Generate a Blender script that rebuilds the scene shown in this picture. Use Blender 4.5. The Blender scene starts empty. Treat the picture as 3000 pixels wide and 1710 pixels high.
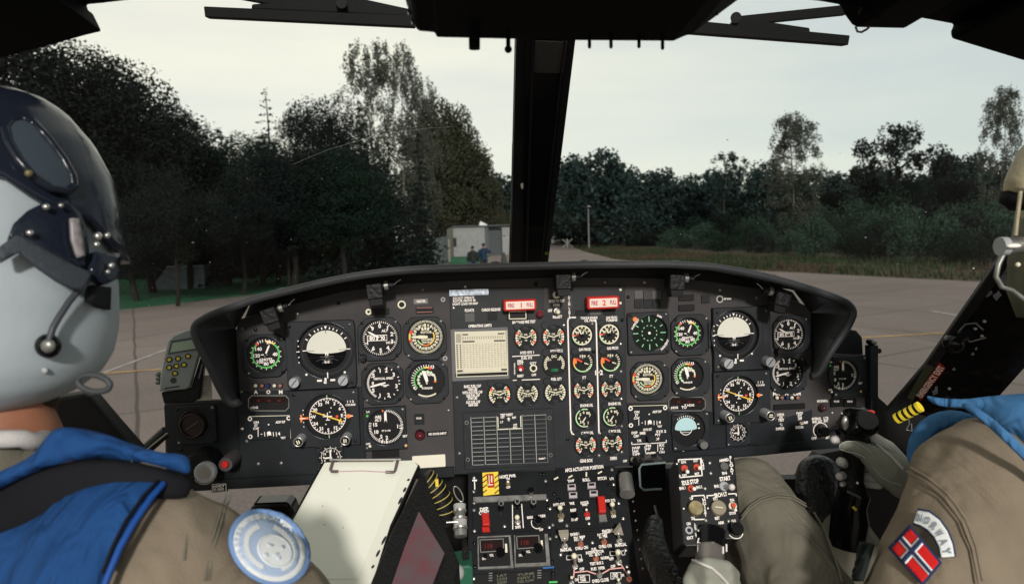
import bpy, math, random
from mathutils import Vector, Matrix
R = math.radians
sc = bpy.context.scene
col = sc.collection
random.seed(7)
# ------------------------------------------------------------ camera
F = 2000.0
CAM = Vector((0, 0, 2.1))
yaw, pit, rol = R(5), R(4.57), R(1.8)
fw = Vector((math.sin(yaw)*math.cos(pit), math.cos(yaw)*math.cos(pit), -math.sin(pit)))
r0 = Vector((math.cos(yaw), -math.sin(yaw), 0)); u0 = r0.cross(fw)
rt = r0*math.cos(rol) - u0*math.sin(rol); up = r0*math.sin(rol) + u0*math.cos(rol)
def ray(px, py): return fw + rt*((px-1500)/F) - up*((py-855)/F)
def P(px, py, Y): d = ray(px, py); return CAM + d*(Y/d.y)
def PD(px, py, d): return CAM + ray(px, py)*d
def G(px, py, z=0.0):
    d = ray(px, py); return CAM + d*((z-CAM.z)/d.z)
def depth(p): return (Vector(p)-CAM).dot(fw)
def AT(px, D, z=0.0):
    """point at height z, seen in column px, D metres ahead"""
    lo = P(px, 690, D); return Vector((lo.x, D, z))
cd = bpy.data.cameras.new("camera"); cam = bpy.data.objects.new("camera", cd); col.objects.link(cam)
cam.matrix_world = Matrix(((rt.x, up.x, -fw.x, CAM.x), (rt.y, up.y, -fw.y, CAM.y), (rt.z, up.z, -fw.z, CAM.z), (0, 0, 0, 1)))
cd.lens = 24; cd.sensor_width = 36; cd.clip_start = 0.05; cd.clip_end = 3000
cd.dof.use_dof = True; cd.dof.focus_distance = 1.38; cd.dof.aperture_fstop = 5.8
sc.camera = cam
sc.view_settings.view_transform = 'Standard'; sc.view_settings.look = 'None'
sc.view_settings.exposure = 0; sc.view_settings.gamma = 1
sc.cycles.use_denoising = True
sc.cycles.max_bounces = 6; sc.cycles.transparent_max_bounces = 12
# ------------------------------------------------------------ materials
MATS = {}
def mat(name, c, rough=.6, metal=0, spec=.22, bump=0, bscale=200, var=0, vscale=30, fold=0, fscale=10, emit=None, stretch=None):
    if name in MATS: return MATS[name]
    m = bpy.data.materials.new(name); m.use_nodes = True; n = m.node_tree.nodes; l = m.node_tree.links
    b = n['Principled BSDF']; b.inputs['Base Color'].default_value = (*c, 1); b.inputs['Roughness'].default_value = rough
    b.inputs['Metallic'].default_value = metal; b.inputs['Specular IOR Level'].default_value = spec
    if emit: b.inputs['Emission Color'].default_value = (*emit[:3], 1); b.inputs['Emission Strength'].default_value = emit[3]
    if bump or var:
        tc = n.new('ShaderNodeNewGeometry'); src = tc.outputs['Position']
        if stretch:
            mp = n.new('ShaderNodeMapping'); mp.inputs['Scale'].default_value = stretch; l.new(src, mp.inputs[0]); src = mp.outputs[0]
    if var:
        nz = n.new('ShaderNodeTexNoise'); nz.inputs['Scale'].default_value = vscale; nz.inputs['Detail'].default_value = 5; l.new(src, nz.inputs['Vector'])
        rp = n.new('ShaderNodeValToRGB'); rp.color_ramp.elements[0].position = .3; rp.color_ramp.elements[1].position = .7
        rp.color_ramp.elements[0].color = (*[x*(1-var) for x in c], 1); rp.color_ramp.elements[1].color = (*[min(1, x*(1+var)) for x in c], 1)
        l.new(nz.outputs[0], rp.inputs[0]); l.new(rp.outputs[0], b.inputs['Base Color'])
    if bump:
        nb = n.new('ShaderNodeTexNoise'); nb.inputs['Scale'].default_value = bscale; nb.inputs['Detail'].default_value = 3; l.new(src, nb.inputs['Vector'])
        bp = n.new('ShaderNodeBump'); bp.inputs['Strength'].default_value = bump; bp.inputs['Distance'].default_value = .3/bscale*2
        l.new(nb.outputs[0], bp.inputs['Height']); l.new(bp.outputs[0], b.inputs['Normal'])
        if fold:
            nf = n.new('ShaderNodeTexNoise'); nf.inputs['Scale'].default_value = fscale; nf.inputs['Detail'].default_value = 2; nf.inputs['Distortion'].default_value = 1.6; mf = n.new('ShaderNodeMapping'); mf.inputs['Scale'].default_value = (1.6, 1.0, .55); mf.inputs['Rotation'].default_value = (.4, .5, .6)
            l.new(src, mf.inputs[0]); l.new(mf.outputs[0], nf.inputs['Vector']); b2 = n.new('ShaderNodeBump'); b2.inputs['Strength'].default_value = fold; b2.inputs['Distance'].default_value = .03; l.new(nf.outputs[0], b2.inputs['Height']); l.new(b2.outputs[0], bp.inputs['Normal'])
    MATS[name] = m; return m
charcoal = mat('charcoal_paint', (.046, .042, .044), .62, bump=.25, bscale=900, var=.22, vscale=9)
navy = mat('blue_black_paint', (.010, .012, .015), .5, bump=.2, bscale=900, var=.25, vscale=14)
bezelm = mat('bezel_paint', (.018, .020, .024), .45, bump=.15, bscale=1200, var=.2, vscale=25)
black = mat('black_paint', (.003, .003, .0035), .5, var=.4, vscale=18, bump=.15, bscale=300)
blackg = mat('gloss_black', (.004, .004, .005), .18)
dialm = mat('dial_black', (.005, .005, .006), .55)
white = mat('white_marking', (.86, .80, .76), .6)
cream = mat('cream_marking', (.72, .68, .52), .6)
green = mat('green_marking', (.10, .50, .10), .6)
lgreen = mat('pale_green_marking', (.45, .72, .38), .6)
yellow = mat('yellow_marking', (.85, .55, .08), .6)
red = mat('red_marking', (.72, .07, .035), .5)
orange = mat('orange_marking', (.85, .22, .05), .5)
redp = mat('red_plastic', (.42, .02, .015), .35)
redb = mat('bright_red_plastic', (.48, .022, .016), .3)
grey = mat('grey_knob', (.33, .34, .36), .45)
silver = mat('silver_metal', (.5, .49, .47), .3, metal=.85)
steel = mat('worn_steel', (.22, .22, .21), .4, metal=.6, var=.4, vscale=60)
greym = mat('grey_line', (.16, .16, .16), .6)
greyd = mat('dark_grey_line', (.09, .09, .09), .6)
paper = mat('paper', (.66, .66, .58), .8, var=.015, vscale=40)
brass = mat('brass_knob', (.20, .165, .09), .45, metal=.4, var=.4, vscale=120)
bluem = mat('blue_plastic', (.02, .06, .3), .4)
amber = mat('amber_lamp', (.75, .42, .2), .4)
ballw = mat('horizon_sky_face', (.62, .62, .55), .5)
ballb = mat('horizon_blue_face', (.42, .62, .66), .5)
lcd = mat('lcd_green', (.30, .38, .29), .3)
rubber = mat('black_rubber', (.006, .006, .007), .5, bump=.5, bscale=150)
# ------------------------------------------------------------ mesh builder
class MB:
    def __init__(s): s.v = []; s.f = []; s.mi = []; s.sm = []; s.mats = []
    def add(s, vs, fs, m, smooth=False, M=None):
        o = len(s.v)
        if M is not None: vs = [M @ Vector(v) for v in vs]
        s.v += [Vector(v) for v in vs]; s.f += [[i+o for i in f] for f in fs]
        if m not in s.mats: s.mats.append(m)
        k = s.mats.index(m); s.mi += [k]*len(fs); s.sm += [smooth]*len(fs); return s
    def poly(s, pts, z, m, M=None): return s.add([(x, y, z) for x, y in pts], [list(range(len(pts)))], m, False, M)
    def box(s, c, d, m, M=None):
        x, y, z = c; a, b, e = d[0]/2, d[1]/2, d[2]/2
        vs = [(x+i*a, y+j*b, z+k*e) for i in (-1, 1) for j in (-1, 1) for k in (-1, 1)]
        return s.add(vs, [[0,1,3,2],[4,6,7,5],[0,4,5,1],[2,3,7,6],[0,2,6,4],[1,5,7,3]], m, False, M)
    def prism(s, pts, z0, z1, m, M=None, ch=0, smooth=False):
        n = len(pts); lays = [(pts, z0), (pts, z1-ch)]
        if ch: lays.append((inset(pts, ch), z1))
        vs = []; fs = []
        for ps, z in lays: vs += [(x, y, z) for x, y in ps]
        for k in range(len(lays)-1):
            for i in range(n): j = (i+1) % n; fs.append([k*n+i, k*n+j, (k+1)*n+j, (k+1)*n+i])
        fs.append(list(range(n))[::-1]); fs.append([(len(lays)-1)*n+i for i in range(n)])
        return s.add(vs, fs, m, smooth, M)
    def hull2(s, A, B, m, M=None):
        """closed solid between two same-length 3D outlines"""
        n = len(A); fs = [[i, (i+1) % n, n+(i+1) % n, n+i] for i in range(n)] + [list(range(n))[::-1], [n+i for i in range(n)]]
        return s.add(list(A)+list(B), fs, m, False, M)
    def lathe(s, prof, m, M=None, n=24, smooth=True, cap=True):
        vs = []; fs = []
        for r_, z in prof:
            for i in range(n): a = 2*math.pi*i/n; vs.append((r_*math.cos(a), r_*math.sin(a), z))
        k = len(prof)
        for j in range(k-1):
            for i in range(n): i2 = (i+1) % n; fs.append([j*n+i, j*n+i2, (j+1)*n+i2, (j+1)*n+i])
        s.add(vs, fs, m, smooth, M)
        if cap:
            for j in (0, k-1):
                if prof[j][0] > 1e-6: s.add([vs[j*n+i] for i in range(n)], [list(range(n))], m, False, M)
        return s
    def cyl(s, p0, p1, r0_, r1_=None, m=None, n=16, smooth=True):
        p0, p1 = Vector(p0), Vector(p1); d = p1-p0
        return s.lathe([(r0_, 0), (r0_ if r1_ is None else r1_, d.length)], m, frame(p0, d), n, smooth)
    def ball(s, c, r_, m, n=14, M=None):
        if not hasattr(r_, '__len__'): r_ = (r_,)*3
        k = n//2+1; T = Matrix.Translation(c) @ Matrix.Diagonal((*r_, 1)); T = M @ T if M is not None else T
        return s.lathe([(math.sin(math.pi*j/k), -math.cos(math.pi*j/k)) for j in range(k+1)], m, T, n, True, False)
    def tube(s, pts, rr, m, n=10, caps=True):
        pts = [Vector(p) for p in pts]; k = len(pts)
        if not hasattr(rr, '__len__'): rr = [rr]*k
        vs = []; fs = []; prev = None
        for i, p in enumerate(pts):
            t = (pts[min(i+1, k-1)]-pts[max(i-1, 0)]).normalized()
            a = t.orthogonal().normalized() if prev is None else (prev - t*prev.dot(t)).normalized()
            prev = a; b = t.cross(a)
            vs += [p + (a*math.cos(2*math.pi*j/n) + b*math.sin(2*math.pi*j/n))*rr[i] for j in range(n)]
        for i in range(k-1):
            for j in range(n): j2 = (j+1) % n; fs.append([i*n+j, i*n+j2, (i+1)*n+j2, (i+1)*n+j])
        s.add(vs, fs, m, True)
        if caps: s.add(vs[:n], [list(range(n))[::-1]], m); s.add(vs[-n:], [list(range(n))], m)
        return s
    def loft(s, secs, m, n=20, e=2.0):
        """secs: (centre, half-axis a, half-axis b)"""
        vs = []; fs = []; k = len(secs)
        for c, a, b in secs:
            for j in range(n):
                t = 2*math.pi*j/n; cc, ss = math.cos(t), math.sin(t)
                vs.append(Vector(c) + Vector(a)*math.copysign(abs(cc)**(2/e), cc) + Vector(b)*math.copysign(abs(ss)**(2/e), ss))
        for i in range(k-1):
            for j in range(n): j2 = (j+1) % n; fs.append([i*n+j, i*n+j2, (i+1)*n+j2, (i+1)*n+j])
        fs += [list(range(n))[::-1], [(k-1)*n+j for j in range(n)]]
        return s.add(vs, fs, m, True)
    def capsule(s, p0, p1, a, b, m=None, n=20):
        p0, p1 = Vector(p0), Vector(p1); d = p1-p0; L = d.length; pr = []
        for j in range(7): t = math.pi/2*j/6; pr.append((a*math.sin(t), -a*math.cos(t)))
        for j in range(7): t = math.pi/2*j/6; pr.append((b*math.cos(t), L+b*math.sin(t)))
        pr[0] = (1e-5, pr[0][1]); pr[-1] = (1e-5, pr[-1][1])
        return s.lathe(pr, m, frame(p0, d), n, True, True)
    def text(s, t, x, y, h, m, z, M, w=None, rot=0, al='C'):
        vs, fs, tw = glyphs(t)
        if not vs: return s
        sx = (w/tw) if w else h/.7; sy = h/.7; c, q = math.cos(R(rot)), math.sin(R(rot)); out = []
        for a, b in vs:
            a = (a-tw/2)*sx if al == 'C' else a*sx; b = (b-.35)*sy; out.append((x+a*c-b*q, y+a*q+b*c, z))
        return s.add(out, fs, m, False, M)
def inset(pts, d):
    n = len(pts); out = []; A = sum(pts[i][0]*pts[(i+1) % n][1]-pts[(i+1) % n][0]*pts[i][1] for i in range(n)); sg = 1 if A > 0 else -1
    for i in range(n):
        a, b, c = Vector(pts[i-1]), Vector(pts[i]), Vector(pts[(i+1) % n])
        e1 = (b-a).normalized(); e2 = (c-b).normalized(); n1 = Vector((-e1.y, e1.x))*sg; n2 = Vector((-e2.y, e2.x))*sg
        q = n1+n2; q = q/max(q.length_squared/2, .5); out.append((b.x+q.x*d, b.y+q.y*d))
    return out
def frame(o, d, x=None):
    d = Vector(d).normalized(); a = (Vector(x)-d*Vector(x).dot(d)).normalized() if x is not None else d.orthogonal().normalized(); b = d.cross(a)
    return Matrix(((a.x, b.x, d.x, o[0]), (a.y, b.y, d.y, o[1]), (a.z, b.z, d.z, o[2]), (0, 0, 0, 1)))
_g = {}
def glyphs(t):
    if t in _g: return _g[t]
    c = bpy.data.curves.new('t', 'FONT'); c.body = t; c.size = 1; c.resolution_u = 2; c.offset = .036
    o = bpy.data.objects.new('t', c); me = o.to_mesh()
    vs = [(v.co.x, v.co.y) for v in me.vertices]; fs = [list(p.vertices) for p in me.polygons]
    tw = max([v[0] for v in vs] or [1]); o.to_mesh_clear(); bpy.data.objects.remove(o); bpy.data.curves.remove(c)
    _g[t] = (vs, fs, tw); return _g[t]
def rrect(w, h, r_, cx=0, cy=0, n=4):
    out = []
    for k, (sx, sy) in enumerate(((1, 1), (-1, 1), (-1, -1), (1, -1))):
        for i in range(n+1):
            a = math.pi/2*(k+i/n); out.append((cx+sx*(w/2-r_)+r_*math.cos(a), cy+sy*(h/2-r_)+r_*math.sin(a)))
    return out
def circ(r_, n=32, cx=0, cy=0): return [(cx+r_*math.cos(2*math.pi*i/n), cy+r_*math.sin(2*math.pi*i/n)) for i in range(n)]
# ------------------------------------------------------------ objects
WO = {}
def wo(o): return WO.get(o, Vector((0, 0, 0)))
def thing(name, label, cat, loc, group=None):
    o = bpy.data.objects.new(name, None); col.objects.link(o); o.location = loc; o.empty_display_size = .1
    o['label'] = label; o['category'] = cat; WO[o] = Vector(loc)
    if group: o['group'] = group
    return o
def build(mb, name, parent=None, label=None, cat=None, group=None, kind=None, origin=None):
    if origin is None:
        n = len(mb.v); origin = sum(mb.v, Vector())/n
    me = bpy.data.meshes.new(name); me.from_pydata([tuple(v-origin) for v in mb.v], [], mb.f)
    for m in mb.mats: me.materials.append(m)
    me.polygons.foreach_set('material_index', mb.mi); me.polygons.foreach_set('use_smooth', mb.sm); me.update()
    o = bpy.data.objects.new(name, me); col.objects.link(o); WO[o] = Vector(origin)
    if parent is not None: o.parent = parent; o.location = Vector(origin)-wo(parent)
    else: o.location = origin
    if label: o['label'] = label
    if cat: o['category'] = cat
    if group: o['group'] = group
    if kind: o['kind'] = kind
    return o
def bevel(o, w=.003, seg=2, ang=40):
    b = o.modifiers.new('b', 'BEVEL'); b.width = w; b.segments = seg; b.limit_method = 'ANGLE'; b.angle_limit = R(ang); return o
def blobify(o, voxel=.008, it=6, disp=0, dscale=.08):
    m = o.modifiers.new('r', 'REMESH'); m.mode = 'VOXEL'; m.voxel_size = voxel; m.use_smooth_shade = True
    if it: s_ = o.modifiers.new('s', 'SMOOTH'); s_.iterations = it; s_.factor = .5
    if disp:
        t = bpy.data.textures.new('folds', 'CLOUDS'); t.noise_scale = dscale; t.noise_depth = 1
        d = o.modifiers.new('d', 'DISPLACE'); d.texture = t; d.strength = disp; d.mid_level = .5; d.texture_coords = 'LOCAL'
    return o
# ------------------------------------------------------------ sky and sun
w = bpy.data.worlds.new("World"); sc.world = w; w.use_nodes = True
n = w.node_tree.nodes; l = w.node_tree.links; bg = n['Background']
SUN_EL, SUN_AZ = 22, 177          # degrees, azimuth clockwise from +y (ahead)
sky = n.new('ShaderNodeTexSky'); sky.sky_type = 'NISHITA'; sky.sun_disc = False; sky.sun_elevation = R(SUN_EL); sky.sun_rotation = R(SUN_AZ)
tc = n.new('ShaderNodeTexCoord'); mp = n.new('ShaderNodeMapping'); mp.inputs['Scale'].default_value = (1.2, 1.2, 7); l.new(tc.outputs['Generated'], mp.inputs[0])
nz = n.new('ShaderNodeTexNoise'); nz.inputs['Scale'].default_value = 1.6; nz.inputs['Detail'].default_value = 6; nz.inputs['Roughness'].default_value = .5; l.new(mp.outputs[0], nz.inputs[0])
rp = n.new('ShaderNodeValToRGB'); rp.color_ramp.elements[0].position = .32; rp.color_ramp.elements[1].position = .66
rp.color_ramp.elements[0].color = (6.1, 6.2, 5.7, 1); rp.color_ramp.elements[1].color = (7.35, 7.2, 6.05, 1); l.new(nz.outputs[0], rp.inputs[0])
sp = n.new('ShaderNodeSeparateXYZ'); l.new(tc.outputs['Generated'], sp.inputs[0])
mr = n.new('ShaderNodeMapRange'); mr.inputs[1].default_value = -.15; mr.inputs[2].default_value = .75; l.new(sp.outputs[0], mr.inputs[0])
thin = n.new('ShaderNodeMix'); thin.data_type = 'RGBA'; l.new(mr.outputs[0], thin.inputs[0]); thin.inputs[6].default_value = (1.04, 1.03, .99, 1); thin.inputs[7].default_value = (.72, .80, .86, 1)
ml = n.new('ShaderNodeMix'); ml.data_type = 'RGBA'; ml.blend_type = 'MULTIPLY'; ml.inputs[0].default_value = 1; l.new(rp.outputs[0], ml.inputs[6]); l.new(thin.outputs[2], ml.inputs[7])
mx = n.new('ShaderNodeMix'); mx.data_type = 'RGBA'; mx.inputs[0].default_value = .9; l.new(sky.outputs[0], mx.inputs[6]); l.new(ml.outputs[2], mx.inputs[7])
l.new(mx.outputs[2], bg.inputs[0]); bg.inputs[1].default_value = .142
sd = bpy.data.lights.new("sun", 'SUN'); sd.energy = 3.3; sd.angle = R(5); sd.color = (1, .95, .88)
so = bpy.data.objects.new("sun", sd); col.objects.link(so)
sv = Vector((math.sin(R(SUN_AZ))*math.cos(R(SUN_EL)), math.cos(R(SUN_AZ))*math.cos(R(SUN_EL)), math.sin(R(SUN_EL))))
so.rotation_euler = sv.to_track_quat('Z', 'Y').to_euler(); so.location = sv*20
# ============================================================ OUTSIDE
def noise_mat(name, c1, c2, scale, rough=.9, bump=0, bs=50, extra=None):
    m = bpy.data.materials.new(name); m.use_nodes = True; n = m.node_tree.nodes; l = m.node_tree.links; b = n['Principled BSDF']
    b.inputs['Roughness'].default_value = rough; b.inputs['Specular IOR Level'].default_value = .2
    g = n.new('ShaderNodeNewGeometry'); a = n.new('ShaderNodeTexNoise'); a.inputs['Scale'].default_value = scale; a.inputs['Detail'].default_value = 8; a.inputs['Roughness'].default_value = .65
    l.new(g.outputs['Position'], a.inputs[0]); r = n.new('ShaderNodeValToRGB'); r.color_ramp.elements[0].position = .3; r.color_ramp.elements[1].position = .7
    r.color_ramp.elements[0].color = (*c1, 1); r.color_ramp.elements[1].color = (*c2, 1); l.new(a.outputs[0], r.inputs[0]); out = r.outputs[0]
    if extra: out = extra(n, l, g, out)
    l.new(out, b.inputs['Base Color'])
    if bump:
        q = n.new('ShaderNodeTexNoise'); q.inputs['Scale'].default_value = bs; l.new(g.outputs['Position'], q.inputs[0]); bp = n.new('ShaderNodeBump'); bp.inputs['Strength'].default_value = bump
        bp.inputs['Distance'].default_value = .02; l.new(q.outputs[0], bp.inputs['Height']); l.new(bp.outputs[0], b.inputs['Normal'])
    return m
def slabs(n, l, g, col_):
    mp = n.new('ShaderNodeMapping'); mp.inputs['Rotation'].default_value = (0, 0, R(-24)); mp.inputs['Scale'].default_value = (.30, .30, .30)
    ns = n.new('ShaderNodeTexNoise'); ns.inputs['Scale'].default_value = .5; l.new(g.outputs['Position'], ns.inputs[0])
    av = n.new('ShaderNodeVectorMath'); av.operation = 'MULTIPLY_ADD'; l.new(ns.outputs['Color'], av.inputs[0]); av.inputs[1].default_value = (.10, .10, 0); l.new(g.outputs['Position'], av.inputs[2])
    l.new(av.outputs[0], mp.inputs[0]); br = n.new('ShaderNodeTexBrick'); br.offset = 0; br.inputs['Scale'].default_value = 1; br.inputs['Mortar Size'].default_value = .010; br.inputs['Mortar Smooth'].default_value = .6
    br.inputs['Brick Width'].default_value = 1; br.inputs['Row Height'].default_value = 1; br.inputs['Color1'].default_value = (.93, .93, .93, 1); br.inputs['Color2'].default_value = (1.07, 1.05, 1.05, 1); br.inputs['Mortar'].default_value = (.45, .45, .45, 1)
    l.new(mp.outputs[0], br.inputs[0])
    st = n.new('ShaderNodeTexNoise'); st.inputs['Scale'].default_value = 26; st.inputs['Detail'].default_value = 6; l.new(g.outputs['Position'], st.inputs[0]); sr = n.new('ShaderNodeMapRange'); sr.inputs[1].default_value = .3; sr.inputs[2].default_value = .7; sr.inputs[3].default_value = .8; sr.inputs[4].default_value = 1.2; l.new(st.outputs[0], sr.inputs[0])
    a = n.new('ShaderNodeMix'); a.data_type = 'RGBA'; a.blend_type = 'MULTIPLY'; a.inputs[0].default_value = 1; l.new(col_, a.inputs[6]); l.new(br.outputs[0], a.inputs[7])
    b = n.new('ShaderNodeVectorMath'); b.operation = 'SCALE'; l.new(a.outputs[2], b.inputs[0]); l.new(sr.outputs[0], b.inputs[3]); return b.outputs[0]
tarmac = noise_mat('apron_concrete', (.108, .091, .085), (.165, .138, .128), .16, .9, .3, 60, slabs)
lawnm = noise_mat('lawn', (.006, .055, .026), (.009, .08, .034), .8, 1)
vergem = noise_mat('verge', (.022, .028, .014), (.060, .038, .026), .5, 1)
earthm = noise_mat('forest_floor', (.010, .012, .008), (.02, .02, .012), .8, 1)
mb = MB().add([(-900, -60, -.02), (900, -60, -.02), (900, 1600, -.02), (-900, 1600, -.02)], [[0, 1, 2, 3]], earthm); build(mb, 'ground', kind='structure')
def sheet(name, pts, z, m, kind='structure'):
    mb = MB(); mb.add([(p[0], p[1], z) for p in pts], [list(range(len(pts)))], m); return build(mb, name, kind=kind)
# apron reaches behind the aircraft; the left lawn edge and the right verge edge bound it ahead
LE = [G(-400, 955), G(340, 908), G(450, 897), G(594, 880), G(810, 856), G(1000, 832), G(1200, 806), G(1400, 780), G(1440, 745)]
RE = [G(1640, 717), G(1679, 724), G(1716, 738), G(1800, 759), G(1950, 775), G(2157, 790), G(2391, 801), G(2626, 813), G(2877, 825), G(3200, 840)]
apron = [Vector((-60, -60, 0)), Vector((60, -60, 0)), Vector((60, RE[-1].y*.9, 0))] + RE[::-1] + [G(1660, 705), G(1580, 705)] + LE[::-1] + [Vector((-60, LE[0].y, 0))]
sheet('apron', apron, 0, tarmac)
sheet('lawn', [p for p in LE] + [G(1440, 735), G(1300, 748), G(1000, 770), G(600, 790), G(200, 800), G(-400, 815)], .004, lawnm)
sheet('verge', RE + [G(3200, 760), G(2600, 745), G(2100, 735), G(1800, 715), G(1700, 700), G(1655, 702)], .004, vergem)
def stripe(name, a, b, w_, c, lab=None):
    a, b = Vector(a), Vector(b); a.z = b.z = .008; t = (b-a).normalized(); s_ = Vector((-t.y, t.x, 0))*w_/2
    mb = MB(); N = 14
    for i in range(N+1):
        p = a.lerp(b, i/N); mb.v += [p+s_*random.uniform(.8, 1.1), p-s_*random.uniform(.8, 1.1)]
    mb.f = [[2*i, 2*i+1, 2*i+3, 2*i+2] for i in range(N)]; mb.mats = [c]; mb.mi = [0]*N; mb.sm = [False]*N
    return build(mb, name, kind='structure')
ylw = mat('faded_yellow_line', (.30, .19, .08), .9, var=.3, vscale=3); whl = mat('faded_white_line', (.26, .25, .25), .9, var=.25, vscale=4)
stripe('taxi_line', G(2480, 992), G(2860, 970), .13, ylw); stripe('taxi_line', G(200, 1102), G(500, 1080), .12, ylw)
stripe('apron_line', G(250, 1112), G(520, 1012), .08, whl); stripe('apron_line', G(2730, 912), G(2830, 928), .14, whl)
def dbase(px):
    q = [(1740, 150), (1800, 125), (2000, 80), (2300, 52), (2600, 38), (2900, 31), (3100, 29)]
    for (a_, b_), (c_, d_) in zip(q, q[1:]):
        if px <= c_: return b_+(d_-b_)*(max(px, a_)-a_)/(c_-a_)
    return 29
# ---- grass blades and weeds
def tufts(name, poly, N, h, cs, label, cat, seed=1):
    random.seed(seed); mb = MB(); xs = [p.x for p in poly]; ys = [p.y for p in poly]; k = 0
    def inside(x, y):
        c = False; m = len(poly)
        for i in range(m):
            a, b = poly[i], poly[i-1]
            if (a.y > y) != (b.y > y) and x < (b.x-a.x)*(y-a.y)/(b.y-a.y)+a.x: c = not c
        return c
    for i in range(3): mb.mats.append(cs[i % len(cs)])
    while k < N:
        x, y = random.uniform(min(xs), max(xs)), random.uniform(min(ys), max(ys))
        if not inside(x, y): continue
        hh = h*random.uniform(.3, 1.2)*(.55+.45*math.sin(x*.9+y*.5)*math.sin(y*.37+1)); a = random.uniform(0, 6.28); w_ = .03+.02*hh; dx, dy = math.cos(a)*w_, math.sin(a)*w_; lx, ly = random.gauss(0, .25*hh), random.gauss(0, .25*hh)
        o = len(mb.v); mb.v += [Vector((x-dx, y-dy, 0)), Vector((x+dx, y+dy, 0)), Vector((x+lx, y+ly, hh))]; mb.f.append([o, o+1, o+2]); mb.sm.append(False)
        ph = math.sin(x*.5+math.sin(y*.3)*2)+math.sin(y*.21+x*.13)-.3; mb.mi.append(0 if ph+random.gauss(0, .7) > .3 else (1 if random.random() < .7 else 2)); k += 1
    o = build(mb, name, label=label, cat=cat, kind='stuff', origin=Vector((0, 0, 0))); return o
gb1 = mat('grass_green', (.008, .085, .040), 1, spec=.1); gb2 = mat('grass_dark', (.006, .055, .030), 1, spec=.1); gb3 = mat('grass_dry', (.050, .034, .024), 1, spec=.1); gb5 = mat('weed_dark', (.010, .024, .012), 1, spec=.1); gb4 = mat('weed_olive', (.028, .038, .018), 1, spec=.1)
near_l = [LE[0], LE[1], LE[2], LE[3], LE[4], LE[5], LE[6], LE[7], G(1300, 755), G(1000, 780), G(600, 800), G(-400, 830)]
tufts('lawn_grass', near_l, 16000, .10, (gb1, gb2, gb2), 'short dark green grass on the left lawn beyond the apron', 'grass', 3)
near_r = RE[1:] + [G(3200, 772), G(2600, 757), G(2100, 745), G(1800, 722)]
tufts('verge_weeds', near_r, 22000, .5, (gb3, gb4, gb5), 'tall dry reddish grass and weeds along the right edge of the apron', 'weeds', 4)
# ---- foliage
def leafmat(name, c, var=.35):
    m = bpy.data.materials.new(name); m.use_nodes = True; n = m.node_tree.nodes; l = m.node_tree.links; b = n['Principled BSDF']
    g = n.new('ShaderNodeNewGeometry'); r = n.new('ShaderNodeValToRGB'); r.color_ramp.elements[0].color = (*[x*(1-var) for x in c], 1); r.color_ramp.elements[1].color = (*[x*(1+var) for x in c], 1)
    l.new(g.outputs['Random Per Island'], r.inputs[0]); l.new(r.outputs[0], b.inputs['Base Color']); b.inputs['Roughness'].default_value = .8; b.inputs['Specular IOR Level'].default_value = .15
    return m
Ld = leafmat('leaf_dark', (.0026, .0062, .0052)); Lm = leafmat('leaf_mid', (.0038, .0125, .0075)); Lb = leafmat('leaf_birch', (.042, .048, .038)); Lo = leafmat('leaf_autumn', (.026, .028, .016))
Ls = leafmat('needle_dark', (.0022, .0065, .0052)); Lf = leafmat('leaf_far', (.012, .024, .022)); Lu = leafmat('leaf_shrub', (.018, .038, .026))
bark = mat('bark_dark', (.008, .0075, .006), .9, var=.4, vscale=6); birchb = mat('bark_birch', (.10, .095, .085), .8, var=.6, vscale=5)
def leaf(mb, p, s_, up_=None):
    n_ = Vector((random.gauss(0, 1), random.gauss(0, 1), random.gauss(0, .8)+.5)).normalized(); a = n_.orthogonal().normalized(); a.rotate(Matrix.Rotation(random.uniform(0, 6.28), 3, n_)) ; b = n_.cross(a)
    s_ *= random.uniform(.6, 1.3); o = len(mb.v); mb.v += [p-a*s_*.5, p+b*s_*.3, p+a*s_*.6, p-b*s_*.35]; mb.f.append([o, o+1, o+2, o+3]); mb.mi.append(0); mb.sm.append(False)
def wood(H, r_, m, lean=0, limbs=0, reach=2, z0=.35):
    mb = MB(); pts = [Vector((math.sin(i*1.7)*.012*H+lean*i/6, math.cos(i*2.1)*.01*H, H*i/6)) for i in range(7)]; mb.tube(pts, [r_*(1-.14*i) for i in range(7)], m, 8)
    for k in range(limbs):
        t = random.uniform(z0, .92); i = int(t*6); b = pts[i].lerp(pts[min(i+1, 6)], t*6-i); a = random.uniform(0, 6.28); q = reach*(1.15-t)*random.uniform(.6, 1.1)
        mb.tube([b, b+Vector((math.cos(a)*q*.5, math.sin(a)*q*.5, q*.35)), b+Vector((math.cos(a)*q, math.sin(a)*q, q*.75))], [r_*.32, r_*.2, r_*.06], m, 5)
    return mb
def crown_decid(H, W, m, clumps, per, ls, low=.25, hollow=.3, cr=None):
    mb = MB(); mb.mats = [m]; cr = cr or W*.175; clumps = int(clumps*1.4); per = int(per*.9)
    for c in range(clumps):
        while 1:
            q = Vector((random.uniform(-1, 1), random.uniform(-1, 1), random.uniform(-1, 1)))
            if hollow < q.length < 1: break
        k = 1-.35*max(0, q.z); cp = Vector((q.x*W*.5*k, q.y*W*.5*k, H*(low+(1-low)*(q.z*.5+.5))-cr*.3)); r_ = cr*random.uniform(.6, 1.2)
        for i in range(per):
            d = Vector((random.gauss(0, 1), random.gauss(0, 1), random.gauss(0, .8))).normalized()*r_*random.uniform(.35, 1)**.5
            leaf(mb, cp+d, ls)
    return mb
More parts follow.
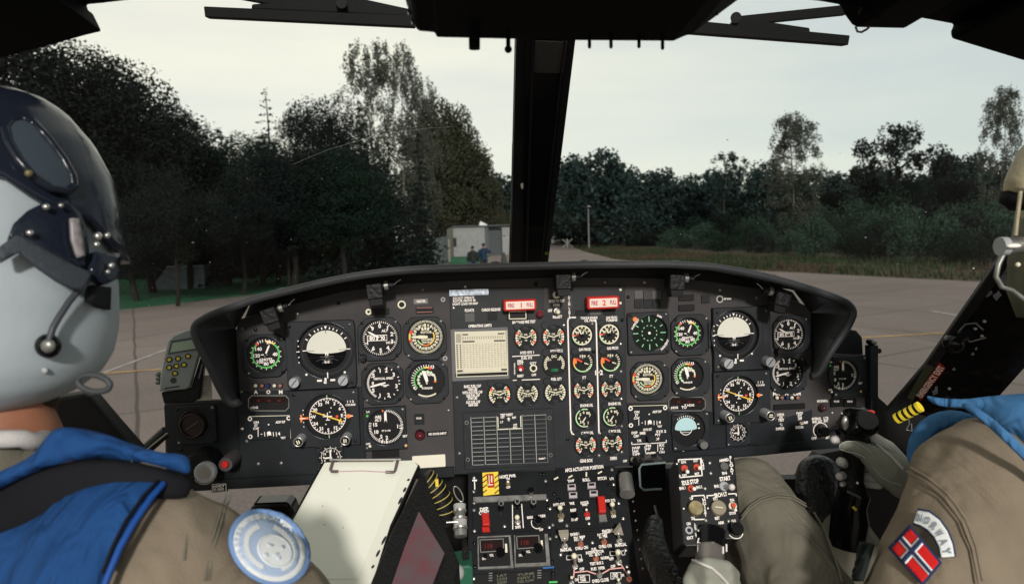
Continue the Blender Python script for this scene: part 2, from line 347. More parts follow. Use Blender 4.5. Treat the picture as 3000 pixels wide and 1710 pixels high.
def crown_spruce(H, W, m, lev=26, low=.06, ls=.3, per=15):
    mb = MB(); mb.mats = [m]
    for k in range(lev):
        t = k/(lev-1); z = H*(low+(1-low)*t); q = W*.5*(1-t)**.85+.12; nb = max(4, int(10*(1-t))+3)
        for j in range(nb):
            a = random.uniform(0, 6.28); L = q*random.uniform(.65, 1.15); dz = -.22*L
            for i in range(int(per*(.35+L/(W*.5)))):
                s_ = random.uniform(.1, 1); p = Vector((math.cos(a)*L*s_, math.sin(a)*L*s_, z+dz*s_*s_+random.gauss(0, .05))); side = Vector((-math.sin(a), math.cos(a), 0))*random.gauss(0, .13*L+.04)
                leaf(mb, p+side, ls*(.6+.6*(1-t)))
    for i in range(30): leaf(mb, Vector((random.gauss(0, .05), random.gauss(0, .05), H*random.uniform(.95, 1.03))), ls*.4)
    return mb
def crown_birch(H, W, m, n_=150, per=55, ls=.11, low=.3):
    mb = MB(); mb.mats = [m]
    for k in range(n_):
        t = random.uniform(0, 1)**.8; z = H*(low+(1.02-low)*t); a = random.uniform(0, 6.28); q = W*.5*math.sin(math.pi*min(1, (1-t)*.8+.14))*random.uniform(.15, 1)
        p = Vector((math.cos(a)*q, math.sin(a)*q, z)); L = random.uniform(.5, 1)*H*.09
        for i in range(per):
            s_ = random.random(); leaf(mb, p+Vector((math.cos(a)*.25*s_+random.gauss(0, .14), math.sin(a)*.25*s_+random.gauss(0, .14), -L*s_+random.gauss(0, .1))), ls)
    return mb
PROTO = {}
def proto(key, wmb, cmb):
    a = build(wmb, 'trunk', origin=Vector((0, 0, 0))); b = build(cmb, 'crown', origin=Vector((0, 0, 0))); PROTO[key] = (a.data, b.data); bpy.data.objects.remove(a); bpy.data.objects.remove(b)
random.seed(11)
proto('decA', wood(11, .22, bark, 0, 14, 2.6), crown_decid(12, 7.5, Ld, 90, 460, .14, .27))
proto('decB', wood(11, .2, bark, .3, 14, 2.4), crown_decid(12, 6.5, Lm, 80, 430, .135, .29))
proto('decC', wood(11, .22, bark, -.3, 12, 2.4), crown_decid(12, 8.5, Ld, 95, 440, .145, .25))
proto('aut', wood(11, .2, bark, 0, 12, 2.4), crown_decid(12, 7.5, Lo, 90, 260, .24, .10, cr=1.2))
proto('spr', wood(11.5, .18, bark), crown_spruce(12, 5.4, Ls))
proto('thinspr', wood(11.8, .10, bark), crown_spruce(12, 2.6, Ls, 20, .3, .22, 6))
proto('bir', wood(11.5, .13, birchb, .2, 10, 1.8), crown_birch(12, 6.5, Lb, 210, 60, .15, .2))
proto('bir2', wood(11.5, .11, birchb, .2, 8, 1.5), crown_birch(12, 4.6, Lb, 210, 70, .15, .16))
proto('oak', wood(10, .3, bark, .1, 24, 4.2, .3), crown_decid(12, 11, Ld, 46, 110, .32, .28, .55, 1.0))
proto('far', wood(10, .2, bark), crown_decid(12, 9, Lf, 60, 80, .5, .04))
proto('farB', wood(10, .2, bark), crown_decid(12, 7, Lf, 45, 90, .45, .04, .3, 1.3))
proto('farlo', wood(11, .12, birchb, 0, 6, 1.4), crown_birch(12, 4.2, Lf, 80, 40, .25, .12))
proto('trunky', wood(8, .17, bark, .4, 10, 2.2, .25), crown_decid(11, 7.5, Ld, 60, 400, .14, .42))
shr = []
for k in range(4):
    random.seed(40+k); m_ = crown_decid(4, 5, (Lu, Lm, Ld, Lu)[k], 34, 95, .20, .0, .2, .95); b = build(m_, 'foliage', origin=Vector((0, 0, 0))); shr.append(b.data); bpy.data.objects.remove(b)
def tree(key, px, top, D, sx=1.0, label='', name='tree', group=None, rz=None):
    base = AT(px, D); topz = P(px, top, D).z; s_ = topz/12.0
    t = thing(name, label, 'tree', base, group); t.rotation_euler.z = random.uniform(0, 6.28) if rz is None else rz; t.scale = (s_*sx, s_*sx, s_)
    for nm, me in zip(('trunk', 'crown'), PROTO[key]):
        c = bpy.data.objects.new(nm, me); col.objects.link(c); c.parent = t
    return t
random.seed(5)
GL = 'trees of the dark wood on the left'; GR = 'trees of the far wood on the right'
tree('decA', 60, 60, 29, 1.25, 'huge dark leafy tree at the far left, its crown cut by the black roof corner', 'broadleaf_tree', GL)
tree('decC', 280, 150, 32, 1.2, 'tall dark leafy tree on the left with sky speckling through its crown', 'broadleaf_tree', GL)
tree('decA', 430, 265, 34, 1.1, 'dark leafy tree stepping down right of the tallest left crown', 'broadleaf_tree', GL)
tree('decB', 545, 335, 36, 1.2, 'dark leafy tree above the pale tent on the left lawn', 'broadleaf_tree', GL)
tree('spr', 660, 385, 38, 1.3, 'short dark spruce poking up in the dip of the left tree line', 'spruce', GL)
tree('thinspr', 802, 272, 37, 1.6, 'lone thin ragged spruce tip standing above the left wood', 'spruce', GL)
tree('decB', 760, 385, 36, 1.3, 'green leafy tree below the thin ragged spruce tip', 'broadleaf_tree', GL)
tree('decC', 950, 292, 38, .95, 'rounded dark leafy tree just left of the tall weeping birch', 'broadleaf_tree', GL)
tree('spr', 1068, 300, 38, .85, 'dark spruce at the left foot of the tall weeping birch', 'spruce', GL)
tree('bir', 1105, 135, 46, .66, 'tall airy weeping birch, highest grey green crown against the sky', 'birch', GL)
tree('bir', 1190, 140, 47, .52, 'second stem of the tall weeping birch, on its right side', 'birch', GL)
tree('bir', 1250, 235, 47, .5, 'lower right side bough tree of the weeping birch pair', 'birch', GL)
tree('spr', 1150, 405, 38, .85, 'dark spruce in front of the weeping birch, left of the pointed one', 'spruce', GL)
tree('spr', 1236, 395, 40, .85, 'pointed dark spruce with boughs reaching over the grey wall', 'spruce', GL)
tree('aut', 1345, 320, 96, .75, 'brownish autumn tree right of the weeping birch', 'broadleaf_tree', GL)
tree('aut', 1285, 300, 97, .8, 'dim brownish tree directly behind the right side of the birch', 'broadleaf_tree', GL)
tree('aut', 1440, 520, 110, .7, 'low olive tree above the roof of the grey building', 'broadleaf_tree', GL)
tree('aut', 1398, 430, 98, .75, 'small brownish autumn tree just left of the black centre post', 'broadleaf_tree', GL)
tree('decA', 860, 420, 33, 1.3, 'dark leafy tree in front of the rounded one, above the domed tents', 'broadleaf_tree', GL)
tree('decB', 1000, 430, 33, 1.3, 'mid green leafy tree above the domed tents left of the spruces', 'broadleaf_tree', GL)
tree('trunky', 505, 470, 25.5, 1.1, 'dark tree with a forked trunk in front of the pale tent', 'broadleaf_tree', GL, 0)
tree('trunky', 705, 480, 30, 1.2, 'dark tree with a straight trunk on the left lawn, right of the forked one', 'broadleaf_tree', GL, 1)
tree('trunky', 840, 500, 33, 1.1, 'slim trunked dark tree on the left lawn nearest the glareshield', 'broadleaf_tree', GL, 2)
tree('decC', 380, 470, 29, 1.3, 'low dark leafy tree right beside the pale helmet', 'broadleaf_tree', GL)
tree('decA', 620, 480, 40, 1.4, 'dark filler tree deep in the left wood behind the straight trunk', 'broadleaf_tree', GL)
tree('decC', 900, 470, 42, 1.5, 'dark filler tree deep in the left wood behind the domed tents', 'broadleaf_tree', GL)
tree('decA', 450, 430, 42, 1.5, 'dark filler tree deep in the left wood behind the forked trunk', 'broadleaf_tree', GL)
tree('decC', 1060, 480, 44, 1.2, 'dark filler tree behind the spruces near the grey wall', 'broadleaf_tree', GL)
tree('spr', 985, 400, 34, .9, 'dark spruce between the rounded tree and the weeping birch', 'spruce', GL)
# far wood ahead and right
far = [('far', 1455, 505, 190, 1.1), ('farB', 1500, 515, 190, 1.1), ('far', 1560, 500, 185, 1), ('far', 1625, 475, 185, 1), ('far', 1680, 450, 150, .9), ('farB', 1745, 420, 105, 1.0), ('far', 1815, 470, 110, .8),
       ('farB', 1880, 488, 115, .9), ('far', 1950, 492, 115, 1), ('farB', 2030, 500, 110, 1), ('far', 2095, 492, 110, .8), ('farlo', 2125, 450, 95, 1.2), ('farlo', 2165, 455, 95, 1.2), ('farB', 2235, 452, 90, .8), ('farB', 2300, 490, 95, 1),
       ('far', 2400, 492, 100, 1.2), ('farB', 2470, 497, 100, 1), ('far', 2530, 480, 105, 1), ('far', 2600, 500, 105, 1.2), ('far', 2700, 505, 100, 1), ('farB', 2790, 436, 85, .85), ('far', 2850, 445, 85, .8), ('far', 2920, 500, 80, 1), ('farB', 2985, 450, 70, 1.1)]
where = ['left of the post, nearest the autumn trees', 'hazy one just left of the black post', 'behind the black centre post', 'at the right edge of the post', 'low one between the post and the domed tallest one', 'domed tallest one right of the post',
         'right shoulder of the domed tree', 'first low one right of the domed tree', 'second low one right of the domed tree', 'third low one right of the domed tree', 'just left of the twin feathery tops', 'left of twin feathery tops', 'right of twin feathery tops',
         'rounded one left of the tall pointed birch', 'at the left foot of the pointed birch', 'at the right foot of the pointed birch', 'low one midway from pointed birch to oak', 'left of the open crowned oak', 'behind the left half of the oak', 'behind the right half of the oak',
         'round blob right of the oak', 'right half of the blob beside the oak', 'behind the thin birch at far right', 'dark one at the right frame edge']
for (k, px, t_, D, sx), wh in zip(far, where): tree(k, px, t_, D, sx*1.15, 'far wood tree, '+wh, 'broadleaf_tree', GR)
tree('bir2', 2325, 338, 62, 1.15, 'tall pointed birch with feathery outline standing above the right wood', 'birch', GR)
tree('oak', 2625, 352, 66, .86, 'broad open crowned oak with sky between its boughs, right side', 'oak', GR)
tree('bir2', 2930, 262, 52, .75, 'thin airy birch with pale trunk at the far right', 'birch', GR)
for i, (px, t_) in enumerate([(1700, 560), (1790, 565), (1890, 560), (2000, 560), (2110, 555), (2220, 550), (2330, 545), (2450, 555), (2560, 555), (2680, 550), (2800, 555), (2900, 560), (3010, 555)]):
    tree(('decB', 'decA', 'far')[i % 3], px, t_-random.uniform(0, 35), min(130, dbase(px)*1.75), 1.35, '%s middle row tree from the black post, behind the right thicket' % ('first second third fourth fifth sixth seventh eighth ninth tenth eleventh twelfth thirteenth'.split()[i]), 'broadleaf_tree', GR)
# shrubs along the right verge
k = 0
ordn = 'first second third fourth fifth sixth seventh eighth ninth tenth eleventh twelfth thirteenth fourteenth fifteenth sixteenth seventeenth'.split()
random.seed(21)
for row, (kd, tops, xs) in enumerate(((1.5, 600, range(1745, 3040, 95)), (1.22, 632, range(1765, 3060, 90)), (1.0, 668, range(1790, 3080, 88)))):
    for i, px in enumerate(xs):
        D = dbase(px)*kd+random.uniform(-1, 1); top = tops+random.uniform(-26, 20)-(12 if px > 2300 else 0)+(25 if px < 1850 else 0); base = AT(px+random.uniform(-20, 20), D); s_ = P(px, top, D).z/4
        o = bpy.data.objects.new('shrub', shr[k % 4]); col.objects.link(o); o.location = base; o.rotation_euler.z = random.uniform(0, 6.28); w_ = max(s_*.8, D*95/F/5*1.25); o.scale = (w_, w_, s_); k += 1
        o['label'] = '%s shrub from the left in the %s row of the thicket on the right' % (ordn[i], ('rear', 'middle', 'front')[row]); o['category'] = 'shrub'; o['group'] = 'shrubs of the thicket on the right'
for i, px in enumerate((1450, 1490, 1530, 1570, 1610, 1660, 1700, 1745)):
    D = 178 if px < 1650 else 150; base = AT(px, D); s_ = P(px, 655+random.uniform(-12, 8), D).z/4
    o = bpy.data.objects.new('shrub', shr[i % 4]); col.objects.link(o); o.location = base; o.rotation_euler.z = i; o.scale = (D*62/F/5*1.3,)*2+(s_*1.1,)
    o['label'] = '%s distant bush from the left closing the end of the track' % ordn[i]; o['category'] = 'shrub'; o['group'] = 'bushes at the end of the track'
# undergrowth closing the left wood
random.seed(9)
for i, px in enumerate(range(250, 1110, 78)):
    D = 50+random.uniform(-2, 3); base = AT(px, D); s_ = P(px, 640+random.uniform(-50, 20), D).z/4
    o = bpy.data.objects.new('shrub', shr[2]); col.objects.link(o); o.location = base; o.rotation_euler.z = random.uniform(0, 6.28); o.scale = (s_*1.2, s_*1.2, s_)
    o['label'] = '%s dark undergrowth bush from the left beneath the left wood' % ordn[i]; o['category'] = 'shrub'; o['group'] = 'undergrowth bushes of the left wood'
# ---- buildings, tents, van, barriers, lamp post, people
wallm = mat('pale_grey_wall', (.19, .195, .195), .8, var=.10, vscale=2); wallg = mat('grey_steel_wall', (.06, .07, .075), .7, var=.15, vscale=3); wallc = mat('beige_wall', (.17, .16, .13), .8, var=.1, vscale=2); fencem = mat('fence_board', (.055, .065, .065), .8, var=.25, vscale=4)
def slab(px0, px1, py_top, D, D1=None, th=.3, mb=None, m=None, py1=None):
    a, b = AT(px0, D), AT(px1, D1 or D); z = P(px0, py_top, D).z; z1 = P(px1, py1 or py_top, D1 or D).z; bk = Vector((0, th, 0)); mb = mb or MB()
    A = [a, b, Vector((b.x, b.y, z1)), Vector((a.x, a.y, z))]; mb.hull2(A, [p+bk for p in A], m); return mb
T = thing('storage_building', 'low pale grey flat roofed building left of the centre post with a steel door section', 'building', AT(1370, 82))
build(slab(1328, 1420, 664, 82, None, 6, None, wallm), 'wall', T); build(slab(1309, 1328, 672, 78, 82, 6, None, wallc, 664), 'side_wall', T)
build(slab(1420, 1432, 664, 82.1, None, 5.8, None, wallg), 'corner_panel', T); build(slab(1432, 1471, 668, 83, None, 5, None, wallg), 'steel_door', T); build(slab(1471, 1500, 664, 82.2, None, 5.5, None, wallm), 'end_wall', T)
mb = MB()
for i in range(9): x = AT(1434+i*4.4, 82.93); mb.box((x.x, x.y, 1.7), (.05, .06, 3.2), fencem)
build(mb, 'door_ribs', T); a = AT(1330, 81.9); mb = MB().box((a.x+.1, a.y, 1.75), (.35, .12, 1.0), black); build(mb, 'vent', T)
mb = MB(); A = [P(1403, 663, 82.5), P(1428, 663, 82.5), P(1427, 658, 82.5), P(1408, 648, 82.5)]; mb.hull2(A, [p+Vector((0, 2, 0)) for p in A], mat('white_sheet_metal', (.55, .55, .58), .6)); build(mb, 'roof_light', T)
mb = MB(); a, b = AT(1326, 81.6), AT(1502, 81.6); z = P(1370, 664, 82).z; mb.box(((a.x+b.x)/2, 81.95, z+.05), (b.x-a.x, .5, .12), wallg); build(mb, 'roof_edge', T)
T = thing('board_fence', 'weathered grey board fence with posts under the pointed spruce', 'fence', AT(1265, 50))
build(slab(1212, 1314, 712, 50, None, .08, None, fencem, 690), 'boards', T)
for px in (1214, 1240, 1266, 1290, 1314):
    a = AT(px, 49.9); z = P(px, 700, 50).z; build(MB().box((a.x, a.y-.03, z/2), (.14, .14, z), wallg if px != 1314 else wallc), 'post', T)
tentm = mat('pale_tent', (.10, .13, .15), .8, var=.3, vscale=3); tentd = mat('blue_grey_tent', (.035, .055, .065), .8, var=.4, vscale=3)
a, b, D = AT(425, 36), AT(590, 36), 36; mb = MB(); zt = P(510, 781, 36).z; lw = (b.x-a.x)
mb.hull2([(a.x, D, 0), (a.x+lw*.35, D, zt), (b.x, D, zt), (b.x, D, 0)], [(a.x, D+3, 0), (a.x+lw*.35, D+2.6, zt), (b.x, D+2.6, zt), (b.x, D+3, 0)], tentm)
T = thing('tent', 'low pale tarpaulin tent behind the forked tree trunk on the left lawn', 'tent', (a.x+lw/2, D, 0)); build(mb, 'canopy', T)
mb = MB().cyl((a.x+lw*.35, D-.06, zt), (b.x, D-.06, zt), .05, .05, mat('tent_hem', (.22, .25, .27), .7)); build(mb, 'ridge_pole', T)
for px, w_, lab in ((1000, 40, 'left domed blue grey tent under the trees behind the glareshield'), (1100, 46, 'right domed blue grey tent under the trees, near the board fence')):
    D = 40; c = AT(px, D); r_ = w_/F*D; zt = P(px, 735, D).z; mb = MB().lathe([(r_*math.cos(t*math.pi/16), zt*math.sin(t*math.pi/16)) for t in range(9)], tentd, Matrix.Translation(c), 24)
    T = thing('dome_tent', lab, 'tent', c, 'domed tents under the left trees'); build(mb, 'canopy', T)
    p = c+Vector((0, -r_*.93, 0)); mb = MB().add([p+Vector((-.35, 0, 0)), p+Vector((.4, -.02, 0)), p+Vector((.1, .25, zt*.7))], [[0, 1, 2]], mat('tent_window', (.22, .25, .27), .6)); build(mb, 'flap', T)
# van
D = 160; c = AT(1631, D); T = thing('van', 'small white van parked far down the track right of the centre post', 'van', c)
wv = mat('white_van_paint', (.62, .60, .58), .4); dk = mat('dark_glass', (.02, .025, .03), .2)
mb = MB(); prof = [(-2.2, .35), (2.2, .35), (2.2, 2.0), (-1.2, 2.1), (-1.9, 1.2), (-2.2, 1.1)]; M = Matrix(((0, 0, 1, c.x), (1, 0, 0, c.y), (0, 1, 0, 0), (0, 0, 0, 1))); mb.prism(prof, -.95, .95, wv, M); bevel(build(mb, 'body', T), .12)
build(MB().add([(-.8, -2.08, 1.22), (.8, -2.08, 1.22), (.7, -1.36, 2.0), (-.7, -1.36, 2.0)], [[0, 1, 2, 3]], dk, False, Matrix.Translation(c)), 'windscreen', T)
build(MB().box((0, -2.22, .75), (1.5, .06, .3), dk, Matrix.Translation(c)), 'grille', T); build(MB().box((0, -.2, 2.25), (1.5, 2.2, .14), redp, Matrix.Translation(c)), 'roof_rack', T)
for sx in (-.8, .8):
    build(MB().box((sx*.85, -2.24, .8), (.3, .05, .22), white, Matrix.Translation(c)), 'headlight', T)
    for sy in (-1.4, 1.4): build(MB().cyl(c+Vector((sx-.1, sy, .33)), c+Vector((sx+.1, sy, .33)), .33, .33, rubber), 'wheel', T)
def hedgehog(px, D, s_, lab):
    c = AT(px, D); T = thing('barrier', lab, 'barrier', c, 'white crossed beam barriers on the track'); m_ = mat('white_beam', (.5, .5, .48), .7); z = s_*.5
    for v in ((1, .1, .8), (-1, .1, .8), (.15, .9, .75)):
        v = Vector(v).normalized()*s_*.78; mid = c+Vector((0, 0, abs(v.z))); mb = MB(); Mx = frame(mid, v); mb.box((0, 0, 0), (.16, .16, v.length*2), m_, Mx); build(mb, 'beam', T)
hedgehog(1662, 120, 1.5, 'white crossed beam barrier beside the van, right of the centre post'); hedgehog(1480, 100, 1.35, 'white crossed beam barrier by the steel door, left of the centre post')
c = AT(1725, 100); T = thing('lamp_post', 'thin grey lamp post at the edge of the far wood, right of the van', 'lamp post', c); z = P(1725, 606, 100).z
build(MB().cyl(c, c+Vector((0, 0, z)), .09, .06, wallm, 8), 'pole', T); build(MB().box((c.x, c.y-.3, z+.05), (.3, .9, .14), whl), 'lamp_head', T)
c = AT(1474, 40); build(MB().lathe([(.22, 0), (.2, .5), (.16, .9), (.09, 1.15), (.02, 1.25)], mat('dark_bollard', (.03, .035, .03), .7), Matrix.Translation(c), 14), 'bollard', label='stubby dark bollard on the track right of the two walkers', cat='bollard')
def walker(px, D, top, tops, legsm, label, arm_up):
    c = AT(px, D); H = P(px, top, D).z; T = thing('person', label, 'person', c, None); s_ = H/1.78
    def q(x, y, z): return c+Vector((x*s_, y*s_, z*s_))
    skin = mat('skin_far', (.20, .12, .09), .7)
    mb = MB(); 
    for sx in (-1, 1):
        mb.capsule(q(sx*.1, 0, .92), q(sx*.11, sx*.1, .5), .085, .062, skin); mb.capsule(q(sx*.11, sx*.1, .5), q(sx*.12, sx*.16+.05, .08), .06, .042, skin); mb.capsule(q(sx*.12, sx*.16+.05, .05), q(sx*.12, sx*.16+.22, .04), .045, .035, skin)
    mb.capsule(q(0, 0, 1.0), q(0, .02, 1.38), .15, .16, skin); mb.capsule(q(-.12, .02, 1.4), q(.12, .02, 1.4), .09, .09, skin); mb.capsule(q(0, .02, 1.45), q(0, .03, 1.58), .055, .055, skin); mb.ball(q(0, .04, 1.67), (.08*s_, .10*s_, .115*s_), skin)
    el = {-1: (q(-.27, .02, 1.14), q(-.28, .12, .9)), 1: (q(.27, .02, 1.14), q(.28, .12, .9))}
    if arm_up: el[1] = (q(.34, .05, 1.3), q(.14, .12, 1.55))
    for sx in (-1, 1): mb.capsule(q(sx*.2, .02, 1.4), el[sx][0], .05, .042, skin); mb.capsule(el[sx][0], el[sx][1], .04, .03, skin); mb.ball(el[sx][1], (.035, .045, .06), skin)
    blobify(build(mb, 'body', T), .02, 2)
    mb = MB(); mb.capsule(q(0, 0, .98), q(0, .02, 1.37), .185, .19, tops); mb.capsule(q(-.15, .02, 1.38), q(.15, .02, 1.38), .105, .105, tops)
    for sx in (-1, 1): mb.capsule(q(sx*.21, .02, 1.38), el[sx][0], .085, .07, tops); mb.capsule(el[sx][0], el[sx][0].lerp(el[sx][1], .85), .065, .05, tops)
    blobify(build(mb, 'jacket', T), .022, 2)
    mb = MB()
    for sx in (-1, 1): mb.capsule(q(sx*.1, 0, .92), q(sx*.11, sx*.1, .5), .115, .085, legsm); mb.capsule(q(sx*.11, sx*.1, .5), q(sx*.12, sx*.16+.05, .12), .08, .065, legsm)
    blobify(build(mb, 'trousers', T), .022, 2)
    build(MB().ball(q(0, .02, 1.71), (.09*s_, .105*s_, .09*s_), black), 'hair', T)
walker(1383, 36, 721, mat('dark_jacket', (.010, .013, .012), .8), mat('jeans', (.03, .05, .10), .8), 'person in a dark jacket and jeans walking away, left of the pair', False)
walker(1415, 37, 713, mat('blue_jacket', (.007, .020, .042), .8), mat('dark_trousers', (.015, .018, .02), .8), 'person in a blue jacket raising a hand to the head, right of the pair', True)
# ============================================================ INSTRUMENT PANEL
tl = R(2.2)
PU, PV = Vector((1, 0, 0)), Vector((0, math.sin(tl), math.cos(tl))); PW = PU.cross(PV); PO = P(1572, 1100, 1.33)
PM = Matrix(((PU.x, PV.x, PW.x, PO.x), (PU.y, PV.y, PW.y, PO.y), (PU.z, PV.z, PW.z, PO.z), (0, 0, 0, 1)))
class Plane:
    def __init__(s, M): s.M = M; s.o = M.to_translation(); s.n = M.to_3x3() @ Vector((0, 0, 1)); s.u = M.to_3x3() @ Vector((1, 0, 0)); s.v = M.to_3x3() @ Vector((0, 1, 0))
    def at(s, px, py, w_=0.0):
        d = ray(px, py); q = s.o+s.n*w_; t = (q-CAM).dot(s.n)/d.dot(s.n); return CAM+d*t
    def uv(s, px, py, w_=0.0): p = s.at(px, py, w_)-s.o; return (p.dot(s.u), p.dot(s.v))
    def k(s, px, py): return depth(s.at(px, py))/F
PP = Plane(PM)
IP = thing('instrument_panel', 'wide black helicopter instrument panel with round dials under a curved glareshield', 'instrument panel', PO)
face = [(481, 1171), (486, 1440), (678, 1428), (900, 1416), (1332, 1392), (1335, 1388), (1840, 1363), (2210, 1336), (2440, 1312), (2556, 1300), (2552, 1040), (2430, 1036), (2383, 1000), (2381, 903), (2250, 847), (2050, 820), (1850, 812), (1612, 812), (1350, 820), (1187, 829), (1000, 853), (850, 892), (700, 935), (687, 981), (690, 1171)]
mb = MB().prism([PP.uv(*p) for p in face], -.012, 0, charcoal, PM); bevel(build(mb, 'face_plate', IP), .002)
def plate(name, rect, z1, m, z0=0, r_=.003, par=None, pp=PP, ch=.0008):
    x0, y0, x1, y1 = rect; a = pp.uv(x0, (y0+y1)/2); b = pp.uv(x1, (y0+y1)/2); c = pp.uv((x0+x1)/2, y0); d = pp.uv((x0+x1)/2, y1)
    cx, cy, w_, h = (a[0]+b[0])/2, (c[1]+d[1])/2, abs(b[0]-a[0]), abs(c[1]-d[1])
    mb = MB().prism(rrect(w_, h, r_, cx, cy), z0, z1, m, pp.M, ch); return (build(mb, name, par or IP) if name else mb), cx, cy, w_, h
plate('left_lower_plate', (488, 1180, 700, 1420), .0025, navy); plate('left_dash_plate', (700, 1140, 1070, 1405), .0015, navy)
mb = MB().prism([PP.uv(*p) for p in [(1317, 846), (1334, 1386), (1838, 1361), (1829, 836)]], 0, .004, bezelm, PM, .0008); build(mb, 'centre_plate', IP)
mb = MB().prism([PP.uv(*p) for p in [(1592, 842), (1593, 905), (1678, 905), (1672, 838)]], .004, .0048, charcoal, PM); build(mb, 'switch_plate', IP)
mb = MB().prism([PP.uv(*p) for p in [(1837, 1180), (1842, 1358), (2200, 1334), (2378, 1318), (2378, 1200), (2256, 1236), (2080, 1204), (1957, 1204), (1957, 1180)]], 0, .002, navy, PM); build(mb, 'right_lower_plate', IP)
# lower lip
mb = MB(); 
for a, b in (((486, 1440), (1332, 1394)), ((1845, 1362), (2556, 1300))):
    A = PP.uv(*a); B = PP.uv(*b); mb = MB().prism([A, B, (B[0], B[1]+.02), (A[0], A[1]+.02)], -.004, .006, navy, PM, .001); build(mb, 'lower_lip', IP)
class Dial:
    def __init__(s, px, py, rpx, z=.001, pp=PP, mb=None):
        s.pp = pp; s.cx, s.cy = pp.uv(px, py); s.k = rpx*pp.k(px, py); s.z = z; s.mb = mb or MB(); s.nm = MB(); s.M = pp.M
    def p(s, a, r_): a = R(a); return (s.cx+math.sin(a)*r_*s.k, s.cy+math.cos(a)*r_*s.k)
    def tick(s, a, r0_, r1_, w_, m, dz=0):
        a_ = R(a); dx, dy = math.cos(a_)*w_*s.k/2, -math.sin(a_)*w_*s.k/2; A, B = s.p(a, r0_), s.p(a, r1_)
        s.mb.poly([(A[0]-dx, A[1]-dy), (A[0]+dx, A[1]+dy), (B[0]+dx, B[1]+dy), (B[0]-dx, B[1]-dy)], s.z+dz, m, s.M); return s
    def ticks(s, a0, a1, n_, r0_, r1_, w_, m, dz=0):
        for i in range(n_): s.tick(a0+(a1-a0)*i/max(1, n_-1), r0_, r1_, w_, m, dz)
        return s
    def arc(s, a0, a1, r0_, r1_, m, dz=.0001, n_=None):
        n_ = n_ or max(3, int(abs(a1-a0)/9))
        for i in range(n_):
            b, c = a0+(a1-a0)*i/n_, a0+(a1-a0)*(i+1)/n_; s.mb.poly([s.p(b, r0_), s.p(b, r1_), s.p(c, r1_), s.p(c, r0_)], s.z+dz, m, s.M)
        return s
    def disk(s, r_, m, z=0, x=0, y=0, n_=40, mb=None): (mb or s.mb).poly(circ(r_*s.k, n_, s.cx+x*s.k, s.cy+y*s.k), s.z+z, m, s.M); return s
    def txt(s, t, x, y, h, m=white, w_=None, rot=0, z=.0002): s.mb.text(t, s.cx+x*s.k, s.cy+y*s.k, h*s.k, m, s.z+z, s.M, w_*s.k if w_ else None, rot); return s
    def nums(s, lst, r_, h, m=white):
        for a, t in lst: q = R(a); s.txt(t, math.sin(q)*r_, math.cos(q)*r_, h, m)
        return s
    def rect(s, x, y, w_, h, m, z=.0001, rot=0, mb=None):
        c, q = math.cos(R(rot)), math.sin(R(rot)); pts = [(s.cx+(x+a*c-b*q)*s.k, s.cy+(y+a*q+b*c)*s.k) for a, b in ((-w_/2, -h/2), (w_/2, -h/2), (w_/2, h/2), (-w_/2, h/2))]
        (mb or s.mb).poly(pts, s.z+z, m, s.M); return s
    def shape(s, pts, m, z=.0002, mb=None): (mb or s.mb).poly([(s.cx+x*s.k, s.cy+y*s.k) for x, y in pts], s.z+z, m, s.M); return s
    def needle(s, a, L, w_, m=white, tail=.12, z=.0025):
        q = Matrix.Rotation(-R(a), 2); pts = [q @ Vector(v) for v in ((-w_*.35, -tail), (w_*.35, -tail), (w_/2, L*.25), (w_/2, L*.8), (0, L), (-w_/2, L*.8), (-w_/2, L*.25))]
        s.nm.prism([(s.cx+v.x*s.k, s.cy+v.y*s.k) for v in pts], s.z+z, s.z+z+.0004, m, s.M); return s
    def hub(s, r_, m=blackg, z=.0028): s.nm.prism(circ(r_*s.k, 16, s.cx, s.cy), s.z+z, s.z+z+.0012, m, s.M); return s
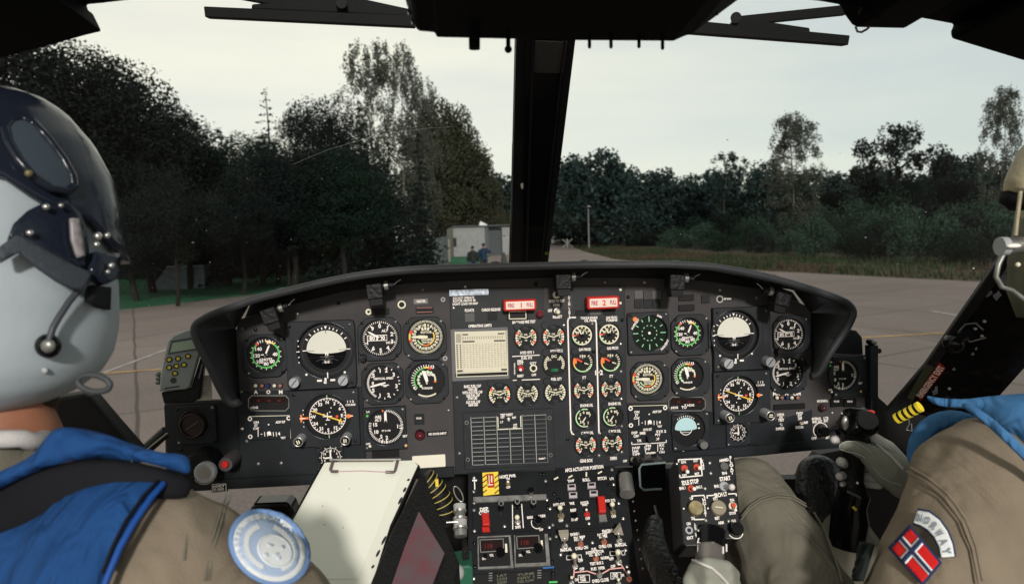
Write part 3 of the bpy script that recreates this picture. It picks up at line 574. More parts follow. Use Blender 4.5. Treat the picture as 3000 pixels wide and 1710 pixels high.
def case(name, px, py, half, hole, hx=None, hy=None, shape='oct', zt=.007, m=bezelm, screws=4, label=None, halfw=None, dial=dialm, z0=0.001, par=None, pp=PP, ch=.0012, rim=None):
    """instrument case: bezel ring with a round opening, recessed black dial, corner screws"""
    k = pp.k(px, py); cx, cy = pp.uv(px, py); H = half*k; W = (halfw or half)*k; hx_, hy_ = pp.uv(hx or px, hy or py); rr = hole*k; n_ = 64; mb = MB(); out = []; inn = []
    for i in range(n_):
        a = 2*math.pi*i/n_; c, q = math.cos(a), math.sin(a)
        if shape == 'oct': r_ = min(W/max(abs(c), 1e-6), H/max(abs(q), 1e-6), 1.60*min(W, H)/(abs(c)+abs(q)))
        elif shape == 'sq': r_ = min(W/max(abs(c), 1e-6), H/max(abs(q), 1e-6), 1.93*min(W, H)/(abs(c)+abs(q)) if W == H else 9)
        else: r_ = H
        out.append((cx+r_*c, cy+r_*q)); inn.append((hx_+rr*c, hy_+rr*q))
    if shape == 'sq' and W != H: out = [(cx+max(-W, min(W, 1.45*max(W, H)*math.cos(2*math.pi*i/n_))), cy+max(-H, min(H, 1.45*max(W, H)*math.sin(2*math.pi*i/n_)))) for i in range(n_)]
    oi = [(cx+(x-cx)*(1-ch/H), cy+(y-cy)*(1-ch/H)) for x, y in out]; ii = [(hx_+(x-hx_)*1.05, hy_+(y-hy_)*1.05) for x, y in inn]
    L = [(out, 0), (out, zt-ch), (oi, zt), (ii, zt), (inn, zt-.0015), (inn, z0)]
    vs = [(x, y, z) for ps, z in L for x, y in ps]; fs = []
    for j in range(len(L)-1):
        for i in range(n_): i2 = (i+1) % n_; fs.append([j*n_+i, j*n_+i2, (j+1)*n_+i2, (j+1)*n_+i])
    mb.add(vs, fs, m, False, pp.M)
    if not rim: mb.lathe([(rr*1.0, zt-.0012), (rr*1.012, zt+.0006), (rr*1.03, zt)], mat('rim_sheen', (.045, .05, .055), .25, metal=.6), pp.M @ Matrix.Translation((hx_, hy_, 0)), 40, True, False)
    if rim: mb.lathe([(rr*1.0, z0), (rr*1.0, zt), (rr*.93, zt-.0005), (rr*.9, z0)], rim, pp.M @ Matrix.Translation((hx_, hy_, 0)), 40, True, False)
    if screws:
        q = .80 if shape == 'oct' else .86; q = q if shape != 'oct' else .77
        for sx in (-1, 1):
            for sy in (-1, 1): mb.ball((cx+sx*W*q, cy+sy*H*q, zt), (.0031, .0031, .0016), steel if (sx+sy) else blackg, 8, pp.M)
    o = build(mb, name, par or IP, label)
    mb = MB().poly(circ(rr*1.0, 40, hx_, hy_), z0, dial, pp.M); build(mb, 'dial_face', o)
    return o
def finish(o, D, nname='needle'):
    if D.mb.v: build(D.mb, 'dial_markings', o)
    if D.nm.v: build(D.nm, nname, o)
def asi(px, py, half, hx, hy, r_, lab):
    o = case('airspeed_indicator', px, py, half, r_*1.16, hx, hy, label=lab); D = Dial(hx, hy, r_, .0012)
    D.arc(40, 318, .80, .90, green).arc(2, 40, .80, .92, yellow).arc(318, 328, .78, .97, red).ticks(40, 300, 14, .82, 1.0, .05, white).ticks(2, 30, 3, .86, 1, .05, white).ticks(330, 350, 3, .82, 1, .05, white)
    D.nums([(90, '40'), (140, '60'), (180, '80'), (222, '100'), (266, '120'), (310, '140')], .60, .22).nums([(16, '20')], .84, .2); D.txt('KNOTS', 0, -.32, .17)
    D.needle(24, .72, .11).hub(.09); D.needle(272, .3, .07); finish(o, D)
def alti(px, py, half, hx, hy, r_, lab):
    o = case('altimeter', px, py, half, r_*1.06, hx, hy, label=lab); D = Dial(hx, hy, r_, .0012)
    D.ticks(0, 360-7.2, 50, .88, .98, .035, white).ticks(0, 324, 10, .80, .98, .055, white).nums([(i*36, str(i)) for i in (0, 1, 2, 3, 4, 5, 6, 9)], .70, .22); D.txt('ALT', .28, .42, .14); D.txt('1013', .48, -.27, .13)
    D.rect(-.17, .02, 1.12, .34, white).rect(-.45, .02, .46, .26, dialm, .0002).rect(.12, .02, .5, .26, dialm, .0002).txt('80', -.45, .02, .22, z=.0004).txt('00', .12, .02, .22, z=.0004)
    D.rect(-.72, -.1, .05, .5, white); D.needle(301, .82, .1).hub(.07); finish(o, D); k = half*PP.k(px, py); u = PP.uv(px, py)
    build(MB().cyl(PM @ Vector((u[0]-k*.78, u[1]-k*.82, .006)), PM @ Vector((u[0]-k*.78, u[1]-k*.82, .018)), k*.17, k*.15, rubber), 'setting_knob', o)
def tach(px, py, half, hx, hy, r_, lab):
    o = case('rotor_tachometer', px, py, half, r_*1.05, hx, hy, label=lab); D = Dial(hx, hy, r_, .0012)
    D.ticks(0, 355, 72, .84, .98, .035, cream).ticks(0, 330, 12, .60, .78, .09, cream).nums([(i*30+15, str((i*10) % 120)) for i in range(12)], .69, .15, cream); D.txt('ROTOR', .05, .27, .13, cream); D.txt('ENGINE', .08, -.16, .13, cream); D.txt('PERCENT', .08, -.32, .1, cream)
    D.arc(60, 150, .46, .53, yellow).arc(150, 200, .46, .53, orange).arc(200, 250, .46, .53, lgreen).arc(284, 296, .80, .98, red).arc(254, 262, .80, .98, red).arc(262, 284, .9, .98, yellow).ticks(340, 380, 3, .40, .58, .12, cream)
    D.needle(272, .86, .14, cream).needle(272, .5, .2, cream, z=.0035); finish(o, D)
def vsi(px, py, half, hx, hy, r_, lab):
    o = case('vertical_speed_indicator', px, py, half, r_*1.05, hx, hy, label=lab); D = Dial(hx, hy, r_, .0012)
    D.ticks(212, 328, 30, .84, .96, .035, white); D.nums([(345, '1'), (14, '2'), (52, '3'), (106, '3'), (160, '2'), (200, '1'), (308, '.5'), (238, '.5')], .76, .22).nums([(272, '0')], .62, .18)
    for a in (14, 33, 70, 84, 96, 120, 140, 158, 178, 200, 345): D.tick(a, .86, .96, .05, white)
    D.txt('VERTICAL SPEED', .0, .27, .12, w_=1.15); D.rect(.08, -.13, .45, .05, white); D.rect(.08, -.2, .2, .05, white); D.needle(257, .86, .11); finish(o, D, 'needle')
def torq(px, py, half, hx, hy, r_, lab):
    o = case('torque_meter', px, py, half, r_*1.12, hx, hy, label=lab); D = Dial(hx, hy, r_, .0012)
    D.ticks(232, 390, 17, .80, .98, .045, white).arc(232, 352, .74, .80, green).arc(352, 372, .74, .84, yellow).arc(372, 385, .70, .86, red).arc(212, 420, .50, .58, lgreen).arc(60, 95, .50, .60, cream).arc(95, 108, .48, .62, orange)
    for a in range(225, 430, 24): D.tick(a, .44, .62, .07, white)
    D.nums([(385, '12'), (240, '0')], .92, .17).txt('%', 0, -.2, .12); D.txt('TORQUE', .0, -.52, .12); D.txt('10', .05, .38, .2).txt('ENG', .3, .32, .12); D.arc(148, 212, 1.0, 1.09, cream); D.needle(345, .60, .22, white, z=.002).needle(338, .72, .1, white); finish(o, D)
L_, R_ = 'with green arc', 0
asi(779, 1041, 63, 779, 1038, 45, 'left airspeed dial ringed in green'); asi(2022, 980, 60, 2013, 976, 40, 'right airspeed dial ringed in green')
alti(1113, 992, 63, 1114, 990, 51, 'left altimeter'); alti(2316, 979, 56, 2309, 979, 45, 'right altimeter')
tach(1245, 990, 63, 1247, 986, 50, 'left rotor tachometer'); tach(1902, 1114, 57, 1896, 1109, 45, 'right rotor tachometer')
vsi(1122, 1122, 61, 1124, 1121, 50, 'left vertical speed dial'); vsi(2306, 1095, 56, 2304, 1091, 45, 'right vertical speed dial')
torq(1251, 1117, 63, 1250, 1112, 46, 'left torque dial'); torq(2021, 1104, 57, 2013, 1098, 41, 'right torque dial')
def adi(px, py, half, halfw, hx, hy, r_, lab, knobs):
    o = case('attitude_indicator', px, py, half, r_*1.42, hx, hy, shape='sq', zt=.012, label=lab, halfw=halfw, z0=.0008); D = Dial(hx, hy, r_, .0012)
    D.arc(0, 360, 1.20, 1.30, bezelm, .0001, 40).arc(-90, 90, 0, 1.0, ballw, .0006, 30); D.shape([(math.cos(a)*1, -.19*math.sin(math.pi-a)) for a in [math.pi*i/12 for i in range(13)]], ballw, .0006)
    D.shape([(math.sin(a), -.05-.95*abs(math.cos(a))) for a in [-math.pi/2+math.pi*i/20 for i in range(21)]], blackg, .0003)
    for a in (-30, -20, -10, 10, 20, 30): D.tick(a, 1.06, 1.17, .05, white)
    for a in (-60, -45, 45, 60): D.tick(a, 1.06, 1.2, .05, white)
    D.shape([(-.07, 1.22), (.07, 1.22), (0, 1.05)], white, .001); D.rect(0, .97, .03, .22, dialm, .001)
    for sx in (-1, 1):
        D.rect(sx*1.1, 0, .2, .045, white, .001); D.rect(sx*.8, -.02, .35, .02, dialm, .001)
        for q in (.25, .55, .95): D.shape([(0, -.32), (.02, -.32), (sx*q+.02, -.32-.42*(1.15-q)), (sx*q, -.32-.42*(1.15-q))], greym, .0009)
    for y in (-.34, -.5, -.66): D.rect(0, y, .9*(1.1+y), .018, greym, .0009)
    D.rect(0, -.3, .12, .2, greym, .0009).txt('N', 0, -.2, .16, white, z=.0012).txt('0-0', 0, -.62, .13, white, z=.0012)
    for y in (-.55, -.28, 0, .28, .55): D.disk(.035, white, .0130, -1.33, y, 8)
    D.rect(-1.36, 0, .16, .04, white, .0132); D.rect(.06, -1.26, .05, .3, white, .013)
    D.rect(-.36, -1.52, .24, .1, white, .0122).rect(.30, -1.52, .24, .1, white, .0122).rect(-.06, -1.5, .1, .22, white, .0122).rect(-.08, -1.62, .14, .12, white, .0122).disk(.06, white, .0122, -1.0, -1.18, 8).disk(.06, white, .0122, .92, -1.15, 8)
    finish(o, D); 
    for kx, ky in knobs:
        u = PP.uv(kx, ky); kk = PP.k(kx, ky); mb = MB().cyl(PM @ Vector((*u, .012)), PM @ Vector((*u, .032)), 14.5*kk, 14*kk, grey, 20); Mx = PM @ Matrix.Translation((*u, .0322)) @ Matrix.Rotation(R(50), 4, 'Z'); mb.box((0, 0, 0), (24*kk, 2.2*kk, .0006), black, Mx); build(mb, 'knob', o)
    u = Dial(hx, hy, r_, .001)   # glass frame edges
    mb = MB(); 
    for sx in (-1, 1): mb.box((u.cx+sx*u.k*1.62, u.cy+.02*u.k, .012), (.0012, u.k*1.5, .003), bezelm, PM)
    build(mb, 'window_edge', o)
adi(944, 1037, 99, 99, 957, 1024, 57, 'left artificial horizon, pale upper half', [(872, 1113), (1012, 1107)]); adi(2168, 990, 92, 86, 2149, 978, 50, 'right artificial horizon, pale upper half', [(2117, 1059), (2237, 1054)])
def hsi(px, py, half, halfw, hx, hy, r_, lab, knobs):
    o = case('compass_indicator', px, py, half, r_*1.22, hx, hy, shape='sq', zt=.010, label=lab, halfw=halfw, z0=.0028, ch=.001); D = Dial(hx, hy, r_, .003)
    D.arc(0, 360, .965, 1.0, white, .0002, 48).ticks(0, 350, 36, .88, 1.0, .045, white).nums([(0, 'N'), (30, '3'), (60, '6'), (90, 'E'), (120, '12'), (150, '15'), (180, 'S'), (210, '21'), (240, '24'), (270, 'W'), (300, '30'), (330, '33')], .77, .17)
    D.rect(0, 1.13, .035, .28, lgreen, .0005).rect(.03, -1.15, .035, .2, lgreen, .0005).rect(0, 0, .5, .05, white, .003).rect(0, 0, .05, .42, white, .003).rect(.02, -.2, .22, .05, white, .003)
    for x, y in ((.2, .45), (.12, .22), (-.12, -.45), (-.2, .1)): D.disk(.035, white, .0004, x, y, 8)
    D.shape([(1.02, 0), (1.15, .13), (1.3, .06), (1.42, .02), (1.3, -.06), (1.15, -.13)], orange, .0102); D.rect(1.34, 0, .16, .04, white, .0104)
    D.shape([(-1.42, .2), (-1.34, .2), (-1.3, .05), (-.98, .06), (-.98, -.06), (-1.3, -.05), (-1.34, -.2), (-1.42, -.2)], orange, .0102).rect(-1.3, 0, .3, .05, white, .0104).disk(.08, red, .0006, .5, -.05, 12)
    for y in (.45, .22, -.22, -.45): D.disk(.03, white, .0104, -1.25, y, 8)
    D.txt('1 1 2', 1.3, .8, .13, z=.0104).txt('COURSE', 1.3, .62, .1, z=.0104)
    D.needle(112, .97, .07, yellow, .88).rect(.68, -.27, .26, .06, yellow, .0035, 68); finish(o, D, 'course_pointer')
    for kx, ky, dx in knobs:
        u = PP.uv(kx, ky); kk = PP.k(kx, ky); c = PM @ Vector((u[0], u[1], .040)); b = PM @ Vector((u[0], u[1], .010)); mb = MB().cyl(b, c, 14*kk, 13.5*kk, grey, 20); M2 = PM @ Matrix.Translation((u[0], u[1], .0402)); mb.prism(circ(11*kk, 20), 0, .0003, dialm, M2); mb.lathe([(11*kk, 0), (13*kk, .0006), (13.6*kk, 0)], silver, M2, 24, True, False)
        mb.box((-2.5*kk, 0, .0006), (3*kk, 12*kk, .0005), cream, M2 @ Matrix.Rotation(R(dx), 4, 'Z')); mb.box((3*kk, 0, .0006), (3*kk, 10*kk, .0005), cream, M2 @ Matrix.Rotation(R(dx), 4, 'Z')); build(mb, 'knob', o)
hsi(954, 1221, 83, 99, 961, 1217, 53, 'left compass dial crossed by a yellow pointer', [(887, 1279, 20), (1020, 1275, 0)]); hsi(2169, 1160, 76, 85, 2161, 1156, 47, 'right compass dial crossed by a yellow pointer', [(2116, 1211, 20), (2232, 1205, 85)])
def radalt(px, py, half, halfw, hx, hy, r_, lab, left=True):
    o = case('radar_altimeter', px, py, half, r_*1.04, hx, hy, shape='sq', zt=.009, label=lab, halfw=halfw); D = Dial(hx, hy, r_, .0012)
    D.ticks(5, 285, 50, .84, .98, .038, white); 
    for a in (90, 100, 180, 196, 210): D.tick(a, .76, .98, .05, white)
    D.nums([(92, '1'), (178, '2'), (207, '5'), (244, '10'), (283, '15')], .64, .2).txt('ABS', -.42, .58, .15).txt('ALT', -.42, .4, .15).txt('FT X 100', 0, -.24, .09); D.shape([(-.24, 1.0), (-.1, .99), (-.12, .82)], orange, .001)
    D.txt('LO', -.95, .95, .1, z=.009).disk(.07, green, .009, -1.0, .72, 10).txt('OFF', -1.02, -.88, .1, z=.009).disk(.08, cream, .009, -.92, -1.02, 10).txt('SET', 1.08, -.55, .12, z=.009).disk(.08, amber, .009, 1.1, -1.1, 10); D.needle(0, .95, .14, white, -.35); finish(o, D)
radalt(1129, 1252, 63, 62, 1131, 1248, 51, 'left radar altimeter'); radalt(2484, 1100, 60, 52, 2467, 1098, 44, 'far right radar altimeter')
def clockd(px, py, half, hx, hy, r_, lab):
    o = case('clock', px, py, half, r_*1.05, hx, hy, shape='sq', zt=.007, label=lab, z0=.0028); D = Dial(hx, hy, r_, .003)
    D.arc(0, 360, .80, .84, white, .0001, 40).ticks(0, 330, 12, .86, 1, .05, white).nums([(i*30, str(i or 12)) for i in range(12)], .62, .18); D.needle(0, .72, .13).needle(266, .6, .13).rect(.03, -.2, .2, .2, white); finish(o, D, 'hand')
clockd(970, 1337, 38, 970, 1337, 33, 'left clock half behind the clipboard'); clockd(2160, 1267, 36, 2160, 1265, 26, 'right clock')
# radar warning scope
o = case('warning_scope', 1897, 975, 62, 52, 1902, 975, shape='sq', zt=.008, label='square framed scope with a dashed green ring', dial=mat('scope_glass', (.004, .010, .006), .25)); D = Dial(1902, 975, 50, .0013); sg = mat('scope_line', (.30, .60, .38), .6)
for a in range(0, 360, 30): D.tick(a, .74 if a % 90 else .66, .92 if a % 90 else .98, .05, sg)
for a in range(0, 360, 30): D.arc(a+9, a+21, .42, .47, sg, .0001, 2)
D.disk(.08, white, .0003, 0, 0, 14).disk(.14, orange, .0085, -.9, .86, 12).txt('TEST', -.8, .72, .12, rot=50, z=.0085).txt('PWR', -1.0, .45, .12, rot=60, z=.0085).txt('DIM', .55, .98, .12, rot=-30, z=.0085).txt('NIGHT', .78, -.8, .12, rot=45, z=.0085).txt('DAY', .95, -.55, .12, rot=55, z=.0085); finish(o, D)
# standby horizon
o = case('standby_horizon', 2021, 1260, 56, 49, 2014, 1255, shape='sq', zt=.008, label='small standby horizon with a pale blue upper half', z0=.0028); D = Dial(2008, 1254, 34, .003)
D.arc(-90, 90, 0, .97, ballb, .0003, 24); D.shape([(math.cos(a)*.97, -.16*math.sin(math.pi-a)) for a in [math.pi*i/12 for i in range(13)]], ballb, .0004).arc(100, 260, .5, .56, white, .0002)
for a in range(-40, 50, 10): D.tick(a, 1.02, 1.16, .06, white)
D.rect(1.1, .35, .16, .1, white, .0004).rect(1.15, 0, .16, .1, white, .0004).rect(-.1, -.3, .8, .04, white, .0005); finish(o, D); u = PP.uv(2050, 1294); build(MB().cyl(PM @ Vector((*u, .008)), PM @ Vector((*u, .025)), .0085, .008, steel, 14), 'cage_knob', o)
# small engine dials, warning lettering
def small(px, py, r_, kind, lab, up_=True):
    o = case('engine_gauge', px, py, r_*1.02, r_*.93, shape='circ', zt=.0072, screws=0, label=lab, z0=.0045, ch=.0006); D = Dial(px, py, r_*.88, .0047); u = PP.uv(px-r_*.72, py-r_*.95); k = PP.k(px, py)
    if kind[0] == 'd':
        for sd in (-1, 1):
            for i in range(7): a = sd*(42+i*16); D.tick(a, .70, .98, .12, cream)
            D.arc(sd*42, sd*140, .86, .94, cream, .0001)
            for i, t in enumerate(('10', '5', '0')): D.nums([(sd*(52+i*38), t)], .56, .17, cream)
        if 'r' in kind:
            for a in (-55, 55, 112) if 'x' not in kind else (-62, 62, -118, 118): D.arc(a-7, a+7, .80, 1.0, red, .0003, 2)
        if 'g' in kind: D.arc(-62, -112, .80, .88, lgreen, .0003)
        if 'y' in kind: D.arc(62, 90, .8, .9, yellow, .0003).arc(-62, -90, .8, .9, yellow, .0003)
        if 'o' not in kind: D.txt({'f': 'LBS', 'q': 'AMPS'}.get(kind[-1], 'OIL'), 0, .28, .16, cream); D.txt({'f': 'FUEL QTY', 'q': 'X 100'}.get(kind[-1], 'PSI'), 0, -.25 if kind[-1] != 'f' else -.18, .13, cream)
        for sd in (-1, 1): D.shape([(sd*.12, 1.0), (sd*.3, .82), (0, .66), (-sd*.3, .82)], mat('gauge_window', (.05, .06, .065), .3), .0002)
        D.needle(68 if 'r' in kind else 78, .7, .1, cream).needle(-72, .7, .1, cream); D.shape([(-.3, -.7), (.3, -.7), (.2, -.98), (-.2, -.98)], bezelm, .0002)
    elif kind == 't':
        D.arc(0, 360, .84, .97, cream, .0001, 36).ticks(0, 330, 12, .66, .97, .14, cream).arc(200, 260, .86, .95, lgreen, .0002).arc(268, 276, .4, 1.0, red, .0004, 1).nums([(25, '12'), (60, '2'), (300, '80'), (335, '90')], .52, .22, cream); D.needle(330, .75, .14, cream).needle(15, .45, .14, cream).hub(.16)
    elif kind == 'e':
        D.ticks(45, 150, 8, .74, .96, .09, cream).arc(100, 235, .84, .95, lgreen).arc(235, 262, .84, .95, yellow).arc(262, 300, .6, .97, orange, .0002).nums([(0, '8'), (-20, '7'), (20, '9')], .62, .24, cream).txt('C', 0, .45, .14, cream); D.needle(303, .86, .16, red).needle(110, .6, .1, cream).hub(.12)
    elif kind == 'b':
        D.arc(195, 330, .84, .95, lgreen).arc(340, 380, .84, .95, lgreen).arc(160, 195, .84, .93, cream).nums([(350, '6'), (310, '5'), (270, '4'), (230, '3'), (190, '2'), (150, '1'), (35, '90'), (65, '7')], .58, .26, cream); D.needle(215, .6, .12, cream)
    elif kind == 'c':
        for sd in (-1, 1): D.ticks(sd*42, sd*118, 8, .72, .97, .1, cream)
        D.txt('DC', 0, .72, .24, cream).txt('LO', -.42, .42, .16, cream).txt('HI', .42, .42, .16, cream).rect(0, -.55, .85, .36, mat('green_lcd', (.005, .03, .015), .3)).txt('1720', 0, -.55, .22, mat('lcd_digit', (.03, .22, .09), .4), z=.0004)
    finish(o, D); build(MB().cyl(PM @ Vector((*u, .004)), PM @ Vector((*u, .009)), r_*.30*k, r_*.28*k, bezelm, 16), 'lug', o)
SG = [(1540, 988, 36, 'drx', 'left one of the two top red marked gauges'), (1621, 986, 36, 'drx', 'right one of the two top red marked gauges'), (1704, 981, 34, 't', ''), (1783, 978, 34, 't', ''), (1623, 1065, 36, 'c', 'gauge with a green digital readout'), (1706, 1060, 34, 'e', ''), (1787, 1058, 34, 'e', ''),
      (1463, 1154, 36, 'dryq', ''), (1545, 1152, 35, 'df', ''), (1626, 1148, 35, 'df', ''), (1709, 1142, 33, 'drxg', ''), (1789, 1138, 33, 'drxg', ''), (1712, 1222, 33, 'b', ''), (1793, 1218, 33, 'b', ''), (1715, 1301, 34, 'drx', ''), (1792, 1297, 34, 'drx', '')]
for g_ in SG: small(g_[0], g_[1], g_[2], g_[3], g_[4] or None)
class Sep(MB):
    """each word or line painted on a panel becomes an object of its own"""
    def __init__(s, name, par): super().__init__(); s.nm_ = name; s.par = par
    def text(s, t, *a, **k):
        q = MB(); q.text(t, *a, **k)
        if q.v: build(q, s.nm_, s.par)
    def poly(s, *a, **k):
        q = MB(); q.poly(*a, **k); build(q, 'painted_mark', s.par)
LT = Sep('label_text', IP)
def W(t, px, py, h, w_=None, m=white, z=.0056, rot=0, mb=None, pp=PP):
    k = pp.k(px, py); u = pp.uv(px, py); (mb if mb is not None else LT).text(t, u[0], u[1], h*k*1.12, m, z, pp.M, w_*k if w_ else None, rot)
def LN(pts, wpx, m=white, z=.0055, mb=None, pp=PP):
    q = [Vector(pp.uv(*p)) for p in pts]; h = wpx*pp.k(*pts[0])/2
    for a, b in zip(q, q[1:]):
        t = (b-a).normalized(); n_ = Vector((-t.y, t.x))*h; a = a-t*h*.9; b = b+t*h*.9; (mb if mb is not None else LT).poly([tuple(a+n_), tuple(a-n_), tuple(b-n_), tuple(b+n_)], z, m, pp.M)
for t, x, y, h, w_ in [('DO NOT OPERATE', 1358, 872, 6, 62), ('ROTOR ABOVE 40', 1360, 880, 6, 66), ("DON'T LOAD ON MAP", 1363, 889, 6, 74), ('FLOATS', 1375, 908, 7, 27), ('CARGO RELEASE', 1438, 906, 7, 55), ('PRESS TO TEST', 1630, 881, 7, 46), ('HORN', 1629, 893, 7, 19), ('OFF', 1610, 909, 7, 13), ('RESET', 1632, 927, 7, 28), ('BAGGAGE FIRE TEST', 1534, 942, 7, 68),
                       ('OPERATING LIMITS', 1406, 953, 7, 68), ('TORQUE ENGINE', 1724, 930, 6, 50), ('OIL PRESS', 1728, 938, 6, 36), ('GAS PROD', 1790, 929, 6, 33), ('TURBINE', 1790, 937, 6, 34), ('HYD SYS 1', 1543, 1031, 7, 40), ('HYD SYS 2', 1629, 1026, 7, 36), ('GAS PROD', 1712, 1022, 7, 36), ('GAS PROD', 1793, 1018, 7, 34), ('FUEL SYS', 1542, 1047, 6, 32),
                       ('FIRE', 1523, 1056, 6, 17), ('EXT', 1524, 1063, 6, 18), ('QTY', 1561, 1062, 6, 20), ('RESET', 1524, 1099, 6, 19), ('OFF', 1563, 1096, 6, 14), ('FUEL QTY', 1629, 1108, 7, 32), ('ITT', 1710, 1104, 7, 11), ('ITT', 1789, 1100, 7, 11), ('ENGINE OIL', 1717, 1185, 7, 38), ('ENGINE OIL', 1799, 1180, 7, 38), ('C BOX OIL', 1719, 1265, 7, 36), ('C BOX OIL', 1799, 1260, 7, 36), ('GEAR BOX', 1716, 1346, 8, 38), ('XMSN', 1795, 1339, 8, 20), ('OFF', 1829, 1347, 6, 12),
                       ('BASIC FUEL CAP', 1384, 1129, 7, 50), ('1050 LBS', 1384, 1138, 7, 28), ('WITH AUX FUEL CAP', 1384, 1147, 7, 58), ('1200 FUEL CAP', 1385, 1156, 7, 40), ('2760 LBS', 1384, 1164, 7, 28), ('AUX FUEL CAP', 1386, 1175, 7, 41), ('3600 LBS', 1386, 1183, 7, 28)]: W(t, x, y, h, w_)
W('1', 1742, 1090, 12); W('2', 1760, 1089, 12); LN([(1748, 1089), (1754, 1089)], 3)
for i, c in enumerate('CAUTION LIGHTS'): W(c, 1665.5+i*.1, 862+i*4.9, 5)
LN([(1684, 929), (1672, 929), (1664, 932), (1662, 940), (1671, 1258), (1675, 1268), (1686, 1271)], 4); LN([(1742, 936), (1745, 944), (1753, 1266), (1766, 1266)], 4); LN([(1501, 1042.5), (1579, 1038.5)], 2.5); LN([(1503, 1112), (1516, 1111.5)], 2.5); LN([(1529, 1111), (1580, 1109)], 2.5)
for y in range(7): W('BATT'[y % 4], 1507, 1064+y*5, 4)

def knob(name, px, py, r_, h, m, z=.004, par=None, pp=PP, cap=None, r2=None, lab=None, ballc=None):
    u = pp.uv(px, py); k = pp.k(px, py); mb = MB().lathe([(r_*k, z), (r_*k, z+h*.8), (r_*k*(r2 or .9), z+h)], m, pp.M @ Matrix.Translation((*u, 0)), 20)
    if cap: mb.poly(circ(r_*k*.6, 16, *u), z+h+.0002, cap, pp.M)
    if ballc: mb.ball((u[0], u[1], z+h), r_*k*.9, ballc, 12, pp.M)
    return build(mb, name, par or IP, lab)
def ringm(name, px, py, ro, ri, m, z=.0005, par=None, pp=PP, inner=dialm):
    u = pp.uv(px, py); k = pp.k(px, py); mb = MB().lathe([(ro*k, 0), (ro*k, z+.001), (ri*k, z+.001), (ri*k, z-.0003)], m, pp.M @ Matrix.Translation((*u, 0)), 20, False, False).poly(circ(ri*k, 16, *u), z, inner, pp.M); return build(mb, name, par or IP)
def toggle(px, py, tip, r_=5, base=9, m=silver, tipm=None, par=None, pp=PP, z=.004, basem=silver, L=.016, lab=None):
    """toggle switch: threaded nut ring and a bat lever whose tip is seen at pixel tip"""
    u = pp.uv(px, py); k = pp.k(px, py); mb = MB().lathe([(base*k, z), (base*k, z+.002), (base*k*.6, z+.003), (base*k*.55, z+.001)], basem, pp.M @ Matrix.Translation((*u, 0)), 14); o = build(mb, 'toggle_switch', par or IP, lab)
    a = pp.M @ Vector((*u, z)); b = pp.at(*tip, z+L); mb = MB().cyl(a, b, r_*k*.45, r_*k*.8, m, 10).ball(b, r_*k*.95, tipm or m, 10); build(mb, 'lever', o); return o
# fire handles
for x0, x1, y0, y1, t in ((1472, 1566, 875, 907, '1'), (1712, 1804, 866, 902, '2')):
    q, cx, cy, w_, h = plate(None, (x0, y0, x1, y1), .03, redb, .004, .004, ch=.0015); o = build(q, 'fire_handle', IP, 'red and white fire handle marked '+t); mb = MB().prism(rrect(w_*.86, h*.68, .0015, cx, cy), .0301, .0312, mat('fire_label', (.75, .62, .55), .5), PM); build(mb, 'handle_lens', o)
    mb = MB(); lp = mat('fire_letter', (.45, .10, .12), .6); mb.text('FIRE', cx-w_*.28, cy, h*.34, lp, .0315, PM, w_*.2); mb.text(t, cx+w_*.02, cy, h*.42, red, .0315, PM); mb.text('PULL', cx+w_*.30, cy, h*.34, lp, .0315, PM, w_*.2); build(mb, 'handle_lettering', o)
def mark(name, x0, y0, x1, y1, m, z1=.0012, z0=0, r_=.001): return plate(name, (x0, y0, x1, y1), z1, m, z0, r_, ch=.0003)[0]
stk = mat('silver_sticker', (.50, .56, .66), .35, metal=.3, var=.5, vscale=160); mark('sticker', 1316, 847, 1431, 865, stk, .0046, .004)
mark('push_button', 1362, 916, 1390, 942, greyd, .006, .004); mark('push_button', 1429, 913, 1455, 937, black, .006, .004)
o = mark('warning_light', 1484, 908, 1546, 935, black, .008, .004); mb = MB(); LN([(1491, 912), (1539, 911), (1540, 932), (1491, 933), (1491, 912)], 2.5, cream, .0085, mb); build(mb, 'light_frame', o)
knob('push_knob', 1580, 919, 11, .010, redp, .004, ballc=mat('dark_red_lens', (.12, .03, .04), .15)); ringm('test_button', 1629, 863, 11, 5, cream, .0052); ringm('test_button', 1562, 1077, 11, 7, cream, .0045)
toggle(1630, 910, (1635, 914), 7, 10, brass, cream, z=.0048); toggle(1525, 1078, (1525, 1083), 5, 9, silver, white, basem=redb)
for i, x in enumerate((1685, 1726, 1767)): mark('annunciator', x, 908-i, x+33, 923-i, black if i != 1 else greyd, .006, .004)
for x, y, s in ((1815, 848, cream), (1815, 887, cream)): knob('indicator_stud', x, y, 4, .004, s, .004)
# operating limits placard
o = plate('limits_placard', (1322, 960, 1490, 1112), .0055, mat('placard_frame', (.12, .12, .125), .5), .004, .002)[0]
mb = MB(); q = [PP.uv(*p) for p in ((1332, 971), (1481, 967), (1486, 1085), (1336, 1090))]; mb.prism(q, .0055, .0058, mat('placard_paper', (.62, .58, .46), .7), PM); tk = mat('placard_ink', (.10, .095, .085), .8); tk2 = mat('placard_ink_soft', (.36, .33, .27), .8)
def bil(u_, v_): A, B, C_, D_ = q; return (A[0]*(1-u_)*(1-v_)+B[0]*u_*(1-v_)+C_[0]*u_*v_+D_[0]*(1-u_)*v_, A[1]*(1-u_)*(1-v_)+B[1]*u_*(1-v_)+C_[1]*u_*v_+D_[1]*(1-u_)*v_)
def pr(a, b, c, d, m, z=.006): mb.poly([bil(a, b), bil(c, b), bil(c, d), bil(a, d)], z, m, PM)
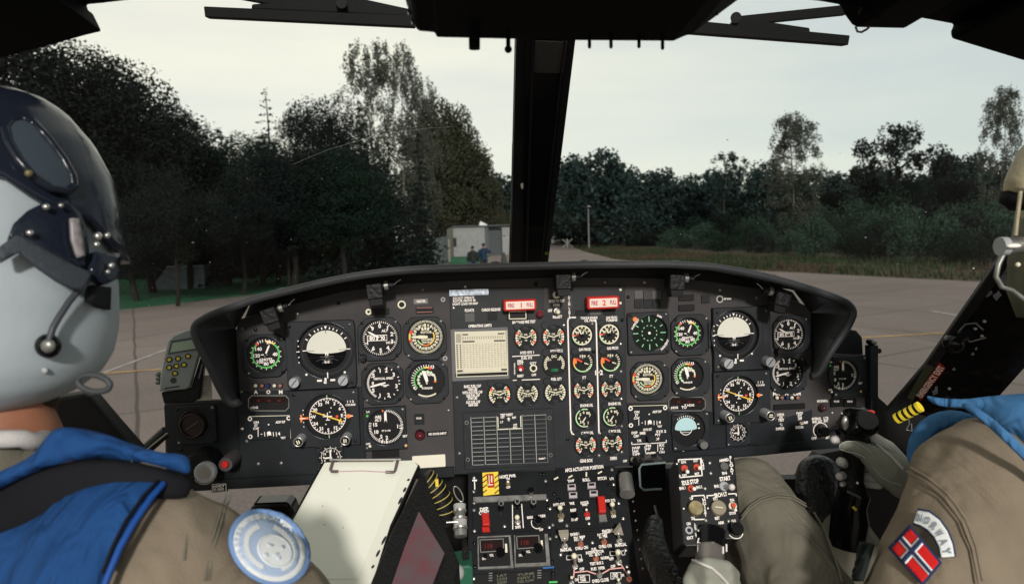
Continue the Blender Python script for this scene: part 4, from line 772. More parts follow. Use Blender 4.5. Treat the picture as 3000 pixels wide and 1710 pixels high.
pr(.02, .05, .12, .27, tk2); pr(.15, .055, .26, .09, tk); pr(.84, .055, .97, .09, tk); pr(.15, .225, .38, .265, tk); pr(.76, .225, .98, .265, tk); pr(.02, .935, .13, .985, tk); pr(.88, .935, .99, .985, tk)
for i in range(18): pr(.15+i*.045, .12, .17+i*.045, .19, tk2)
random.seed(3)
for r_ in range(13):
    y = .31+r_*.046; pr(.02, y, .055, y+.03, tk); pr(.085, y, .115, y+.03, tk)
    for c in range(14): pr(.155+c*.06, y+.004, .155+c*.06+random.uniform(.02, .045), y+.022, tk2)
for x in (.14, .99, .14): pr(x, .03, x+.004, .99, tk2)
build(mb, 'limits_table', o); mb = MB(); LN([(1333, 971), (1338, 1102), (1487, 1097), (1484, 967)], 2, cream, .0062, mb); LN([(1337, 1092), (1486, 1086)], 2, cream, .0062, mb); LN([(1338, 1097), (1486, 1091)], 9, dialm, .0060, mb); build(mb, 'table_frame', o)
# caution panel
o = plate('caution_panel', (1358, 1199, 1621, 1364), .009, bezelm, .004, .002)[0]
mb = MB(); q = [PP.uv(*p) for p in ((1379, 1218), (1597, 1208), (1603, 1349), (1384, 1357))]; mb.prism(q, .009, .0094, mat('caution_glass', (.020, .023, .027), .3), PM); cl = mat('caution_line', (.36, .36, .34), .5); cl2 = mat('caution_line_dim', (.13, .13, .13), .5)
for i, c in enumerate((0, .17, .34, .51, .68, .85, 1)):
    t0_ = .28 if i == 3 else 0; m_ = cl if i < 6 else cl2; pr(c-.004, t0_, c+.004, 1, m_, .0098)
for r_ in range(12):
    y = .02+r_*.089
    for c in range(6):
        if r_ < 3 and c in (2, 3): continue
        m_ = cl if (c < 2 or (c < 4 and r_ < 8 and r_ % 2) or r_ == 0) else cl2; pr(c*.17+.01, y-.004, c*.17+.155, y+.006, m_, .0097)
pr(.34, .27, .68, .285, cream, .0098); pr(.35, .02, .362, .25, cream, .0098); pr(.655, .02, .667, .25, cream, .0098)
W('TEST RESET', 1483, 1211, 6, 37, z=.0099, mb=mb); W('RESET', 1505, 1219, 5, 12, z=.0099, mb=mb); W('TST', 1471, 1219, 5, 12, z=.0099, mb=mb); W('LT', 1469, 1232, 5, 9, z=.0099, mb=mb); W('OFF', 1508, 1240, 5, 11, z=.0099, mb=mb); W('BUS 2', 1508, 1247, 5, 12, z=.0099, mb=mb); W('ALERT', 1586, 1338, 4, 20, z=.0102, mb=mb)
build(mb, 'caution_grid', o); toggle(1489, 1224, (1490, 1226), 4, 6, silver, white, o, z=.009, L=.01)
for x, y in ((1367, 1234), (1608, 1220), (1370, 1341), (1611, 1328)): knob('fastener', x, y, 6, .002, steel, .009, par=o, cap=black)
# left side switches
def lampsrow(xs, y, ls, yl, cs):
    for x, c in zip(xs, cs): knob('marker_lamp', x, y, 6.2, .004, black, .001, ballc=c)
    mb = MB(); 
    for x, t in ls: W(t, x, yl, 9, z=.0022, mb=mb)
    build(mb, 'lamp_lettering', IP)
pinkm = mat('rose_lamp', (.35, .16, .14), .3); bl = mat('blue_lamp', (.02, .04, .16), .3)
lampsrow((751, 770, 787, 806, 823), 1128, ((751, 'A'), (787, 'O'), (823, 'M')), 1147, (cream, pinkm, bl, cream, pinkm)); lampsrow((2273, 2287, 2303, 2316, 2333), 1163, ((2273, 'MA'), (2303, 'M'), (2333, 'OM')), 1152, (cream, pinkm, bl, cream, pinkm))
for x0, x1, y0, y1, tx in ((730, 848, 1157, 1201, 'HDG'), (1957, 2064, 1161, 1201, 'HDG')):
    c = 10; pts = [(x0+c, y0), (x1-c, y0), (x1, y0+c), (x1, y1-c), (x1-c, y1), (x0+c, y1), (x0, y1-c), (x0, y0+c)]; o = build(MB().prism([PP.uv(*p) for p in pts[::-1]], 0, .004, dialm, PM), 'digital_display', IP); mb = MB(); LN(pts+[pts[0]], 2.5, silver if x0 < 800 else greym, .0045, mb)
    a = [PP.uv(*p) for p in ((x0+8, y0+5), (x1-8, y0+5), (x1-8, y0+20), (x0+8, y0+20))]; mb.poly(a, .0044, mat('dark_red_window', (.010, .002, .002), .4), PM)
    for i in range(3): mb.poly([PP.uv(x0+25+i*30+a_, y0+12+b_) for a_, b_ in ((0, 0), (9, 0), (9, 5), (0, 5))], .0047, mat('red_digit', (.09, .006, .004), .5), PM)
    W(tx, x0+17, y1-9, 6, z=.0045, mb=mb)
    if x0 > 800: W('TO', x0+45, y1-10, 7, z=.0045, mb=mb); W('T HDG', x0+60, y1-16, 6, z=.0045, mb=mb)
    build(mb, 'display_frame', o)
for x0, x1, y0, y1, fl in ((729, 856, 1214, 1284, 0), (1839, 1954, 1184, 1251, 1)):
    o = plate('radio_control', (x0, y0, x1, y1), .006, navy, .001, .001)[0]; mb = MB(); LN([(x0+3, y0+3), (x1-3, y0)], 1.6, cream, .0063, mb)
    if not fl: LN([(x1-3, y0), (x1-2, y1-3)], 1.6, cream, .0063, mb)
    for xx, yy in ((x0+6, y0+10), (x1-8, y0+8), (x0+7, y1-8)): mb.poly(circ(6.5*PP.k(xx, yy), 14, *PP.uv(xx, yy)), .0064, white, PM); mb.poly(circ(3.4*PP.k(xx, yy), 10, *PP.uv(xx, yy)), .0066, dialm, PM)
    W('ADF DF', x1-32, y0+19, 6, 27, z=.0064, mb=mb); W('TEST', x1-24, y1-5, 5, 14, z=.0064, mb=mb)
    for i in range(3): W(('ON', 'ST', 'CW')[i], x0+24, y0+20+i*9, 6, z=.0064, mb=mb)
    for i in range(7): W('|' if i % 3 else ('-', '2', '4')[i // 3], x0+40+i*8.5, y1-17, 8, z=.0064, mb=mb)
    LN([(x0+30, y0+42), (x0+30, y1-9)], 2, white, .0064, mb); u = PP.uv(x0+62, y1-18); mb.poly(circ(6*PP.k(800, 1250), 14, *u), .0066, white, PM); W('.', x0+60, y0+20, 14, z=.0064, mb=mb); build(mb, 'control_lettering', o)
# transponder style switches, lower right of centre
mb = Sep('label_text', IP)
for t, x, y, w_ in [('VHF FM', 1890, 1257, 14), ('INT', 1904, 1256, 10), ('DISP', 1858, 1266, 18), ('EMER', 1882, 1267, 18), ('SYS 2', 1936, 1262, 30), ('OFF', 1863, 1276, 16), ('T/R', 1872, 1289, 14), ('PVT', 1926, 1272, 16), ('DF', 1925, 1284, 12), ('VHF', 1864, 1310, 20), ('AM', 1862, 1320, 14), ('OFF', 1863, 1329, 22), ('FM', 1898, 1304, 16), ('HF', 1898, 1313, 14), ('OFF', 1905, 1326, 26), ('RX', 1938, 1302, 16), ('TX', 1938, 1313, 12), ('ON', 1938, 1323, 16)]: W(t, x, y, 6.5, w_, z=.0024, mb=mb)
LN([(1850, 1294), (1850, 1300), (1922, 1296), (1951, 1294), (1951, 1288)], 2.4, white, .0024, mb); LN([(1852, 1308), (1854, 1328)], 2, white, .0024, mb); LN([(1888, 1306), (1891, 1326), (1920, 1324)], 2, white, .0024, mb); LN([(1926, 1300), (1926, 1320)], 2, white, .0024, mb)
for t, x, y, w_ in [('DOPPLER', 2285, 1213, 22), ('ON', 2286, 1221, 10), ('TEST', 2287, 1229, 18), ('FWD', 2341, 1209, 20), ('SYS', 2341, 1217, 12), ('OFF', 2342, 1225, 12), ('LAMP', 2358, 1236, 16), ('DOPPLER', 2284, 1254, 26), ('BEACON', 2340, 1250, 24), ('INTERIOR', 2390, 1225, 28), ('LTS', 2418, 1223, 15), ('MAIN', 2385, 1234, 14), ('INST', 2401, 1233, 12), ('SEAT', 2418, 1231, 14), ('OFF', 2383, 1282, 16), ('BRT', 2423, 1280, 12), ('NORMAL', 2408, 1173, 34)]: W(t, x, y, 6.5, w_, z=.0024, mb=mb)
knob('selector_knob', 1903, 1277, 13, .018, bezelm, .002); knob('indicator_stud', 1853, 1343, 8, .006, cream, .002)
plate('blank_plate', (2265, 1182, 2357, 1198), .003, dialm, 0, .001); knob('dimmer_knob', 2402, 1258, 15, .02, blackg, .002); D = Dial(2402, 1258, 22, .0022); D.arc(-150, 95, .92, 1.02, white); build(D.mb, 'dimmer_scale', IP); knob('indicator_lamp', 2406, 1193, 11, .008, mat('dark_rose_lens', (.05, .02, .025), .2), 0, ballc=mat('dark_rose_lens', (.05, .02, .025), .2))
for x0 in (2431, 2470):
    o = mark('push_button', x0, 1166, x0+36, 1190, black, .004, 0); mb = MB(); W('VTO ON', x0+16, 1174, 5, 16, z=.0046, mb=mb); build(mb, 'button_lettering', o)
toggle(2286, 1242, (2287, 1246), 3, 5, steel, z=.002, L=.012); toggle(2345, 1238, (2345, 1238), 3, 5, steel, amber, z=.002, L=.012)
# top strip small lights
def slot(x0, y0, x1, y1, edge=None):
    o = mark('annunciator', x0, y0, x1, y1, dialm, .004, 0, .002)
    if edge: mb = MB(); LN([(x0+4, y0+3), (x1-4, y0+2)], 2, pinkm, .0044, mb); LN([(x0+4, y1-3), (x1-4, y1-4)], 2, pinkm, .0044, mb); build(mb, 'light_frame', o)
slot(1088, 903, 1141, 921); slot(1218, 898, 1270, 917, 1); slot(1987, 862, 2032, 880); slot(1987, 892, 2033, 910)
for x, y, a, b in ((1177, 892, 12, 8), (1080, 913, 9, 4), (1298, 877, 7, 3), (1304, 1049, 7, 3)): ringm('socket', x, y, a, b, cream if a > 7 else grey, .0006)
for x in (1858, 1910):
    mark('push_button', x, 851, x+25, 875, greyd, .003, 0)
for x in (1858, 1885, 1911): mark('push_button', x, 878, x+24, 902, navy, .003, 0)
mark('push_button', 1884, 853, 1909, 877, charcoal, .0045, 0); mark('push_button', 2054, 864, 2078, 887, navy, .003, 0)
ringm('socket', 2108, 876, 11, 7, silver, .0008); o = mark('label_tape', 2118, 870, 2147, 881, black, .001); mb = MB(); W('IFF ENG', 2131, 875, 5, 22, z=.0014, mb=mb); build(mb, 'tape_lettering', o)
o = mark('label_tape', 1212, 875, 1254, 890, mat('grey_tape', (.18, .17, .17), .6), .001); mb = MB(); W('MASTER', 1234, 882, 6, 26, z=.0014, mb=mb); build(mb, 'tape_lettering', o)
o = mark('label_tape', 1250, 1262, 1311, 1276, black, .001); mb = MB(); W('NO DOOR INPUT', 1282, 1269, 6, 52, z=.0014, mb=mb); build(mb, 'tape_lettering', o)
mark('label_card', 1208, 1332, 1305, 1368, mat('cream_card', (.72, .68, .58), .7), .002, 0, .002); o = mark('annunciator', 1214, 1212, 1243, 1241, navy, .004); mb = MB(); W('VTO ON', 1227, 1223, 5, 15, z=.0044, mb=mb); build(mb, 'button_lettering', o)
knob('warning_lamp', 1231, 1271, 15, .010, rubber, 0, ballc=mat('rose_dome', (.10, .012, .018), .12)); mark('blank_plate', 1090, 1318, 1170, 1340, dialm, .001)
# round air vent, far left
o = case('air_vent', 578, 1242, 57, 44, 572, 1240, shape='sq', zt=.008, m=navy, z0=.003, label='round dark vent below the handheld receiver', rim=mat('bronze_ring', (.05, .035, .035), .25, metal=.5)); u = PP.uv(567, 1243); mb = MB().lathe([(.024, .004), (.0225, .012), (.021, .012), (.020, .006)], mat('bronze_ring', (.05, .035, .035), .25), PM @ Matrix.Translation((*u, 0)), 28); mb.box((u[0], u[1], .0085), (.028, .001, .001), greym, PM @ Matrix.Translation((*u, 0)) @ Matrix.Rotation(R(32), 4, 'Z') @ Matrix.Translation((-u[0], -u[1], 0))); build(mb, 'vent_flap', o)
# screws on the panel
for x, y in ((871, 919), (857, 949), (992, 888), (1238, 848), (1363, 839), (1329, 902), (1569, 832), (1771, 826), (1889, 827), (2110, 850), (2216, 872), (1840, 870), (1339, 1163), (1314, 1201), (1346, 1326), (1662, 1284), (1754, 1332), (1820, 1322), (1431+390, 937), (1651, 952), (1734, 948), (1570, 1347), (1817, 1007), (1818, 1087), (1737, 1029), (709, 963), (749, 966), (707, 1147), (711, 1255), (724, 1291), (758, 1357), (825, 1355), (761, 1407), (870, 1398), (1318, 1381), (2250, 1317), (2343, 1308), (2404, 1303), (2210, 1300), (2001, 1321), (2067, 1318), (2100, 1315), (617, 1290), (534, 1287), (532, 1315), (627, 1312), (2518, 1154), (1819, 1167), (1820, 1247)):
    u = PP.uv(x, y); z = .004 if 1320 < x < 1832 else (.002 if y > 1180 else 0); build(MB().ball((*u, z), (.0036, .0036, .002), random.choice((steel, blackg, steel, silver)), 10, PM), 'screw', IP)
# far right wing of the panel
mb = MB().prism([PP.uv(*p) for p in [(2458, 1040), (2470, 985), (2495, 965), (2520, 970), (2537, 990), (2540, 1040)]][::-1], -.03, -.012, navy, PM, .002); build(mb, 'wing_plate', IP)
mb = MB().prism([PP.uv(*p) for p in [(2534, 1010), (2535, 1300), (2556, 1298), (2556, 1008)]], 0, .02, navy, PM, .001); build(mb, 'edge_rail', IP); knob('thumb_screw', 2545, 1000, 9, .018, blackg, .0, ballc=steel); knob('thumb_screw', 2562, 1025, 8, .016, rubber, .0)
# cyclic corner block on the left: black boss, grey cap, red button
knob('boss', 610, 1352, 48, .05, rubber, 0, r2=.9); knob('trim_cap', 633, 1357, 30, .012, grey, .05, cap=silver); knob('red_button', 688, 1336, 21, .055, mat('dark_grey_boss', (.07, .06, .065), .35), 0); o = knob('red_button_core', 688, 1334, 10, .006, redb, .055)
D = Dial(633, 1357, 32, .0625); D.arc(100, 240, .92, 1.0, silver); build(D.mb, 'cap_highlight_ring', IP)
o = plate('small_placard', (623, 1411, 668, 1438), .008, blackg, .0, .001)[0]; mb = MB(); W('INSPECT', 645, 1419, 6, 32, z=.0085, mb=mb); W('TO CHECK', 645, 1428, 6, 32, z=.0085, mb=mb); LN([(626, 1413), (666, 1412), (667, 1435), (627, 1436), (626, 1413)], 1.5, white, .0085, mb); build(mb, 'placard_lettering', o)
# paper sheet on the panel beside the receiver
o = plate('note_card', (560, 1096, 629, 1168), .016, paper, .0155, .0005)[0]; mb = MB(); q = [PP.uv(*p) for p in ((565, 1100), (627, 1098), (627, 1162), (565, 1164))]
for i in range(8): pr(.1, .1+i*.1, .1+.8*random.uniform(.6, 1), .125+i*.1, tk2, .0165)
build(mb, 'note_lines', o)
# ---- glareshield
rimp = [(690, 1176), (681, 1182), (666, 1180), (650, 1164), (628, 1123), (600, 1062), (575, 1015), (563, 985), (560, 962), (566, 948), (582, 936), (618, 917), (690, 890), (750, 870), (850, 845), (958, 819), (1066, 799), (1187, 785), (1350, 776), (1480, 771), (1588, 769), (1720, 767), (1850, 768), (1968, 769), (2088, 777), (2170, 790), (2270, 812), (2390, 847), (2474, 878), (2500, 896), (2508, 916), (2500, 940), (2482, 972), (2438, 1036), (2412, 1085), (2398, 1100), (2384, 1102)]
ZR = .115
o3 = [PP.at(x, y, ZR) for x, y in rimp]
# inner edge of the rolled rim, then the side wall reaching back to the face plate
cen = PP.at(1540, 1080, ZR); thick = .0105
mb = MB(); n_ = len(o3); secs = []
dense = []
for i in range(n_-1):
    a, b, c, d = o3[max(i-1, 0)], o3[i], o3[i+1], o3[min(i+2, n_-1)]
    for j in range(5): t = j/5; dense.append(.5*((2*b)+(c-a)*t+(2*a-5*b+4*c-d)*t*t+(3*b-a-3*c+d)*t**3))
dense.append(o3[-1]); hood = mat('hood_paint', (.028, .029, .033), .5, bump=.5, bscale=500, var=.25, vscale=12)
cnt = [p+(cen-p).normalized()*.006*min(1, 1) for p in dense]
mb.tube(cnt, .0072, hood, 12); build(mb, 'rim', IP)
back = []; front = []
m_ = len(cnt)
iL = 12*5-2; iR = 27*5+2
for i, p in enumerate(cnt):
    u_ = (p-PO).dot(PU); v_ = (p-PO).dot(PV)
    Lx, Rx = PP.uv(688, 1000)[0], PP.uv(2381, 1000)[0]; top_y = 0
    if i < iL: bu = Lx; bv = max(min(v_, PP.uv(687, 960)[1]), PP.uv(690, 1174)[1])
    elif i > iR: bu = Rx; bv = max(min(v_, PP.uv(2381, 915)[1]), PP.uv(2381, 1095)[1])
    else: bu = u_; bv = v_+.004
    back.append(PM @ Vector((bu, bv, 0)))
off = [(cen-p).normalized()*.0035 for p in cnt]
def skin(A, B, d): 
    k = len(A); vs = A+B+[a+o_ for a, o_ in zip(A, d)]+[b+o_ for b, o_ in zip(B, d)]; fs = []
    for i in range(k-1): fs += [[i, i+1, k+i+1, k+i], [2*k+i, 3*k+i, 3*k+i+1, 2*k+i+1], [i, 2*k+i, 2*k+i+1, i+1], [k+i, k+i+1, 3*k+i+1, 3*k+i]]
    return vs, fs
i0, i1 = iL, iR
for a, b, nm in ((0, i0+1, 'hood_side'), (i1-1, m_, 'hood_side')): vs, fs = skin(cnt[a:b], back[a:b], off[a:b]); build(MB().add(vs, fs, hood, True), nm, IP)
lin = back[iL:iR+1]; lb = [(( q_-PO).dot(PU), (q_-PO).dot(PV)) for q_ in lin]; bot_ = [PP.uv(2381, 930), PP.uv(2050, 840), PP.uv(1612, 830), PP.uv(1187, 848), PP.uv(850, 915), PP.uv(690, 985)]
build(MB().prism([(x_, y_-.004) for x_, y_ in lb[::-1]]+bot_[::-1], -.03, -.0125, black, PM), 'hood_shade_strip', IP)  # black plate behind the gap, coloured as the shade under the rim
deep = [p+Vector((0, .30, -.004)) for p in cnt[i0:i1]]; vs, fs = skin(cnt[i0:i1], deep, off[i0:i1]); build(MB().add(vs, fs, hood, True), 'glareshield', IP)
for x, y in ((830, 846), (1078, 797), (1186, 784), (1450, 768), (1712, 764), (1980, 765), (2060, 772), (2262, 806), (2322, 824)):
    c = PP.at(x, y+5, ZR-.03); build(MB().ball(c, (.011, .011, .0055), hood, 12), 'hood_screw', IP)
# panel lamps hanging under the hood: box, round barrel and wire
def lamp(px, py, d, tilt=0, w_=46):
    """d = +1 barrel runs to the right"""
    z = .085; k = depth(PP.at(px, py, z))/F; u = PP.uv(px, py, z); Mx = PM @ Matrix.Translation((u[0], u[1], z)) @ Matrix.Rotation(R(tilt), 4, 'Z'); o = build(MB().prism(rrect(w_*k, 46*k, .002, 0, -12*k), -.035, 0, rubber, Mx, .0015), 'panel_lamp', IP)
    mb = MB().prism([(-w_*.46*k, -30*k), (w_*.46*k, -30*k), (w_*.42*k, -56*k), (-w_*.34*k, -56*k)][::(1)], -.034, -.004, black, Mx, .001); build(mb, 'lamp_snout', o)
    b = [Mx @ Vector((d*x*k, 0, -.018)) for x in (w_*.4, w_*.4+38)]; mb = MB().cyl(b[0], b[1], 13*k, 12*k, rubber).cyl(b[0].lerp(b[1], .25), b[0].lerp(b[1], .55), 14*k, 14*k, steel); build(mb, 'lamp_barrel', o)
    c = Mx @ Vector((d*(w_*.4+38)*k, 0, -.018)); e = Mx @ Vector((d*(w_*.4+60)*k, 12*k, -.02)); f = Mx @ Vector((d*(w_*.4+40)*k, -14*k, -.04)); build(MB().tube([c, c.lerp(e, .5)+Vector((0, 0, .001)), e], .0011, mat('bare_wire', (.4, .4, .4), .4), 6), 'lamp_wire', o)
for a in ((784, 914, 1, 17), (1095, 841, 1, 5), (1651, 812, 1, 0), (1986, 814, 1, -3), (2300, 862, -1, -17)): lamp(*a)
# ============================================================ CABIN FRAME, OVERHEAD, CONSOLE, CONTROLS
def plane3(o, x, y):
    """plane through o; x gives the local x direction, y another point on it (up side)"""
    o, x, y = Vector(o), Vector(x), Vector(y); a = (x-o).normalized(); n_ = a.cross(y-o).normalized(); b = n_.cross(a); q = Plane(Matrix(((a.x, b.x, n_.x, o.x), (a.y, b.y, n_.y, o.y), (a.z, b.z, n_.z, o.z), (0, 0, 0, 1)))); return q
def ppoly(pp, pts): return [pp.uv(*p) for p in pts]
def fan(pts, Y, dv, m, mb=None):
    A = [P(x, y, Y if not callable(Y) else Y(x, y)) for x, y in pts]; return (mb or MB()).hull2(A, [p+Vector(dv) for p in A], m)
roofm = mat('roof_black', (.0015, .0015, .002), .7, spec=.08, var=.4, vscale=9); frm = mat('frame_charcoal', (.013, .013, .015), .5, bump=.3, bscale=200, var=.4, vscale=12); chip = mat('chipped_edge', (.20, .21, .10), .7, var=.5, vscale=40)
o = build(fan([(-300, -400), (520, -400), (403, 0), (300, 12), (256, 16), (262, 36), (274, 41), (300, 94), (250, 106), (137, 138), (20, 168), (-300, 215)], .95, (0, -.55, .04), roofm), 'cabin_roof', label='black curved roof edge at the upper left corner', cat='roof frame'); bevel(o, .006)
T = thing('roof_frame', 'black roof frame at the upper right with a stepped lip', 'roof frame', P(2800, 50, .95))
o = build(fan([(2300, -400), (2329, 0), (2400, 8), (2458, 18), (2470, 45), (2493, 76), (2509, 84), (2650, 87), (2655, 49), (2789, 74), (2781, 94), (2783, 116), (3000, 182), (3400, 300), (3400, -400)], .95, (0, -.55, .04), roofm), 'frame_body', T); bevel(o, .005)
build(MB().tube([P(x, y, .93) for x, y in ((2506, 78), (2512, 93), (2524, 95), (2540, 86), (2548, 78))], .0016, steel, 6), 'wire_loop', T)
build(MB().tube([P(x, y, .91) for x, y in ((2520, 30), (2560, 40), (2620, 30), (2700, -10))], [.006, .008, .008, .006], roofm, 8), 'cable', T)
# cabin roof skin over the pilots, closing the overhead light
o = build(MB().prism([(-1.15, .02), (1.15, .02), (1.15, .86), (-1.15, .86)], 2.62, 2.66, roofm), 'cabin_ceiling', kind='structure')
# centre post
T = thing('windshield_post', 'thick black centre post between the two windshield panes with a grey mesh plate', 'windshield post', P(1550, 770, 1.62))
def post(x0a, x1a, x0b, x1b, m, nm, dv, y0=100, y1=800, dz=0):
    Yt, Yb = 1.25+dz, 1.62+dz
    def Yf(x, y): return Yt+(Yb-Yt)*(y-118)/(772-118)
    build(fan([(x0a, y0), (x1a, y0), (x1b, y1), (x0b, y1)], Yf, dv, m), nm, T)
post(1540, 1664, 1532, 1590, blackg, 'post_core', (0, .05, .02)); post(1513, 1545, 1496, 1536, frm, 'left_flange', (0, .03, .01), dz=.01); post(1658, 1688, 1586, 1602, frm, 'right_flange', (0, .03, .01), dz=.01)
post(1560, 1567, 1540, 1545, frm, 'post_ridge', (0, .012, .004), dz=-.012); post(1655, 1660, 1580, 1584, frm, 'post_ridge', (0, .012, .004), dz=-.012)
def Yf2(x, y): return 1.25+.37*(y-118)/654
build(fan([(1568, 121), (1662, 124), (1647, 241), (1562, 240)], lambda x, y: Yf2(x, y)-.014, (0, .006, .003), mat('mesh_plate', (.075, .075, .072), .7, var=.5, vscale=700)), 'mesh_plate', T)
mb = MB().tube([P(x, y, Yf2(x, y)+.02) for x, y in ((1502, 420), (1499, 560), (1495, 660), (1492, 775))], .0014, chip, 6); build(mb, 'chipped_seal', T)
build(fan([(1597, 686), (1612, 688), (1606, 746), (1592, 745)], 1.60, (0, .01, 0), mat('yellow_green_tape', (.16, .19, .05), .7)), 'sealant_patch', T)
build(fan([(1602, 620), (1618, 604), (1606, 672), (1598, 684)], 1.63, (0, .01, 0), frm), 'seal_web', T)
build(MB().ball(P(1588, 724, 1.59), (.0035, .003, .006), cream), 'rivet', T); build(MB().ball(P(1530, 542, 1.47), (.0035, .003, .009), cream), 'rivet', T)
# windshield panes
gm = bpy.data.materials.new('windshield_glass'); gm.use_nodes = True; n = gm.node_tree.nodes; l = gm.node_tree.links; n.remove(n['Principled BSDF']); tr = n.new('ShaderNodeBsdfTransparent'); tr.inputs[0].default_value = (.97, .97, .97, 1); gl = n.new('ShaderNodeBsdfGlossy'); gl.inputs['Roughness'].default_value = .02; ms = n.new('ShaderNodeMixShader'); fr = n.new('ShaderNodeFresnel'); fr.inputs[0].default_value = 1.2
l.new(fr.outputs[0], ms.inputs[0]); l.new(tr.outputs[0], ms.inputs[1]); l.new(gl.outputs[0], ms.inputs[2]); l.new(ms.outputs[0], n['Material Output'].inputs[0])
speck = mat('dried_speck', (.42, .43, .40), .8)
random.seed(77)
for nm, c, lab in (('left', [P(-350, -60, 1.17), P(1516, -60, 1.22), P(1498, 790, 1.66), P(-250, 1110, 1.66)], 'left windshield pane speckled with dried dirt'), ('right', [P(1685, -60, 1.22), P(3350, -60, 1.17), P(3300, 1110, 1.66), P(1606, 790, 1.66)], 'right windshield pane speckled with dried dirt')):
    T = thing('windshield', lab, 'windshield', sum(c, Vector())/4); mb = MB().hull2(c, [p+Vector((0, .004, 0)) for p in c], gm); build(mb, 'pane', T); mb = MB()
    for i in range(60 if nm == 'left' else 36):
        a, b = random.random(), .34+.55*random.random(); p = (c[0]*(1-a)+c[1]*a)*(1-b)+(c[3]*(1-a)+c[2]*a)*b; r_ = random.uniform(.0006, .0014)*(1.5 if random.random() < .12 else 1); mb.ball(p+Vector((0, -.003, 0)), (r_*random.uniform(1, 1.8), r_*.5, r_), speck, 6)
    build(mb, 'dirt_specks', T, kind='stuff')
    if nm == 'left': build(MB().tube([P(x, y, 1.17+.49*(y+60)/850)+Vector((0, -.004, 0)) for x, y in ((860, 482), (960, 440), (1080, 405), (1180, 386), (1260, 376), (1330, 373))], .00035, speck, 4), 'wiper_scratch', T)
# wipers
wipm = mat('wiper_black', (.002, .0025, .0025), .6, spec=.1)
def wiper(lab, blade, arm, piv, Y):
    T = thing('windshield_wiper', lab, 'wiper', P(*piv, Y)); o = build(fan(blade, Y, (0, .025, .004), wipm), 'blade', T); bevel(o, .002); o = build(fan(arm, Y+.03, (0, .015, .002), wipm), 'arm', T); bevel(o, .002); build(MB().cyl(P(*piv, Y-.01), P(*piv, Y+.05), .011, .011, frm), 'pivot', T)
wiper('left windshield wiper parked along the top of the pane', [(596, 19), (1215, 46), (1216, 80), (600, 51)], [(770, -60), (800, -60), (1215, 30), (1215, 48), (736, 26), (738, 13), (771, 10), (690, -5)], (1000, 8), 1.42)
wiper('right windshield wiper angled from its arm under the roof', [(2010, 58), (2491, 104), (2486, 133), (2010, 97)], [(2155, 48), (2480, 14), (2480, 44), (2262, 66), (2372, 82), (2374, 96), (2140, 80)], (2156, 52), 1.42)
# overhead switch console
T = thing('overhead_console', 'black overhead switch console hanging from the roof with small levers below', 'overhead console', P(1600, 60, .78)); YO = .78
o = build(fan([(1120, -560), (1180, -20), (1215, 80), (1227, 94), (1276, 98), (1278, 112), (1500, 117), (1687, 121), (1971, 123), (2000, 110), (2031, 98), (2190, -20), (2500, -560)], YO, (0, -.30, .03), roofm), 'housing', T); bevel(o, .004)
def pin(px, y0, y1, r_, name='switch', ballr=0, Y=YO-.02):
    mb = MB().cyl(P(px, y0, Y), P(px, y1, Y), r_, r_, roofm, 10)
    if ballr: mb.ball(P(px, y1-3, Y), ballr, roofm, 10)
    else: mb.ball(P(px, y1, Y), r_, roofm, 8)
    build(mb, name, T)
build(MB().cyl(P(1390, 90, YO-.03), P(1390, 144, YO-.03), .0062, .0060, roofm), 'rotary_knob', T); pin(1489, 100, 148, .0025, 'lever', .0042)
for x, y in ((1727, 138), (1790, 138), (1872, 137), (1941, 142)): pin(x, 100, y, .002)
random.seed(8)
for i in range(38):
    x = 1210+(i % 13)*72+random.uniform(-12, 12); y = 8+(i//13)*30+random.uniform(-6, 6); c = P(x, y, YO-.004); o = build(MB().cyl(c, c+Vector((0, -.010, 0)), .0045, .0045, blackg, 10).cyl(c+Vector((0, -.008, 0)), c+Vector((0, -.022, -.006)), .0016, .0022, steel if i % 4 == 0 else blackg, 8), 'switch', T)
# lower structure
o = build(fan([(1235, 1392), (1340, 1388), (1850, 1368), (2000, 1372), (2190, 1404), (2345, 1402), (2400, 1330), (2560, 1300), (2556, 1130), (2575, 1165), (2625, 1210), (2700, 1195), (2900, 1240), (2900, 1900), (1100, 1900)], 1.47, (0, .03, 0), black), 'cabin_bulkhead', kind='structure')
o = build(fan([(740, 1476), (835, 1472), (852, 1480), (866, 1520), (840, 1570), (780, 1600), (700, 1560)], 1.30, (0, .05, .0), blackg), 'yaw_pedal', label='black foot pedal below the left end of the panel beside the clipboard', cat='pedal'); bevel(o, .006)
# left door post and sill
T = thing('door_frame', 'black lower door frame behind the left pilot', 'door frame', P(260, 1230, .98)); o = build(fan([(60, 1200), (130, 1168), (240, 1152), (262, 1160), (330, 1240), (405, 1325), (300, 1420), (60, 1420)], .98, (0, .03, .0), black), 'post', T); bevel(o, .005)
build(MB().tube([P(x, y, 1.22) for x, y in ((395, 1345), (440, 1305), (488, 1262))], .010, black, 8), 'sill_rail', T); build(MB().tube([P(x, y, 1.20) for x, y in ((415, 1330), (450, 1300), (490, 1268))], .0016, mat('sill_trim', (.25, .24, .18), .6), 6), 'sill_trim', T)
